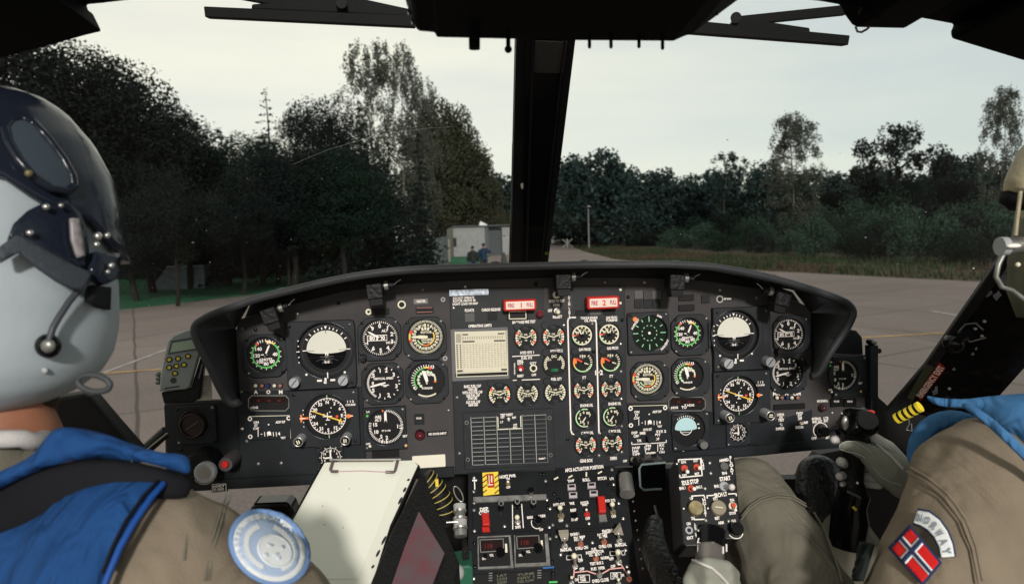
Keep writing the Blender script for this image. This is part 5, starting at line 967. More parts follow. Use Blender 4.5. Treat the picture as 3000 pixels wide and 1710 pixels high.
# right door
T = thing('cockpit_door', 'glossy black right door frame with the red emergency exit label', 'door', P(2750, 1100, 1.2))
D3 = plane3(P(2610, 1205, 1.27), P(2700, 1205, 1.24), P(2935, 760, 1.05))
pd = mat('door_black', (.004, .004, .005), .22, bump=.5, bscale=25)
o = build(MB().prism(ppoly(D3, [(2617, 1204), (2700, 1215), (2860, 1260), (2925, 1162), (3000, 1078), (3200, 900), (3200, 600), (3020, 640), (2940, 770), (2780, 1010)]), -.03, 0, pd, D3.M), 'door_panel', T)
o = build(MB().prism(ppoly(D3, [(2596, 1190), (2640, 1210), (2700, 1120), (2830, 930), (2935, 790), (2990, 700), (2960, 690), (2900, 782), (2707, 1060)]), .002, .014, frm, D3.M, .002), 'door_edge', T)
build(MB().prism(ppoly(D3, [(2656, 1148), (2672, 1155), (2734, 1060), (2712, 1052)]), .0145, .016, mat('olive_tape', (.055, .06, .035), .8), D3.M), 'tape', T)
o = build(MB().prism(ppoly(D3, [(2682, 1150), (2697, 1168), (2769, 1074), (2752, 1057)]), .003, .0045, redb, D3.M), 'exit_label', T)
a, b = Vector(D3.uv(2690, 1159)), Vector(D3.uv(2760, 1066)); mb = MB(); mb.text('EMERGENCY EXIT', *((a+b)/2), .0105, white, .0048, D3.M, (b-a).length*.96, math.degrees(math.atan2(b.y-a.y, b.x-a.x))); build(mb, 'label_lettering', o)
a = D3.at(2795, 1005, .02); mb = MB().ball(a, (.018, .02, .018), blackg).cyl(a, D3.at(2835, 975, .03), .007, .010, blackg); build(mb, 'door_knob', T)
for pts in (((2827, 950), (2858, 946), (2880, 966)), ((2808, 972), (2842, 1001), (2888, 988)), ((2828, 950), (2808, 972))): build(MB().tube([D3.at(x, y, .02) for x, y in pts], .0016, steel, 6), 'latch_wire', T)
for x, y in ((2829, 966), (2857, 963), (2830, 988), (2876, 984), (2884, 941), (2781, 1138)): build(MB().ball(D3.at(x, y, .01), .0032, silver, 8), 'rivet', T)
random.seed(4); cp = mat('bare_metal_chip', (.25, .28, .32), .5)
for x, y, r_ in ((2935, 815, 16), (2920, 865, 10), (2895, 860, 8), (2945, 790, 10), (2742, 1142, 9), (2740, 1150, 8), (2795, 1080, 4), (2850, 1035, 4), (2860, 1020, 3)):
    u = Vector(D3.uv(x, y)); pts = [(u.x+math.cos(k)*r_*.0006*random.uniform(.4, 1.3)+math.sin(k)*r_*.0002, u.y+math.sin(k)*r_*.0009*random.uniform(.4, 1.3)) for k in [i*.7 for i in range(9)]]; build(MB().prism(pts, .0005, .0012, cp, D3.M), 'paint_chip', T)
T = thing('release_handle', 'yellow and black striped door release handle above the blue vest', 'handle', P(2660, 1208, 1.12)); a, b = P(2626, 1226, 1.13), P(2696, 1190, 1.10)
for i in range(9): build(MB().cyl(a.lerp(b, i/9), a.lerp(b, (i+1)/9), .0095 if i % 2 == 0 else .0088, None, mat('warning_yellow', (.80, .62, .04), .5) if i % 2 == 0 else rubber), 'stripe_band', T)
build(MB().tube([a.lerp(b, .5), P(2664, 1240, 1.12), P(2655, 1258, 1.12), P(2672, 1262, 1.12), P(2670, 1240, 1.12)], .0011, steel, 6), 'safety_wire', T)
# handheld receiver and its cradle
T = thing('gps_receiver', 'grey handheld receiver with a pale green screen in a black cradle', 'receiver', PP.at(530, 1070, .06)); gr = mat('receiver_grey', (.24, .26, .255), .5, bump=.1, bscale=600, var=.06, vscale=20)
q = ppoly(PP, [(466, 1146), (470, 1100), (480, 1045), (493, 996), (510, 982), (545, 967), (600, 955), (618, 990), (584, 1040), (556, 1133), (545, 1140)][::-1]); q = [(x, y) for x, y in q]; G3 = plane3(PP.at(470, 1146, .075), PP.at(556, 1134, .062), PP.at(560, 965, .05))
px_ = [(466, 1146), (470, 1100), (480, 1045), (493, 996), (510, 982), (545, 967), (600, 955), (618, 990), (584, 1040), (556, 1133), (545, 1140)][::-1]
o = build(MB().prism([G3.uv(*p) for p in px_], -.028, 0, gr, G3.M, .002), 'body', T); bevel(o, .0015)
build(MB().prism([G3.uv(*p) for p in [(492, 1038), (502, 998), (575, 986), (585, 1022)][::-1]], 0, .0015, mat('screen_frame', (.07, .075, .09), .5), G3.M), 'screen_frame', T); build(MB().prism([G3.uv(*p) for p in [(499, 1032), (506, 1004), (570, 994), (577, 1020)][::-1]], .0015, .0022, lcd, G3.M), 'screen', T)
yb = mat('yellow_key', (.62, .5, .06), .4)
for x, y in ((496, 1053), (522, 1050), (551, 1043), (496, 1076), (517, 1072), (539, 1068), (513, 1093)): knob('key', x, y, 8, .002, blackg, 0, T, G3, yb)
knob('round_pad', 508, 1114, 8.5, .001, mat('dark_pad', (.04, .05, .05), .5), 0, T, G3); build(MB().prism([G3.uv(*p) for p in [(482, 1136), (482, 1139), (526, 1132), (526, 1129)]], 0, .0006, black, G3.M), 'slot_line', T)
o = build(MB().prism([G3.uv(*p) for p in [(470, 1150), (558, 1137), (588, 1042), (600, 1048), (585, 1168), (560, 1180), (478, 1182)][::-1]], -.05, -.008, rubber, G3.M, .002), 'cradle', T); bevel(o, .003); build(MB().tube([G3.at(x, y, -.005) for x, y in ((594, 1064), (583, 1108))], .0015, greym, 6), 'latch_rod', T)
mb = MB(); 
for i in range(3): mb.ball(G3.at(463, 1095+i*12, -.01), .005, steel, 8)
build(mb, 'side_knurl', T)
# clipboard on its black case
c1, c2, c3 = PD(950, 1352, 1.17), PD(1222, 1356, 1.17), PD(740, 1745, .97); CB = plane3(c3, PD(1085, 1745, .97), c1)
T = thing('clipboard', 'white paper clamped to a black kneeboard clipboard', 'clipboard', CB.at(980, 1540)); 
o = build(MB().prism([CB.uv(*p) for p in [(945, 1350), (1000, 1345), (1205, 1345), (1230, 1362), (1150, 1545), (1070, 1760), (730, 1760), (835, 1550)][::-1]], -.012, 0, black, CB.M, .001), 'board', T); bevel(o, .002)
build(MB().prism([CB.uv(*p) for p in [(952, 1356), (1209, 1350), (1224, 1364), (1143, 1540), (1078, 1750), (742, 1750), (848, 1545)][::-1]], .0003, .002, paper, CB.M), 'paper_sheet', T)
build(MB().prism([CB.uv(*p) for p in [(958, 1370), (1186, 1370), (1130, 1500), (1050, 1697), (765, 1700), (852, 1545)][::-1]], .0022, .0028, mat('paper_top', (.69, .695, .62), .8), CB.M), 'paper_sheet', T)
hd = mat('punch_hole', (.02, .02, .025), .8)
for x, y, w_, h in ((1197, 1407, 4, 3), (1186, 1436, 4, 6), (1173, 1468, 4, 9), (1125, 1584, 4, 10), (1108, 1622, 4, 8), (1093, 1661, 4, 4)): u = CB.uv(x, y); k_ = CB.k(x, y); build(MB().prism([(u[0]+math.cos(i*.524)*w_*k_+math.sin(i*.524)*h*k_*.4, u[1]+math.sin(i*.524)*h*k_*1.5) for i in range(12)], .0021, .0024, hd, CB.M), 'punch_hole', T)
for x, y in ((946, 1485), (1024, 1434), (951, 1539), (1006, 1548)): u = CB.uv(x, y); build(MB().prism(circ(.0009, 8, *u), .0029, .0031, hd, CB.M), 'ink_dot', T)
clm = mat('clip_steel', (.16, .13, .13), .35, metal=.5); mb = MB().tube([CB.at(x, y, .008) for x, y in ((975, 1350), (968, 1374), (972, 1380), (990, 1380))], .0026, clm, 8); build(mb, 'clip_arm', T); mb = MB().tube([CB.at(x, y, .008) for x, y in ((1165, 1348), (1158, 1376), (1154, 1382), (1130, 1382))], .0026, clm, 8); build(mb, 'clip_arm', T)
build(MB().tube([CB.at(x, y, .008) for x, y in ((966, 1346), (1174, 1345))], .0018, silver, 8), 'clip_bar', T); build(MB().prism([CB.uv(*p) for p in [(988, 1350), (1155, 1350), (1152, 1355), (992, 1356)][::-1]], .003, .006, clm, CB.M), 'clip_strip', T); build(MB().tube([CB.at(x, y, .004) for x, y in ((990, 1380), (1060, 1378), (1130, 1382))], .0006, mat('pink_thread', (.4, .2, .3), .6), 6), 'elastic_thread', T)
case_m = mat('black_leatherette', (.006, .006, .007), .45, bump=.8, bscale=160)
T = thing('map_case', 'black case with a red smeared grey plate between clipboard and console', 'case', CB.at(1200, 1600)); K = plane3(PD(1100, 1760, .93), PD(1330, 1760, .93), PD(1240, 1390, 1.14))
o = build(MB().prism([K.uv(*p) for p in [(1232, 1380), (1246, 1388), (1262, 1440), (1300, 1530), (1345, 1640), (1318, 1760), (1060, 1760), (1150, 1540)][::-1]], -.06, -.004, case_m, K.M, .002), 'case_body', T); bevel(o, .005)
sm = noise_mat('red_smeared_grey', (.085, .080, .090), (.15, .035, .045), 22, .5); q_ = [(1227, 1497), (1302, 1619), (1266, 1712), (1240, 1790), (1120, 1790), (1186, 1600)]; build(MB().prism([K.uv(*p) for p in q_[::-1]], -.003, .0, sm, K.M), 'smeared_plate', T)
# centre console
ang = R(41); CV = Vector((0, math.sin(ang), math.cos(ang))); CW = PU.cross(CV); co = PP.at(1600, 1378, .014); CP = Plane(Matrix(((1, CV.x, CW.x, co.x), (0, CV.y, CW.y, co.y), (0, CV.z, CW.z, co.z), (0, 0, 0, 1))))
T = CT = thing('centre_console', 'sloping black switch console between the pilots below the caution panel', 'console', co)
con = mat('console_black', (.006, .007, .009), .42, bump=.2, bscale=700, var=.3, vscale=20)
build(MB().prism([CP.uv(*p) for p in [(1372, 1383), (1826, 1370), (1880, 1760), (1372, 1780)][::-1]], -.06, 0, con, CP.M), 'console_body', T)
def cplate(x0, y0, x1, y1, z=.003, m=con, nm='control_panel', skew=-.04):
    return build(MB().prism([CP.uv(*p) for p in [(x0, y0), (x1, y0+(x1-x0)*skew), (x1+(y1-y0)*.09, y1+(x1-x0)*skew), (x0+(y1-y0)*.02, y1)][::-1]], 0, z, m, CP.M, .0006), nm, CT)
cplate(1383, 1392, 1598, 1455); p2 = cplate(1384, 1476, 1604, 1563); cplate(1386, 1472-16, 1600, 1473, .004, steel, 'metal_strip'); p3 = cplate(1398, 1572, 1496, 1668, .005, steel, 'radio_frame'); p4 = cplate(1505, 1568, 1604, 1662, .005, steel, 'radio_frame')
p5 = cplate(1628, 1372, 1800, 1412); p6 = cplate(1600, 1424, 1804, 1468, .0025); p7 = cplate(1606, 1477, 1820, 1552); p8 = cplate(1612, 1561, 1836, 1800, .003, skew=-.035)
cplate(1386, 1682, 1608, 1760, .004, dialm, 'display_panel')
for a in (p3, p4): pass
def cw(lst, nm='console_lettering', par=None, z=.0034):
    mb = Sep('label_text', par or CT)
    for t, x, y, h, w_ in lst: W(t, x, y, h, w_, z=z, mb=mb, rot=2.5, pp=CP)
cw([('HOIST PWR', 1487, 1396, 8, 48), ('ON', 1488, 1403, 6, 10), ('OFF', 1489, 1428, 6, 12), ('CABLE', 1439, 1441, 6, 20), ('CUT', 1437, 1387, 5, 12)]); cw([('DISP', 1418, 1492, 9, 25), ('CONT', 1418, 1502, 9, 30), ('SAFE', 1517, 1544, 7, 16), ('MAIN', 1552, 1516, 7, 17), ('NORM', 1587, 1512, 7, 20), ('OFF', 1585, 1552, 6, 12)])
cw([('AFCS ACTUATOR POSITION', 1711, 1373, 9, 114), ('YAW', 1672, 1409, 8, 20), ('ROLL', 1717, 1406, 8, 22), ('PITCH', 1763, 1402, 8, 26), ('LTS', 1791, 1403, 6, 12)])
cw([('HYD SYS', 1637, 1478, 7, 34), ('VNE', 1675, 1475, 7, 14), ('ROTOR', 1712, 1473, 7, 24), ('WARN', 1712, 1479, 6, 16), ('BEEP', 1679, 1495, 7, 18), ('STEP', 1683, 1522, 7, 20), ('OFF', 1643, 1525, 7, 14), ('OFF', 1721, 1519, 7, 14), ('HYD SYS', 1785, 1467, 7, 34), ('OFF', 1797, 1513, 7, 14)])
cw([('ENGINE 1', 1683, 1565, 7, 26), ('PART SEP', 1697, 1574, 6, 34), ('NORM', 1694, 1581, 6, 26), ('ENGINE', 1780, 1556, 9, 34), ('PART SEP', 1764, 1566, 6, 30), ('NORM', 1766, 1573, 6, 24), ('MANUAL', 1658, 1610, 8, 34), ('OVRD ON', 1703, 1605, 8, 38), ('OVRD ON', 1772, 1600, 8, 38), ('MANUAL', 1818, 1596, 8, 34)])
cw([('FUEL', 1740, 1609, 7, 16), ('INTERRUPTOR', 1742, 1617, 7, 54), ('TEST BUS 1', 1742, 1624, 7, 38), ('NORM', 1771, 1634, 7, 24), ('TEST BUS 2', 1747, 1650, 7, 40), ('OFF', 1700, 1642, 7, 14), ('OFF', 1790, 1637, 7, 14), ('OFF', 1704, 1667, 7, 14), ('FUEL XFER', 1751, 1665, 7, 42), ('OFF', 1795, 1659, 7, 14), ('FWD', 1706, 1691, 7, 16), ('TANK', 1708, 1699, 7, 18), ('FWD', 1802, 1683, 7, 16), ('TANK', 1802, 1690, 7, 18), ('OVRD CLOSE', 1758, 1700, 8, 50), ('ON', 1688, 1698, 7, 10), ('ON', 1822, 1685, 7, 10)])
mb = MB(); pk = mat('pink_flow_line', (.80, .42, .38), .6); LN([(1682, 1662), (1680, 1690)], 3, pk, .0034, mb, CP); LN([(1681, 1677), (1720, 1673), (1744, 1681)], 3, pk, .0034, mb, CP); LN([(1764, 1680), (1786, 1667), (1824, 1663)], 3, pk, .0034, mb, CP); LN([(1818, 1652), (1838, 1684)], 3, pk, .0034, mb, CP)
for x0, y0, x1, y1 in ((1693, 1685, 1726, 1706), (1788, 1678, 1818, 1696), (1659, 1628, 1674, 1640), (1786, 1616, 1803, 1628), (1692, 1626, 1702, 1638), (1820, 1614, 1829, 1626)): LN([(x0, y0), (x1, y0-1), (x1+1, y1-1), (x0+1, y1), (x0, y0)], 1.5, white, .0034, mb, CP)
LN([(1501, 1480), (1502, 1550)], 2.5, white, .0034, mb, CP); LN([(1528, 1478), (1533, 1546)], 2.5, white, .0034, mb, CP); LN([(1390, 1410), (1391, 1433)], 3, white, .0034, mb, CP); LN([(1386, 1408), (1395, 1408)], 5, white, .0034, mb, CP); build(mb, 'flow_lines', CT)
# striped hoist cut switch
hz = mat('hazard_yellow', (.75, .55, .06), .5); o = build(MB().prism([CP.uv(*p) for p in [(1413, 1386), (1459, 1383), (1462, 1448), (1416, 1453)][::-1]], .003, .0042, hz, CP.M), 'hazard_plate', CT); mb = MB()
for i in range(4):
    for xx in (1414, 1450): y = 1397+i*15; LN([(xx, y+4), (xx+11, y-5)], 3, black, .0046, mb, CP)
build(mb, 'hazard_stripes', o); 
def guard(x0, y0, x1, y1, h, m=redp, lab=None, lines=False):
    o = build(MB().prism([CP.uv(*p) for p in [(x0, y0), (x1, y0-1), (x1+(y1-y0)*.1, y1-1), (x0+(y1-y0)*.08, y1)][::-1]], .003, h, m, CP.M, .0015), 'switch_guard', CT, lab); bevel(o, .001)
    if lines: mb = MB(); LN([(x0+6, y0+6), (x0+7, y1-8)], 2.5, cream, h+.0004, mb, CP); LN([(x1-5, y0+8), (x1-5, y0+24)], 4, cream, h+.0004, mb, CP); LN([(x0+3, y1-5), (x1-2, y1-6)], 3, cream, h+.0004, mb, CP); build(mb, 'guard_lettering', o)
    return o
guard(1426, 1392, 1445, 1430, .010, redp, 'red guard on the yellow striped plate', True); guard(1410, 1508, 1432, 1545, .014, redp, 'red guard under the words disp cont'); guard(1747, 1461, 1768, 1508, .018, redb, 'tall bright red guard, right side of the console')
build(MB().prism([CP.uv(*p) for p in [(1411, 1546), (1433, 1545), (1436, 1560), (1413, 1561)][::-1]], .003, .009, redp, CP.M, .001), 'guard_hinge', CT); build(MB().prism([CP.uv(*p) for p in [(1752, 1510), (1774, 1508), (1778, 1530), (1754, 1532)][::-1]], .003, .008, steel, CP.M, .001), 'guard_hinge', CT)
def ct(x, y, tx, ty, r_=5, base=8, basem=silver, tipm=None, L=.02): toggle(x, y, (tx, ty), r_, base, silver, tipm, CT, CP, .003, basem, L)
ct(1488, 1417, 1488, 1410, 4, 7, brass, white); ct(1516, 1530, 1515, 1514, 8, 9, silver, cream); ct(1643, 1512, 1641, 1486, 8, 10, brass, cream, .024); ct(1719, 1507, 1718, 1492, 4, 9, redp, white, .018); ct(1795, 1501, 1794, 1476, 8, 9, brass, cream, .024)
ct(1700, 1594, 1701, 1572, 4, 9, mat('copper_base', (.35, .12, .07), .4, metal=.4), white); ct(1769, 1588, 1770, 1568, 4, 9, mat('copper_base', (.35, .12, .07), .4), white); ct(1745, 1637, 1746, 1624, 4, 9, mat('copper_base', (.35, .12, .07), .4), white); ct(1842, 1696, 1842, 1674, 5, 9, mat('copper_base', (.35, .12, .07), .4), white)
ct(1684, 1660, 1682, 1627, 9, 9, silver, cream, .034); ct(1812, 1647, 1811, 1616, 9, 10, silver, cream, .034); ct(1755, 1685, 1756, 1668, 3, 9, steel, steel); ct(1674, 1708, 1675, 1690, 5, 8, silver, cream); ct(1812, 1712, 1812, 1697, 5, 8, silver, cream)
for x, y, tx, ty, s_ in ((1654, 1601, 1654, 1576, -1), (1814, 1586, 1812, 1562, 1)):
    ct(x, y, tx, ty, 7, 10, silver); a = CP.at(tx, ty-2, .026); k_ = depth(a)/F; up_ = Vector((0, 0, 1)); mb = MB(); A = [a+Vector((-16*k_, 0, 12*k_)), a+Vector((13*k_, 0, 12*k_ if s_ < 0 else 4*k_)), a+Vector((10*k_, 0, -8*k_)), a+Vector((-8*k_ if s_ < 0 else -16*k_, 0, -10*k_))]; 
    if s_ > 0: A[0] = a+Vector((8*k_, 0, 20*k_)); A[1] = a+Vector((15*k_, 0, -8*k_)); A[2] = a+Vector((-12*k_, 0, -4*k_)); A = A[:3]
    mb.hull2(A, [v+Vector((0, .008, .004)) for v in A], mat('paddle_taupe', (.28, .25, .21), .45)); build(mb, 'paddle', CT)
for x, y, r_, h, c_ in ((1467, 1494, 8, .016, None), (1514, 1484, 11, .014, None), (1561, 1486, 8, .014, None), (1575, 1530, 11, .016, None), (1554, 1446, 8, .02, None), (1681, 1512, 9, .008, None), (1466, 1622, 13, .014, None), (1576, 1610, 13, .014, None), (1421, 1632, 6, .008, None), (1532, 1624, 6, .008, None)):
    knob('rotary_knob', x, y, r_, h, blackg, .004, CT, CP)
for x, y in ((1467, 1484), (1514, 1478), (1561, 1479)): ringm('knob_ring', x, y, 8, 5, silver, .019, CT, CP)
D = Dial(1573, 1532, 17, .0034, CP); D.arc(150, 300, .92, 1.05, white); build(D.mb, 'knob_scale', CT)
for x, y in ((1673, 1429), (1677, 1452), (1731, 1424), (1737, 1447)): o = build(MB().prism([CP.uv(*p) for p in [(x-12, y-7), (x+12, y-8), (x+13, y+9), (x-11, y+10)][::-1]], .003, .009, mat('lilac_grey_button', (.42, .37, .40), .5), CP.M, .0008), 'lit_button', CT); mb = MB(); mb.prism([CP.uv(*p) for p in [(x-8, y-4), (x+8, y-5), (x+9, y+2), (x-7, y+3)][::-1]], .009, .0095, black, CP.M); build(mb, 'button_face', o)
for x, y in ((1671, 1398), (1717, 1391), (1757, 1386), (1629, 1403)): o = build(MB().prism([CP.uv(x+math.cos(i*.524)*11, y-math.sin(i*.524)*8) for i in range(12)], .003, .0042, dialm, CP.M), 'trim_gauge', CT); mb = MB(); LN([(x-5, y+2), (x+4, y-3)] if x != 1717 else [(x, y+5), (x, y-5)], 4, cream, .0046, mb, CP); build(mb, 'gauge_bar', o)
for x0, y0, x1, y1, pr_ in ((1406, 1584, 1474, 1620, p3), (1513, 1574, 1578, 1610, p4)):
    o = build(MB().prism([CP.uv(*p) for p in [(x0-4, y0-6), (x1+16, y0-10), (x1+22, y1+38), (x0-2, y1+42)][::-1]], .005, .0065, dialm, CP.M), 'radio_face', CT); o = build(MB().prism([CP.uv(*p) for p in [(x0+3, y0+3), (x1-4, y0), (x1-4, y1-5), (x0+4, y1-2)][::-1]], .0066, .0075, mat('dark_red_window', (.010, .002, .002), .4), CP.M), 'radio_window', CT)
    mb = MB(); LN([(x0, y0), (x1, y0-3), (x1+1, y1-5), (x0+2, y1), (x0, y0)], 2.5, silver, .008, mb, CP); mb.text('118', *CP.uv((x0+x1)/2-10, (y0+y1)/2), 12*CP.k(1450, 1600), mat('red_digit', (.09, .006, .004), .5), .0078, CP.M); LN([(x1+8, y0+14), (x1+9, y0+34)], 6, cream, .008, mb, CP); W('OFF', x0+12, y1+18, 6, 12, z=.007, mb=mb, pp=CP); W('VOL', x0+34, y1+8, 6, 12, z=.007, mb=mb, pp=CP); build(mb, 'window_frame', o)
mb = MB()
for i in range(3):
    for j in range(2): W(('TUNE', 'NAV 1', 'FUEL FLOW')[i] if j else ('LAT', 'LON', 'GS')[i], 1470+j*70, 1686+i*10-j*4, 6, 50 if j else 30, mat('dim_display', (.10, .10, .07), .5), .0046, 2.5, mb, CP)
for y in (1680, 1687, 1694, 1701): LN([(1433, y), (1441, y-.5)], 3, greym, .0046, mb, CP); LN([(1575, y-8), (1584, y-8.5)], 3, greym, .0046, mb, CP)
LN([(1592, 1664), (1620, 1662)], 5, mat('blue_key', (.03, .12, .35), .5), .0046, mb, CP); LN([(1610, 1706), (1630, 1705)], 5, mat('green_key', (.08, .45, .12), .5), .0046, mb, CP); build(mb, 'display_text', CT)
random.seed(6)
for x, y in ((1389, 1400), (1388, 1441), (1584, 1389), (1593, 1389), (1598, 1410), (1389, 1474), (1389, 1495), (1390, 1556), (1602, 1465), (1604, 1487), (1609, 1545), (1390, 1592), (1392, 1660), (1611, 1578), (1617, 1645), (1636, 1465), (1792, 1377), (1797, 1420), (1795, 1436), (1812, 1475), (1825, 1520), (1611, 1491), (1619, 1538), (1629, 1572), (1642, 1625), (1832, 1612), (1836, 1660), (1735, 1590), (1620, 1680), (1388, 1695), (1478, 1542), (1725, 1534), (1660, 1540), (1623, 1448), (1784, 1421)):
    u = CP.uv(x, y); build(MB().ball((*u, .0035), (.0036, .0036, .002), random.choice((steel, blackg, silver)), 10, CP.M), 'screw', CT)
for i in range(9): c = CP.at(1850+i*4, 1440+i*28, -.01); build(MB().ball(c, .0022, silver, 6), 'rivet', CT)
# silver bayonet connector with ring, and coiled cable
T = thing('connector', 'stacked clear and silver connector with a wire ring left of the console', 'connector', CP.at(1346, 1500, .03)); a, b = CP.at(1346, 1478, .02), CP.at(1350, 1570, .02); cg = mat('clear_plastic', (.35, .35, .34), .15); ax = (b-a)
for t0, t1, r_, m_ in ((0, .18, .012, cg), (.18, .24, .013, silver), (.24, .42, .010, steel), (.42, .48, .014, silver), (.5, .7, .013, cg), (.72, .78, .014, silver), (.8, 1.0, .012, steel)): build(MB().cyl(a+ax*t0, a+ax*t1, r_, r_*.95, m_, 20), 'connector_ring', T)
build(MB().tube([CP.at(1343+math.cos(t)*13-(math.sin(t))*6, 1446-math.sin(t)*22+math.cos(t)*6, .035) for t in [i*.42 for i in range(16)]], .0013, silver, 6), 'wire_loop', T); build(MB().tube([CP.at(1308, 1529, .03), CP.at(1345, 1527, .03)], .0022, silver, 8), 'lever_pin', T)
T = thing('ribbed_hose', 'black hose with yellow ribs emerging below the panel left of the console', 'hose', P(1275, 1440, 1.28)); hp = [P(x, y, 1.27) for x, y in ((1240, 1400), (1262, 1420), (1282, 1448), (1298, 1485), (1306, 1530))]; build(MB().tube(hp, .022, rubber, 14), 'hose_body', T)
for i in range(7):
    t = .3+i*.48; j = int(t); c = hp[j].lerp(hp[min(j+1, 4)], t-j); d = (hp[min(j+1, 4)]-hp[j]); Mx = frame(c, d); build(MB().lathe([(.0222, -.0009), (.0236, 0), (.0222, .0009)], mat('dull_yellow_rib', (.45, .38, .10), .6), Mx, 20, True, False), 'hose_rib', T)
build(fan([(1275, 1404), (1284, 1403), (1285, 1425), (1276, 1425)], 1.24, (0, .004, 0), hz), 'yellow_tag', T)
T = thing('green_box', 'green equipment box with a clear cap at the bottom left of the console', 'box', CP.at(1345, 1690)); o = build(fan([(1311, 1664), (1372, 1655), (1385, 1660), (1388, 1760), (1308, 1760)], 1.08, (0, .06, 0), mat('cabinet_green', (.02, .10, .06), .5)), 'box_body', T); bevel(o, .003); build(MB().lathe([(.014, 0), (.014, .012), (.009, .02), (.004, .021)], cg, frame(P(1335, 1676, 1.08), (0, -1, .5)), 20), 'clear_cap', T)
build(fan([(1355, 1600), (1368, 1600), (1380, 1660), (1380, 1720), (1362, 1720), (1356, 1660)], 1.10, (0, .03, 0), rubber), 'black_tube', T)
# silver cylinder, mirror frame and cable bundle right of the console
o = build(MB().cyl(CP.at(1832, 1392, .02), CP.at(1838, 1448, .03), .013, .0145, silver, 18).cyl(CP.at(1829, 1376, .02), CP.at(1832, 1392, .02), .009, .009, blackg), 'warm_air_valve', label='short silver cylinder with a black knob at the upper right corner of the console', cat='valve')
T = thing('rounded_housing', 'black rounded rectangular housing with a bright rim between console and switch box', 'housing', P(1905, 1398, 1.25)); q = [(1880, 1360), (1890, 1356), (1950, 1354), (1950, 1430), (1886, 1434), (1876, 1424), (1873, 1372)]; o = build(fan(q, 1.25, (0, .05, 0), blackg), 'housing_body', T); build(MB().tube([P(x, y, 1.248) for x, y in [(1950, 1354)]+q[:1][::-1]+[(1873, 1372), (1876, 1424), (1886, 1434), (1938, 1431)]], .0022, mat('teal_rim', (.20, .26, .27), .3), 8), 'housing_rim', T)
T = thing('cable_bundle', 'black taped cable bundle curving down beside the switch box', 'cable', P(1930, 1620, 1.1)); cb_ = [P(x, y, Y_) for x, y, Y_ in ((1918, 1530, 1.22), (1915, 1575, 1.17), (1922, 1620, 1.12), (1950, 1680, 1.06), (1985, 1760, 1.0))]; build(MB().tube(cb_, [.016, .021, .024, .025, .025], mat('taped_rubber', (.014, .014, .014), .3, bump=1, bscale=90), 16), 'bundle_sleeve', T)
random.seed(2)
for i in range(26):
    t = random.uniform(.4, 3.8); j = int(t); c = cb_[j].lerp(cb_[j+1], t-j); d = (cb_[j+1]-cb_[j]).normalized(); s_ = Vector((d.z, 0, -d.x)).normalized(); a = random.uniform(-.9, .6); e = c+s_*.021*a+Vector((0, -.0225*math.cos(a), .006)); build(MB().tube([e-s_*.006-d*.004, e+s_*.006+d*.001], .0009, mat('tape_edge', (.16, .15, .11), .5), 5), 'tape_edge', T)
build(MB().tube([P(1918, 1480, 1.2), P(1926, 1512, 1.2), P(1932, 1530, 1.2)], .0022, silver, 6), 'clamp_rod', T)
# collective lever switch box
BX = plane3(PD(2000, 1590, 1.05), PD(2172, 1575, 1.05), PD(1981, 1333, 1.12)); T = BT = thing('collective_lever', 'black collective lever head covered in switches held by a gloved hand', 'lever', BX.at(2080, 1460))
o = build(MB().prism([BX.uv(*p) for p in [(1981, 1336), (2060, 1330), (2140, 1327), (2152, 1334), (2173, 1560), (2165, 1580), (2120, 1582), (2115, 1598), (2010, 1602), (1998, 1588)][::-1]], -.085, 0, con, BX.M, .002), 'switch_box', T); bevel(o, .002)
mb = Sep('label_text', BT)
for t, x, y, h, w_ in [('DN', 2002, 1353, 6, 14), ('OUT', 2038, 1349, 6, 14), ('OFF', 2005, 1391, 6, 14), ('RET', 2042, 1387, 6, 14), ('IDLE STOP', 2022, 1411, 11, 50), ('ENG 1', 1999, 1429, 7, 18), ('ENG 2', 2048, 1426, 7, 18), ('ARMED', 2121, 1347, 7, 28), ('IN', 2122, 1385, 7, 14), ('START', 2124, 1401, 10, 32), ('ENG 1', 2101, 1423, 7, 18), ('SRCH LT', 2111, 1448, 10, 38), ('UP', 2026, 1459, 7, 10), ('EXT', 2096, 1460, 7, 14), ('ON', 2144, 1464, 7, 12), ('DN', 2030, 1517, 7, 10), ('RET', 2101, 1517, 7, 14), ('STOW', 2146, 1502, 7, 20), ('ON', 2017, 1533, 7, 12), ('ARM', 2112, 1530, 7, 16), ('GO', 2149, 1525, 7, 13), ('EXT', 2022, 1574, 7, 20)]: W(t, x, y, h, w_, z=.0006, mb=mb, pp=BX, rot=3)
for i, c in enumerate('HOIST'): W(c, 2062+i*1.2, 1463+i*11, 8, z=.0006, mb=mb, pp=BX)
for i, c in enumerate('FLOAT'): W(c, 2140+i*1.2, 1340+i*11, 8, z=.0006, mb=mb, pp=BX)
for i, c in enumerate('LAND'): W(c, 2056+i*1, 1344+i*9, 7, z=.0006, mb=mb, pp=BX)
for i, c in enumerate('LDG LT'): W(c, 2036+i*.6, 1534+i*7, 5, z=.0006, mb=mb, pp=BX)
for a in (((1988, 1352), (1987, 1346), (2052, 1343), (2057, 1392), (1992, 1398), (1991, 1391)), ((2026, 1452), (2062, 1450), (2064, 1456)), ((2033, 1521), (2066, 1520)), ((2072, 1458), (2071, 1451), (2090, 1450)), ((2134, 1446), (2156, 1445), (2157, 1451))): LN(a, 3, white, .0006, mb, BX)
for x, y in ((2003, 1489), (2074, 1488), (2125, 1485), (1983, 1358)): mb.poly(circ(2.5*BX.k(x, y), 8, *BX.uv(x, y)), .0006, white, BX.M)
def bt(x, y, tx, ty, b_, bm, r_=5, tm=white, L=.014): toggle(x, y, (tx, ty), r_, b_, silver, tm, BT, BX, 0, bm, L)
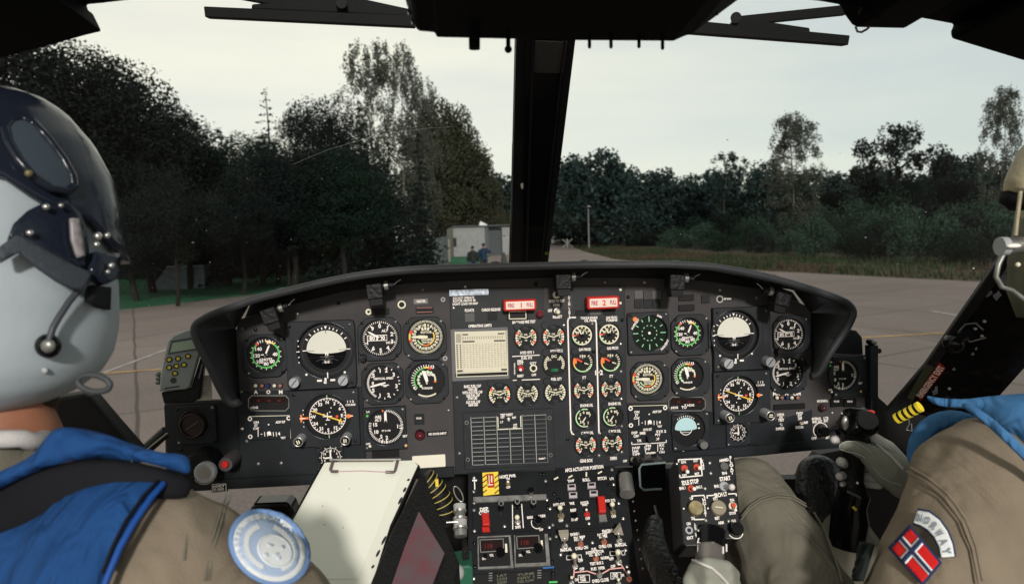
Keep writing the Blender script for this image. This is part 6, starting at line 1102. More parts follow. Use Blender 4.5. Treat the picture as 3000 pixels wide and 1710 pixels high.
bt(2005, 1371, 2014, 1381, 10, mat('red_boot', (.50, .06, .03), .5), 6); bt(2041, 1368, 2050, 1370, 10, mat('red_boot', (.50, .06, .03), .5), 6); bt(2024, 1430, 2034, 1431, 10, mat('red_boot', (.50, .06, .03), .5), 6); bt(2146, 1482, 2155, 1493, 12, cream, 5); knob('red_centre', 2147, 1481, 7, .004, mat('red_boot', (.50, .06, .03), .5), .002, BT, BX)
bt(2121, 1424, 2144, 1426, 14, grey, 10, mat('grey_white_tip', (.6, .56, .55), .4), .02); knob('push_button', 2121, 1366, 12, .004, greyd, 0, BT, BX); knob('brass_knob', 2036, 1490, 22, .010, brass, 0, BT, BX); knob('tan_knob', 2103, 1489, 22, .009, mat('tan_knob', (.22, .19, .14), .5), 0, BT, BX); build(MB().box((0, 0, .0096), (.012, .0012, .0008), cream, BX.M @ Matrix.Translation((*BX.uv(2103, 1489), 0)) @ Matrix.Rotation(R(-12), 4, 'Z')), 'knob_line', BT)
ringm('jack', 2018, 1553, 11, 6, grey, .002, BT, BX); knob('cyclic_trim_knob', 2154, 1552, 19, .016, blackg, 0, BT, BX); D = Dial(2154, 1554, 23, .0006, BX); D.arc(115, 245, .9, 1.0, white); build(D.mb, 'knob_scale', BT)
build(MB().prism([BX.uv(*p) for p in [(2050, 1542), (2110, 1538), (2118, 1540), (2128, 1580), (2048, 1584), (2046, 1546)][::-1]], 0, .004, dialm, BX.M, .001), 'recess_plate', BT)
for x, y in ((2079, 1356), (2082, 1386), (2065, 1431), (2068, 1524), (2134, 1526), (2046, 1553), (2117, 1548)): u = BX.uv(x, y); build(MB().ball((*u, .001), (.003, .003, .002), silver, 8, BX.M), 'screw', BT)
build(MB().prism([BX.uv(*p) for p in [(2043, 1577), (2084, 1570), (2084, 1584), (2040, 1592)][::-1]], .0045, .006, paper, BX.M), 'white_tape', BT); build(MB().prism([BX.uv(*p) for p in [(2094, 1570), (2114, 1568), (2114, 1584), (2096, 1586)][::-1]], .0045, .006, paper, BX.M), 'white_tape', BT)
a, b = PD(2080, 1560, 1.07), PD(2078, 1790, .98); d = b-a; build(MB().cyl(a, a+d*.22, .026, .024, blackg, 24), 'lever_collar', BT); build(MB().cyl(a+d*.22, b, .0215, .0215, mat('lever_tube', (.22, .20, .19), .35, metal=.6), 24), 'lever_tube', BT)
Mx = frame(a, d, (1, 0, 0)); mb = MB()
for i, t in enumerate((-62, -40, -18, 4, 26, 46)): q = R(t-90); c = a+d*.145; s_ = Mx.to_3x3() @ Vector((math.cos(q), math.sin(q), 0)); s_ = Vector((math.sin(R(t)), -math.cos(R(t)), 0)); mb.tube([c+s_*.0262-d.normalized()*.006, c+s_*.0262+d.normalized()*.006], .0014, white, 5)
build(mb, 'collar_marks', BT)
# cyclic stick
T = YT = thing('cyclic_stick', 'black cyclic control stick with a button head gripped by the right pilot', 'control stick', PD(2490, 1400, 1.2)); 
build(MB().tube([PD(2500, 1260, 1.20), PD(2505, 1310, 1.21), PD(2498, 1360, 1.22), PD(2492, 1410, 1.22), PD(2500, 1450, 1.22)], [.022, .022, .019, .021, .026], rubber, 18), 'grip', T)
build(MB().loft([(PD(2462, 1262, 1.21), Vector((0, .02, 0)), up*.012), (PD(2490, 1238, 1.2), Vector((0, .03, 0)), up*.024), (PD(2530, 1235, 1.19), Vector((0, .03, 0)), up*.026), (PD(2555, 1240, 1.18), Vector((0, .02, 0)), up*.018)], blackg), 'grip_head', T)
build(MB().cyl(PD(2540, 1240, 1.19), PD(2543, 1230, 1.15), .017, .0155, blackg), 'thumb_hat', T); build(MB().ball(PD(2550, 1207, 1.17), (.008, .006, .004), redb), 'red_button', T); build(MB().ball(PD(2476, 1238, 1.165), (.006, .005, .012), silver), 'trigger', T)
for x, y in ((2466, 1210), (2438, 1209), (2560, 1225), (2531, 1233), (2553, 1250), (2511, 1250)): build(MB().ball(PD(x, y, 1.165), .0022, silver, 6), 'rivet', T)
build(MB().tube([PD(2500, 1440, 1.22), PD(2490, 1480, 1.22), PD(2490, 1520, 1.22), PD(2480, 1600, 1.22)], [.030, .028, .032, .03], blackg, 18), 'stick_base', T); build(MB().ball(PD(2512, 1414, 1.18), .0024, white, 6), 'rivet', T)
mb = MB()
for i in range(8): mb.ball(PD(2484+i*5, 1440+i*2.3, 1.187), (.0012, .001, .0028), steel, 6)
build(mb, 'base_knurl', T); build(MB().prism([(-.002, -.004), (.002, -.004), (.002, .004), (-.002, .004)], 0, .002, yellow, frame(PD(2503, 1488, 1.185), -fw)), 'yellow_mark', T)
# ============================================================ PILOTS
from mathutils.geometry import delaunay_2d_cdt
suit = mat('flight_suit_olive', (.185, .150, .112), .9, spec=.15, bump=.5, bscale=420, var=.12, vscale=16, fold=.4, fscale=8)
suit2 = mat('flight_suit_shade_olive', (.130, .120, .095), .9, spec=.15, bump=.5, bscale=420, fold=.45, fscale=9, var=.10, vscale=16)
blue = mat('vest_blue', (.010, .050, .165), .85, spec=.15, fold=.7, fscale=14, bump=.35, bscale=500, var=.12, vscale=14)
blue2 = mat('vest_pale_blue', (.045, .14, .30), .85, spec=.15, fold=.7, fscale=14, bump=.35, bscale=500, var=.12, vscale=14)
web = mat('black_webbing', (.003, .0035, .006), .8, bump=.4, bscale=600)
skin = mat('skin', (.24, .10, .058), .55, bump=.15, bscale=300, var=.1, vscale=30)
shellw = mat('helmet_shell', (.31, .355, .385), .38, bump=.06, bscale=120, var=.05, vscale=12)
glassy = mat('visor_black', (.010, .013, .022), .2, bump=.08, bscale=30)
tint = mat('visor_tint', (.040, .054, .068), .12)
glove = mat('glove_grey_green', (.24, .245, .21), .85, bump=.4, bscale=500, var=.12, vscale=30); glovel = mat('glove_pale_leather', (.50, .48, .47), .6, bump=.3, bscale=300, var=.12, vscale=40)
def sd_caps(caps):
    cs = [(Vector(a), Vector(b), ra, rb) for a, b, ra, rb in caps]
    def f(p):
        m = 9
        for a, b, ra, rb in cs:
            ab = b-a; t = max(0, min(1, (p-a).dot(ab)/max(ab.length_squared, 1e-9))); m = min(m, (p-a-ab*t).length-(ra+(rb-ra)*t))
        return m
    return f
def hit(px, py, f, off=0, t0=.3):
    d = ray(px, py); L = d.length; t = t0; best = (9, t0)
    for i in range(90):
        s_ = f(CAM+d*t)-off
        if s_ < best[0]: best = (s_, t)
        if s_ < .0002: return CAM+d*t
        t += s_/L
        if t > 2.2: break
    return CAM+d*best[1]
def drape(poly, f, off, th, name, m, par, step=18, label=None, holes=None):
    pts = [Vector(p) for p in poly]; B = []
    for i, p in enumerate(pts):
        q = pts[(i+1) % len(pts)]; k = max(1, int((q-p).length/step)); B += [p.lerp(q, j/k) for j in range(k)]
    nb = len(B); V = list(B); xs = [p.x for p in B]; ys = [p.y for p in B]; y = min(ys)+step/2; r_ = 0
    def ins(x, y):
        c = False
        for i in range(nb):
            a, b = B[i], B[i-1]
            if (a.y > y) != (b.y > y) and x < (b.x-a.x)*(y-a.y)/(b.y-a.y)+a.x: c = not c
        return c
    while y < max(ys):
        x = min(xs)+step/2+(r_ % 2)*step/2
        while x < max(xs):
            if ins(x, y) and min((Vector((x, y))-b).length for b in B) > step*.45: V.append(Vector((x, y)))
            x += step
        y += step*.87; r_ += 1
    out = delaunay_2d_cdt(V, [], [list(range(nb))], 1, 1e-5); vs = [hit(v.x, v.y, f, off) for v in out[0]]; fs = [list(t) for t in out[2]]
    mb = MB().add(vs, fs, m, True); o = build(mb, name, par, label); s_ = o.modifiers.new('s', 'SOLIDIFY'); s_.thickness = th; s_.offset = 0; return o
def pline(pts, f, off, r_, name, m, par, n_=6):
    pts = [Vector(p) for p in pts]; L = []
    for a, b in zip(pts, pts[1:]):
        for j in range(5): L.append(a.lerp(b, j/5))
    L.append(pts[-1]); return build(MB().tube([hit(p.x, p.y, f, off) for p in L], r_, m, n_), name, par)
def dtext(t, px, py, h, w_, rot, f, off, name, m, par):
    vs, fs, tw = glyphs(t); c, q = math.cos(R(rot)), math.sin(R(rot)); out = []
    for a, b in vs: a = (a-tw/2)*w_/tw; b = (b-.35)*h/.7; out.append(hit(px+a*c-b*q, py-(a*q+b*c), f, off))
    return build(MB().add(out, fs, m), name, par)
def caps_obj(caps, name, m, par, voxel=.008, it=5, disp=0, ds=.08, grow=0):
    mb = MB()
    for a, b, ra, rb in caps: mb.capsule(a, b, ra+grow, rb+grow, m)
    return blobify(build(mb, name, par), voxel, it, disp, ds)
# ---------------------------------------------------------------- left pilot
T = LP = thing('person', 'left pilot in pale helmet and blue vest, round blue white patch on the sleeve', 'person', PD(100, 2200, .7))
sh = [(PD(425, 1690, .655), PD(760, 1850, .69), .090, .080), (PD(760, 1850, .69), PD(960, 2120, .80), .078, .055), (PD(100, 1760, .70), PD(-350, 1760, .70), .105, .11), (PD(100, 1800, .70), PD(425, 1700, .66), .10, .088), (PD(-100, 1900, .70), PD(-100, 2600, .78), .16, .15)]
fore = [(PD(960, 2120, .80), PD(1000, 2080, 1.05), .045, .032)]; hips = [(PD(0, 2600, .78), PD(200, 2600, .80), .14, .13)]
leg = [(PD(500, 2450, .9), PD(1020, 1690, 1.26), .075, .055), (PD(1020, 1690, 1.26), PD(900, 1900, 1.55), .05, .038), (PD(-200, 2450, .9), PD(300, 1800, 1.35), .075, .055), (PD(300, 1800, 1.35), PD(400, 1900, 1.6), .05, .038)]
HC = PD(-10, 720, .70)
neck = [(PD(0, 900, .70), PD(22, 1300, .69), .045, .040), (HC+Vector((0, .0, .02)), HC+Vector((0, .01, -.05)), .085, .075), (HC+Vector((0, .05, -.06)), HC+Vector((.01, .075, -.08)), .045, .03), (HC+Vector((0, .09, -.02)), HC+Vector((0, .1, -.035)), .014, .012), (PD(22, 1300, .69), PD(30, 1700, .70), .05, .08)]
body = [(a, b, ra*.84, rb*.84) for a, b, ra, rb in sh+fore+hips+leg]+neck+[(PD(1000, 2080, 1.05), PD(1010, 1980, 1.12), .030, .026)]
caps_obj(body, 'body', skin, T, .009, 3)
caps_obj(sh+hips+leg+fore, 'flight_suit', suit, T, .008, 6, .016, .06); f1 = sd_caps(sh)
caps_obj([(PD(1000, 2080, 1.05), PD(1012, 1990, 1.12), .036, .032)]+[(PD(990+i*14, 1990, 1.12), PD(1000+i*14, 1920, 1.14), .010, .009) for i in range(4)]+[(PD(970, 2050, 1.08), PD(960, 1970, 1.1), .012, .010)], 'glove', glove, T, .004, 3)
# collar
blobify(build(MB().capsule(PD(-4, 1080, .70), PD(6, 1172, .698), .052, .050, mat('hair_brown', (.035, .018, .010), .8, bump=.8, bscale=500)), 'hair', T), .006, 2)
cc = [PD(-10+math.sin(a)*142, 1268-math.cos(a)*-18+(12 if math.sin(a) > .7 else 0), .69-.055*math.cos(a)) for a in [math.pi*2*i/24 for i in range(25)]]
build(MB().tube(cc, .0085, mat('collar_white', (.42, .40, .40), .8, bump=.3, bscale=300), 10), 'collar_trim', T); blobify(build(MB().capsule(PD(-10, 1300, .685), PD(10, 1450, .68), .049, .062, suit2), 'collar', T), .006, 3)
def strip(path, name, m, par, th=.010, e=2.6):
    """flat padded strap: path of (px, py, half width px, depth)"""
    c = [PD(x, y, d) for x, y, h, d in path]; secs = []
    for i, (x, y, h, d) in enumerate(path):
        t = (c[min(i+1, len(c)-1)]-c[max(i-1, 0)]).normalized(); v = (CAM-c[i]).normalized(); s_ = t.cross(v).normalized(); nrm = s_.cross(t).normalized(); secs.append((c[i], s_*h*d/F, nrm*th))
    o = build(MB().loft(secs, m, 24, e), name, par); s_ = o.modifiers.new('s', 'SUBSURF'); s_.levels = 1; s_.render_levels = 1; return o
def flap(pts, d0, d1, th, name, m, par, bw=.007):
    """quilted flap: outline at its own depth, real thickness, rounded edges"""
    L = []
    for i, p in enumerate(pts):
        q0, q1, q2, q3 = [Vector(pts[(i+k) % len(pts)]) for k in (-1, 0, 1, 2)]
        for j in range(4): t = j/4; L.append(.5*((2*q1)+(q2-q0)*t+(2*q0-5*q1+4*q2-q3)*t*t+(3*q1-q0-3*q2+q3)*t**3))
    xs = [p.x for p in L]; x0, x1 = min(xs), max(xs); V = list(L); nb = len(L); y = min(p.y for p in L)
    def ins(x, y):
        c = False
        for i in range(nb):
            a, b = L[i], L[i-1]
            if (a.y > y) != (b.y > y) and x < (b.x-a.x)*(y-a.y)/(b.y-a.y)+a.x: c = not c
        return c
    def edge(v): 
        return min((v-(a+(b-a)*max(0, min(1, (v-a).dot(b-a)/max((b-a).length_squared, 1e-9))))).length for a, b in zip(L, L[1:]+L[:1]))
    step = 16
    while y < max(p.y for p in L):
        x = x0
        while x < x1:
            if ins(x, y) and edge(Vector((x, y))) > 6: V.append(Vector((x, y)))
            x += step
        y += step
    out = delaunay_2d_cdt(V, [], [list(range(nb))], 1, 1e-5); A = []; B = []
    for v in out[0]:
        e = edge(v); puff = th*.5*(1-math.exp(-e/14)); d = d0+(d1-d0)*(v.x-x0)/(x1-x0)+.004*math.sin(v.x*.03+v.y*.05); A.append(PD(v.x, v.y, d-puff)); B.append(PD(v.x, v.y, d+puff+.002))
    n_ = len(A); fs = [list(t) for t in out[2]]; fs += [[i+n_ for i in t][::-1] for t in out[2]]; bd = out[0]
    cnt_ = {}
    for t in out[2]:
        for i in range(len(t)): e_ = (t[i], t[(i+1) % len(t)]); cnt_[e_] = 1
    fs += [[b_, a_, a_+n_, b_+n_] for a_, b_ in cnt_ if (b_, a_) not in cnt_]
    return build(MB().add(A+B, fs, m, True), name, par)
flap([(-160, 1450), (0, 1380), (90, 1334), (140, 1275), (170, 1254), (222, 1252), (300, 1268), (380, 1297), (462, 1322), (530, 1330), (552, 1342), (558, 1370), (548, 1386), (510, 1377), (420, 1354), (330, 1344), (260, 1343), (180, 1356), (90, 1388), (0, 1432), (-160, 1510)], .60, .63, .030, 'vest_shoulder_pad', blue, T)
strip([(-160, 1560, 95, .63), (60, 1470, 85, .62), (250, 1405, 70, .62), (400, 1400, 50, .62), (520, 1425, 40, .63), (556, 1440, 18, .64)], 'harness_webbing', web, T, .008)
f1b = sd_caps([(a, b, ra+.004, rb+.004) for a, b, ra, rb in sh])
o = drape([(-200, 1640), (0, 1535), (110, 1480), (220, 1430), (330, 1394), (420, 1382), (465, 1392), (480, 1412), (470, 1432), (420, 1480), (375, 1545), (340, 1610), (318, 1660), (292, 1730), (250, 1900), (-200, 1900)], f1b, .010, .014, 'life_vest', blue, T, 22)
pline([(478, 1416), (440, 1460), (392, 1530), (352, 1600), (322, 1670), (300, 1730)], f1b, .018, .0030, 'vest_piping', mat('vest_edge', (.010, .06, .26), .6), T); pline([(462, 1408), (420, 1452), (368, 1525), (330, 1600), (300, 1680)], f1b, .020, .0016, 'vest_seam', web, T)
for a in (((676, 1450), (650, 1520), (628, 1600), (612, 1700)), ((664, 1448), (640, 1520), (616, 1600), (600, 1700)), ((560, 1500), (548, 1560), (540, 1640))): pline(a, f1, .0016, .0012, 'sleeve_seam', suit2, T)
# round patch
def ell(s_, n_=44, cx=789, cy=1603, a=128, b=103, ro=38): return [(cx+s_*(a*math.cos(t)*math.cos(R(ro))-b*math.sin(t)*math.sin(R(ro))), cy+s_*(a*math.cos(t)*math.sin(R(ro))+b*math.sin(t)*math.cos(R(ro)))) for t in [2*math.pi*i/n_ for i in range(n_)]]
pbl = mat('patch_pale_blue', (.15, .25, .46), .85, bump=.5, bscale=700); pwh = mat('patch_white', (.66, .68, .69), .85, bump=.5, bscale=700)
o = drape(ell(1), f1, .010, .003, 'shoulder_patch', pbl, T, 14, 'round pale blue and white embroidered patch'); drape(ell(.88), f1, .0122, .001, 'patch_ring', pwh, o, 14); drape(ell(.74), f1, .0132, .001, 'patch_field', mat('patch_blue_field', (.36, .45, .62), .85, bump=.5, bscale=700), o, 12); drape(ell(.44, cx=806, cy=1612), f1, .0144, .001, 'emblem_globe', pwh, o, 10)
def ept(s_, t): return ell(s_, 360)[int(t) % 360]
mb = MB()
for sd in (1, -1):
    for i in range(16):
        t = 50+sd*(24+i*8.6); a = ept(.50, t); b = ept(.66, t+sd*7); c = ept(.52, t+sd*11); mb.add([hit(*p, f1, .0146) for p in (a, ept(.62, t-sd*2), b, c)], [[0, 1, 2, 3]], pwh)
build(mb, 'emblem_wreath_pattern', o); pgr = mat('patch_mid_blue', (.54, .60, .68), .85)
for q_ in ((.02, .1), (-.12, -.16), (.16, -.1), (.1, .22), (-.2, .1)): drape([(806+128*(q_[0]+.07*math.cos(t)*random.uniform(.4, 1.5)), 1612+103*(q_[1]+.07*math.sin(t)*random.uniform(.4, 1.5))) for t in [i*.7 for i in range(9)]], f1, .0150, .0006, 'emblem_land', pgr, o, 8)
mb = MB()
for s_ in (.40,):
    L = [hit(*p, f1, .0152) for p in ell(s_, 24, 806, 1612)]; mb.tube(L+L[:1], .0005, pgr, 5)
build(mb, 'globe_grid', o)
for i, c in enumerate('UNITED NATIONS'):
    if c == ' ': continue
    t = 118+i*11; x, y = ept(.80, t); dtext(c, x, y, 15, 11, -(t+38)+270-360, f1, .0150, 'patch_lettering', pgr, o)
# helmet
prof = [(268, 5), (272, 55), (285, 105), (305, 150), (340, 200), (420, 276), (520, 328), (620, 356), (700, 368), (780, 385), (850, 402), (980, 404), (1060, 386), (1115, 346), (1160, 268), (1188, 175)]
DH = .70; AX = -20
def Rz(z):
    for (y0, a), (y1, b) in zip(prof, prof[1:]):
        z0_, z1_ = PD(AX, y0, DH).z, PD(AX, y1, DH).z
        if z <= z0_ and z >= z1_: return (a+(b-a)*(z0_-z)/(z0_-z1_))*DH/F*.80
    return 0 if z > PD(AX, 268, DH).z else .05
a0_ = PD(AX, 268, DH); a1_ = PD(AX, 1188, DH)
def axis(z): t = (a0_.z-z)/(a0_.z-a1_.z); return a0_.lerp(a1_, t)
def fh(p):
    c = axis(p.z) if a1_.z < p.z < a0_.z else (a0_ if p.z >= a0_.z else a1_); return (Vector((p.x, p.y, 0))-Vector((c.x, c.y, 0))).length-Rz(p.z) if p.z < a0_.z else (p-a0_).length
def hh(px, py, off=0):
    """first point of the helmet surface on the ray"""
    d = ray(px, py); t = .45; prev = None
    while t < .86:
        s_ = fh(CAM+d*t)-off
        if s_ < 0: 
            lo, hi = t-.004, t
            for _ in range(12):
                m_ = (lo+hi)/2
                if fh(CAM+d*m_)-off < 0: hi = m_
                else: lo = m_
            return CAM+d*hi
        t += .004
    return CAM+d*.70
_hit = hit
def hit(px, py, f, off=0, t0=.3): return hh(px, py, off) if f is fh else _hit(px, py, f, off, t0)
mb = MB(); vs = []; fs = []; N = 48; ys = []
for (y0, a), (y1, b) in zip(prof, prof[1:]):
    for j in range(3): ys.append((y0+(y1-y0)*j/3, a+(b-a)*j/3))
ys.append(prof[-1])
for y, r_ in ys:
    c = PD(AX, y, DH)
    for i in range(N): q = 2*math.pi*i/N; vs.append(c+Vector((math.cos(q), math.sin(q), 0))*r_*.80*DH/F)
for j in range(len(ys)-1):
    for i in range(N): i2 = (i+1) % N; fs.append([j*N+i, (j+1)*N+i, (j+1)*N+i2, j*N+i2])
fs.append(list(range(N))); mb.add(vs, fs, shellw, True); HM = build(mb, 'helmet', T); s_ = HM.modifiers.new('s', 'SMOOTH'); s_.iterations = 3
s_ = HM.modifiers.new('k', 'SOLIDIFY'); s_.thickness = .006; s_.offset = -1
# visor housing patch by azimuth
vd = (Vector((CAM.x, CAM.y, 0))-Vector((a0_.x, a0_.y, 0))).normalized(); sd_ = Vector((-vd.y, vd.x, 0)); 
if sd_.dot(rt) < 0: sd_ = -sd_
low = [(-75, 470), (-20, 505), (5, 545), (18, 600), (32, 640), (45, 660), (60, 730), (75, 775), (90, 790), (125, 790)]
def yl(t):
    for (a, b), (c, d) in zip(low, low[1:]):
        if t <= c: return b+(d-b)*(t-a)/(c-a)
    return 790
vs = []; fs = []; NA = 40; NR = 22
for i in range(NA+1):
    t = -75+200*i/NA
    for j in range(NR+1):
        y = 272+(yl(t)-272)*j/NR; c = PD(AX, y, DH); r_ = Rz(c.z)+.008+.006*max(0, (t-40)/80)*min(1, max(0, (y-400)/150)); vs.append(c+(vd*math.cos(R(t))+sd_*math.sin(R(t)))*r_)
for i in range(NA):
    for j in range(NR): fs.append([i*(NR+1)+j, (i+1)*(NR+1)+j, (i+1)*(NR+1)+j+1, i*(NR+1)+j+1])
o = build(MB().add(vs, fs, glassy, True), 'visor_housing', HM); s_ = o.modifiers.new('s', 'SOLIDIFY'); s_.thickness = .007; s_.offset = 0
bz = [(14, 375), (30, 352), (62, 345), (95, 358), (140, 405), (185, 465), (212, 515), (216, 545), (196, 560), (150, 552), (100, 520), (55, 470), (24, 415)]
hb = lambda p: fh(p)
drape(bz, fh, .017, .004, 'visor_lens', tint, HM, 16); pline(bz+bz[:1], fh, .018, .0042, 'lens_rim', glassy, HM, 8)
drape([(22, 700), (40, 655), (80, 618), (130, 592), (185, 592), (225, 625), (245, 680), (250, 740), (235, 790), (180, 770), (120, 740), (60, 715)], fh, .014, .010, 'earcup_cover', glassy, HM, 18)
drape([(-10, 730), (45, 690), (75, 700), (150, 745), (215, 780), (262, 800), (250, 835), (228, 852), (170, 825), (110, 785), (55, 740), (0, 770)], fh, .022, .006, 'helmet_strap', mat('strap_grey', (.035, .042, .052), .55, bump=.3, bscale=300), HM, 16)
drape([(205, 640), (228, 640), (242, 700), (246, 750), (225, 755), (208, 700)], fh, .024, .004, 'strap_tab', mat('rosy_grey_tab', (.22, .20, .21), .35), HM, 14)
drape([(262, 836), (316, 842), (314, 908), (285, 900), (255, 882)], fh, .012, .008, 'velcro_block', web, HM, 14); drape([(268, 740), (335, 745), (338, 815), (300, 835), (255, 800)], fh, .016, .012, 'buckle', glassy, HM, 14)
for x, y, r_ in ((135, 606, .0042), (178, 602, .0030), (88, 682, .0042), (287, 692, .0055), (314, 690, .0042), (283, 716, .0042), (326, 778, .0042), (316, 796, .0030), (84, 508, .0045)): build(MB().ball(hit(x, y, fh, .026), r_*.75, silver if r_ != .0045 else brass, 10), 'stud', HM)
pline([(230, 850), (205, 880), (175, 925), (155, 960), (143, 1000)], fh, .012, .0032, 'mic_boom', mat('boom_grey', (.04, .045, .055), .4), HM, 8)
c = hit(141, 1013, fh, .008); build(MB().ball(c, (.0115, .008, .0115), blackg, 16), 'mic_socket', HM); build(MB().ball(hit(141, 1013, fh, .016), (.0065, .004, .0065), steel, 12), 'socket_highlight', HM); build(MB().ball(hit(131, 1085, fh, .001), (.003, .002, .003), grey, 8), 'screw', HM)  # small steel ball stands for the grey highlight on the mic ball
tr_ = [PD(AX, 1150, DH)+(vd*math.cos(R(t))+sd_*math.sin(R(t)))*156*DH/F for t in range(-100, 140, 12)]; build(MB().tube(tr_, .008, web, 8), 'edge_roll', HM)
build(MB().tube([PD(x, y, .66) for x, y in [(275+48*math.cos(t/3), 1122+24*math.sin(t/3)+6*math.cos(t/3)) for t in range(20)]], .0030, mat('chin_strap_grey', (.045, .05, .056), .5), 8), 'chin_strap', HM)
# ---------------------------------------------------------------- right pilot
T = RP = thing('person', 'right pilot in olive suit with red flag patch, gloved hands on the controls', 'person', PD(3000, 2300, .95))
S, E = PD(2905, 1430, .92), PD(2690, 1880, .82)
arm = [(S, E, .094, .076), (E, PD(2250, 1960, .95), .066, .045), (PD(2250, 1960, .95), PD(2120, 1800, 1.0), .045, .038)]
torso = [(PD(3250, 1560, 1.05), PD(3250, 2300, 1.0), .19, .18), (S, PD(3250, 1480, 1.05), .09, .12)]
rarm = [(PD(3400, 1450, 1.2), PD(3050, 1700, 1.25), .08, .055), (PD(3050, 1700, 1.25), PD(2680, 1425, 1.21), .050, .034)]
K1 = PD(2195, 1452, 1.17); thigh = [(K1, PD(2420, 1880, .98), .066, .082), (K1, PD(2150, 1700, 1.42), .055, .042), (PD(2420, 1880, .98), PD(3000, 2300, 1.0), .08, .1)]
rleg = [(PD(2470, 1560, 1.36), PD(2560, 1740, 1.28), .052, .070), (PD(2560, 1740, 1.28), PD(3000, 2200, 1.05), .072, .10)]
head = [(PD(3300, 620, .95), PD(3310, 700, .95), .085, .075), (PD(3260, 760, .98), PD(3262, 800, .98), .04, .03), (PD(3300, 760, .96), PD(3270, 1350, 1.0), .05, .052)]
caps_obj([(a, b, ra*.84, rb*.84) for a, b, ra, rb in arm+torso+rarm+thigh+rleg]+head+[(PD(2120, 1800, 1.0), PD(2085, 1730, 1.0), .028, .030), (PD(2680, 1425, 1.21), PD(2600, 1370, 1.21), .026, .024), (PD(2470, 1570, 1.37), PD(2435, 1540, 1.39), .030, .026)], 'body', skin, T, .009, 3)
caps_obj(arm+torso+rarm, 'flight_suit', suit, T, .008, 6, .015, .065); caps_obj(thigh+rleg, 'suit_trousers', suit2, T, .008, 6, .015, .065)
f2 = sd_caps(arm+torso); f3 = sd_caps(thigh)
caps_obj([(PD(2399, 1396, 1.43), PD(2405, 1450, 1.42), .046, .050), (PD(2405, 1450, 1.42), PD(2435, 1570, 1.38), .052, .050)], 'boot', mat('boot_black', (.006, .006, .007), .3, bump=.5, bscale=60), T, .006, 4)
# gloves
k_ = 1.2/F
def H(x, y, d=1.2): return PD(x, y, d)
caps_obj([(H(2668, 1410, 1.20), H(2602, 1372, 1.19), 60*k_, 52*k_), (H(2602, 1372, 1.19), H(2552, 1334, 1.185), 52*k_, 32*k_), (H(2560, 1334, 1.185), H(2510, 1312, 1.18), 27*k_, 23*k_), (H(2510, 1312, 1.18), H(2472, 1306, 1.18), 22*k_, 14*k_), (H(2640, 1420, 1.2), H(2585, 1378, 1.2), 38*k_, 26*k_)], 'right_glove', glove, T, .0035, 3)
fg = []
for (x, y, r_, ym) in ((2464, 1352, 16, 1360), (2459, 1395, 13, 1392), (2467, 1418, 9, 1415)): fg += [(H(2575, ym+6, 1.225), H(2520, ym, 1.245), (r_+3)*k_, (r_+2)*k_), (H(2520, ym, 1.245), H(2478, ym-2, 1.225), (r_+2)*k_, r_*k_), (H(2478, ym-2, 1.225), H(x, y, 1.20), r_*k_, r_*.92*k_)]
fg2 = [(H(2540, 1310, 1.225), H(2490, 1292, 1.235), 14*k_, 14*k_), (H(2490, 1292, 1.235), H(2446, 1288, 1.215), 14*k_, 14*k_)]; th_ = [(H(2655, 1372, 1.205), H(2605, 1312, 1.20), 24*k_, 20*k_), (H(2605, 1312, 1.20), H(2562, 1282, 1.20), 20*k_, 15*k_)]
for i in range(3): caps_obj(fg[i*3:i*3+3], 'glove_finger', glovel, T, .003, 2)
caps_obj(fg2, 'glove_finger', glovel, T, .003, 2); caps_obj(th_, 'glove_thumb', glovel, T, .003, 2)
fr_ = sd_caps([(H(2668, 1410, 1.20), H(2602, 1372, 1.19), 60*k_, 52*k_), (H(2602, 1372, 1.19), H(2552, 1334, 1.185), 52*k_, 32*k_), (H(2560, 1334, 1.185), H(2510, 1312, 1.18), 27*k_, 23*k_), (H(2510, 1312, 1.18), H(2472, 1306, 1.18), 22*k_, 14*k_)])
seam = mat('glove_seam', (.42, .42, .40), .6); pline([(2552, 1326), (2530, 1308), (2505, 1293), (2480, 1292), (2460, 1303), (2460, 1314), (2480, 1322), (2510, 1328), (2535, 1340)], fr_, .0004, .0011, 'glove_seam', seam, T)
pline([(2562, 1372), (2585, 1398), (2612, 1412), (2640, 1420)], fr_, .0004, .0011, 'glove_seam', seam, T); pline([(2568, 1300), (2610, 1335), (2645, 1372)], fr_, .0012, .0024, 'glove_seam', glovel, T)
# left hand round the collective tube
q = 1.0/F; lh = [(PD(2120, 1800, .995), PD(2080, 1730, .985), 62*q, 64*q)]
fing = []
for i, (y, dx) in enumerate(((1662, 0), (1692, 3), (1722, 6), (1750, 10))): fing.append([(PD(2150+dx, y+20, 1.0), PD(2128+dx, y-2, .965), 19*q, 19*q), (PD(2128+dx, y-2, .965), PD(2072+dx, y-14, .952), 19*q, 18*q), (PD(2072+dx, y-14, .952), PD(2030+dx, y+2, .975), 18*q, 15*q)])
caps_obj(lh+[c for f_ in fing for c in f_]+[(PD(2030, 1760, .97), PD(2022, 1700, .975), 26*q, 22*q), (PD(2022, 1700, .975), PD(2040, 1652, .985), 22*q, 17*q)], 'left_glove', glove, T, .0035, 3)
fl = sd_caps(lh+[c for f_ in fing for c in f_]+[(PD(2030, 1760, .97), PD(2022, 1700, .975), 26*q, 22*q), (PD(2022, 1700, .975), PD(2040, 1652, .985), 22*q, 17*q)]); pline([(2030, 1640), (2055, 1650), (2085, 1662), (2110, 1684), (2135, 1712)], fl, .0006, .0022, 'glove_seam', glovel, T)
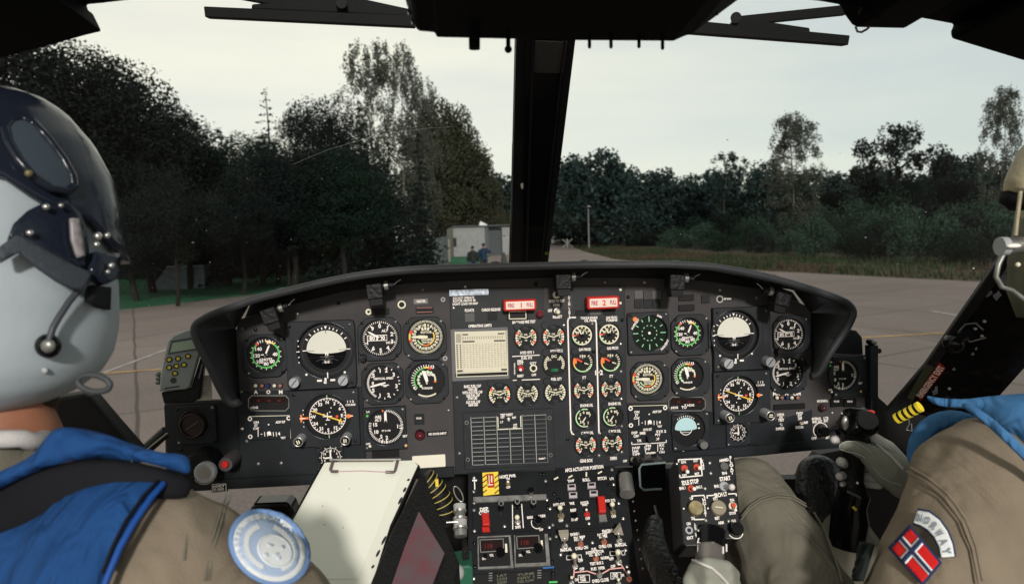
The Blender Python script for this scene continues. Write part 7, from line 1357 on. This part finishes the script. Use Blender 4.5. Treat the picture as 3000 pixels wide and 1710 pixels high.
# seams, pocket, patches
pline([(2172, 1520), (2195, 1490), (2230, 1466), (2275, 1454), (2320, 1458), (2362, 1482)], f3, .006, .0016, 'knee_seam', suit2, T); pline([(2172, 1512), (2195, 1482), (2230, 1458), (2275, 1446), (2320, 1450), (2360, 1474)], f3, .006, .0014, 'knee_seam', suit2, T)
pline([(2385, 1500), (2420, 1560), (2450, 1640), (2468, 1705)], f3, .006, .0018, 'trouser_seam', suit2, T)
pline([(2668, 1370), (2720, 1400), (2780, 1450), (2830, 1520), (2860, 1600), (2880, 1700)], f2, .006, .0018, 'sleeve_seam', suit, T); pline([(2658, 1380), (2712, 1410), (2770, 1460), (2820, 1530), (2850, 1610), (2868, 1710)], f2, .006, .0014, 'sleeve_seam', suit, T)
drape([(2516, 1590), (2556, 1592), (2524, 1698), (2496, 1694)], f2, .008, .006, 'hook_strip', mat('dark_hook_tape', (.012, .016, .016), .9, bump=.6, bscale=500), T, 12)
Q = [(2613, 1606), (2667, 1547), (2750, 1646), (2702, 1704)]
def fb(u_, v_): A, B, C_, D_ = [Vector(p) for p in Q]; return tuple(A*(1-u_)*(1-v_)+D_*u_*(1-v_)+C_*u_*v_+B*(1-u_)*v_)
def fr2(a, b, c, d): return [fb(a, b), fb(c, b), fb(c, d), fb(a, d)]
navyf = mat('patch_navy', (.02, .03, .09), .85, bump=.5, bscale=700); o = drape(fr2(-.06, -.09, 1.06, 1.09), f2, .010, .003, 'flag_patch', navyf, T, 10, 'red flag patch with a blue and white cross'); redf = mat('flag_red', (.55, .012, .012), .85, bump=.5, bscale=700)
drape(fr2(0, 0, 1, 1), f2, .0122, .0008, 'flag_field', redf, o, 9)
for a in ((.27, 0, .46, 1), (0, .375, 1, .625)): drape(fr2(*a), f2, .0134 if a[0] else .0136, .0006, 'flag_cross', pwh, o, 9)
for a in ((.315, 0, .41, 1), (0, .44, 1, .56)): drape(fr2(*a), f2, .0146 if a[0] else .0148, .0006, 'flag_cross', navyf, o, 9)
oa = [(2689, 1494), (2722, 1500), (2752, 1522), (2775, 1555), (2790, 1592), (2796, 1628)]; ia = [(2758, 1632), (2752, 1600), (2738, 1572), (2718, 1550), (2697, 1537), (2676, 1530)]
def grow(P_, s_): c = Vector((2745, 1560)); return [tuple(Vector(p)+(Vector(p)-Vector(P_[len(P_)-1-i])).normalized()*s_) for i, p in enumerate(P_)]
o = drape(grow(oa+ia, 5), f2, .010, .003, 'arc_patch', navyf, T, 10, 'curved pale name patch above the flag'); drape(oa+ia, f2, .0122, .001, 'patch_field', pwh, o, 9)
for (x, y, r_), c in zip(((2692, 1515, -12), (2716, 1523, -26), (2737, 1539, -42), (2753, 1560, -56), (2766, 1586, -68), (2775, 1614, -78)), 'NORWAY'): dtext(c, x, y, 22, 17, r_, f2, .0146, 'patch_lettering', mat('patch_grey_letter', (.20, .22, .27), .85), o)
# vest of the right pilot
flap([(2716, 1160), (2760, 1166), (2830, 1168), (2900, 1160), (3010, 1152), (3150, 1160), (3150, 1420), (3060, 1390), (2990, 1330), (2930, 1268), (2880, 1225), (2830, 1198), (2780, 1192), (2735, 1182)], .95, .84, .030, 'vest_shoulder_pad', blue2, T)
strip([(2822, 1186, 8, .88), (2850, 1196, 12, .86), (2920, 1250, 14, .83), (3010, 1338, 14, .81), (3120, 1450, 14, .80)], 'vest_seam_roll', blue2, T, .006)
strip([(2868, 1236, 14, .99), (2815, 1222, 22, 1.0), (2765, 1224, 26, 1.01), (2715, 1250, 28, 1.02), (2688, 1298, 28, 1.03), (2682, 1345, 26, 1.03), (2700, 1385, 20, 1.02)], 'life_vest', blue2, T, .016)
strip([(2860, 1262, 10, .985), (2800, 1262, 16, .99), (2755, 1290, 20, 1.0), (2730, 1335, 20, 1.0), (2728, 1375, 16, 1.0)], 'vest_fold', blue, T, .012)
# helmet at the right edge
hm2 = mat('helmet_cream', (.36, .32, .22), .5, bump=.3, bscale=80, var=.25, vscale=30); hk = PD(3345, 660, .90); HR = build(MB().ball(hk, (.127, .15, .165), mat('helmet_olive', (.10, .10, .075), .5, bump=.3, bscale=80, var=.25, vscale=20), 28), 'helmet', T)
build(MB().loft([(PD(3032, 420, .82), rt*.006, fw*.02), (PD(3007, 470, .82), rt*.010, fw*.02), (PD(2988, 520, .82), rt*.012, fw*.02), (PD(2980, 552, .82), rt*.010, fw*.02), (PD(2984, 566, .82), rt*.006, fw*.02)], hm2), 'visor_edge', HR)
build(MB().loft([(PD(2975, 560, .83), rt*.014, fw*.02), (PD(2982, 590, .83), rt*.018, fw*.02), (PD(3002, 612, .83), rt*.012, fw*.02)], web), 'visor_seal', HR)
build(MB().ball(PD(3150, 545, .86), (.052, .07, .085), hm2, 20), 'visor_cover', HR); build(MB().ball(PD(3165, 790, .87), (.050, .07, .075), mat('ear_olive', (.09, .09, .06), .6, var=.3, vscale=30), 20), 'ear_housing', HR)
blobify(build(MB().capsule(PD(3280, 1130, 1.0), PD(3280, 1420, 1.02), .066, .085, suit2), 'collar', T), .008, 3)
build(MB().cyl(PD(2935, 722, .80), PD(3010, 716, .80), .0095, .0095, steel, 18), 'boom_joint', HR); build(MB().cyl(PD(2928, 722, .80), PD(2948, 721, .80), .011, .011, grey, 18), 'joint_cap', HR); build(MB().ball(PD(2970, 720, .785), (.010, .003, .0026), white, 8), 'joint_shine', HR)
build(MB().tube([PD(x, y, .80) for x, y in ((2990, 560), (2980, 640), (2975, 690))], .0022, hm2, 8), 'boom_wire', HR); build(MB().tube([PD(x, y, .80) for x, y in ((2940, 745), (2925, 775), (2918, 810), (2935, 840), (2965, 850), (3005, 880))], .0028, steel, 8), 'boom_wire', HR); build(MB().ball(PD(2982, 775, .80), .0028, cream, 8), 'stud', HR)
build(MB().loft([(PD(3030, 640, .84), rt*.012, fw*.03), (PD(3012, 760, .84), rt*.014, fw*.03), (PD(3004, 850, .84), rt*.010, fw*.03), (PD(3015, 930, .84), rt*.006, fw*.02)], mat('ear_olive', (.09, .09, .06), .6, var=.3, vscale=30)), 'ear_cover', HR)
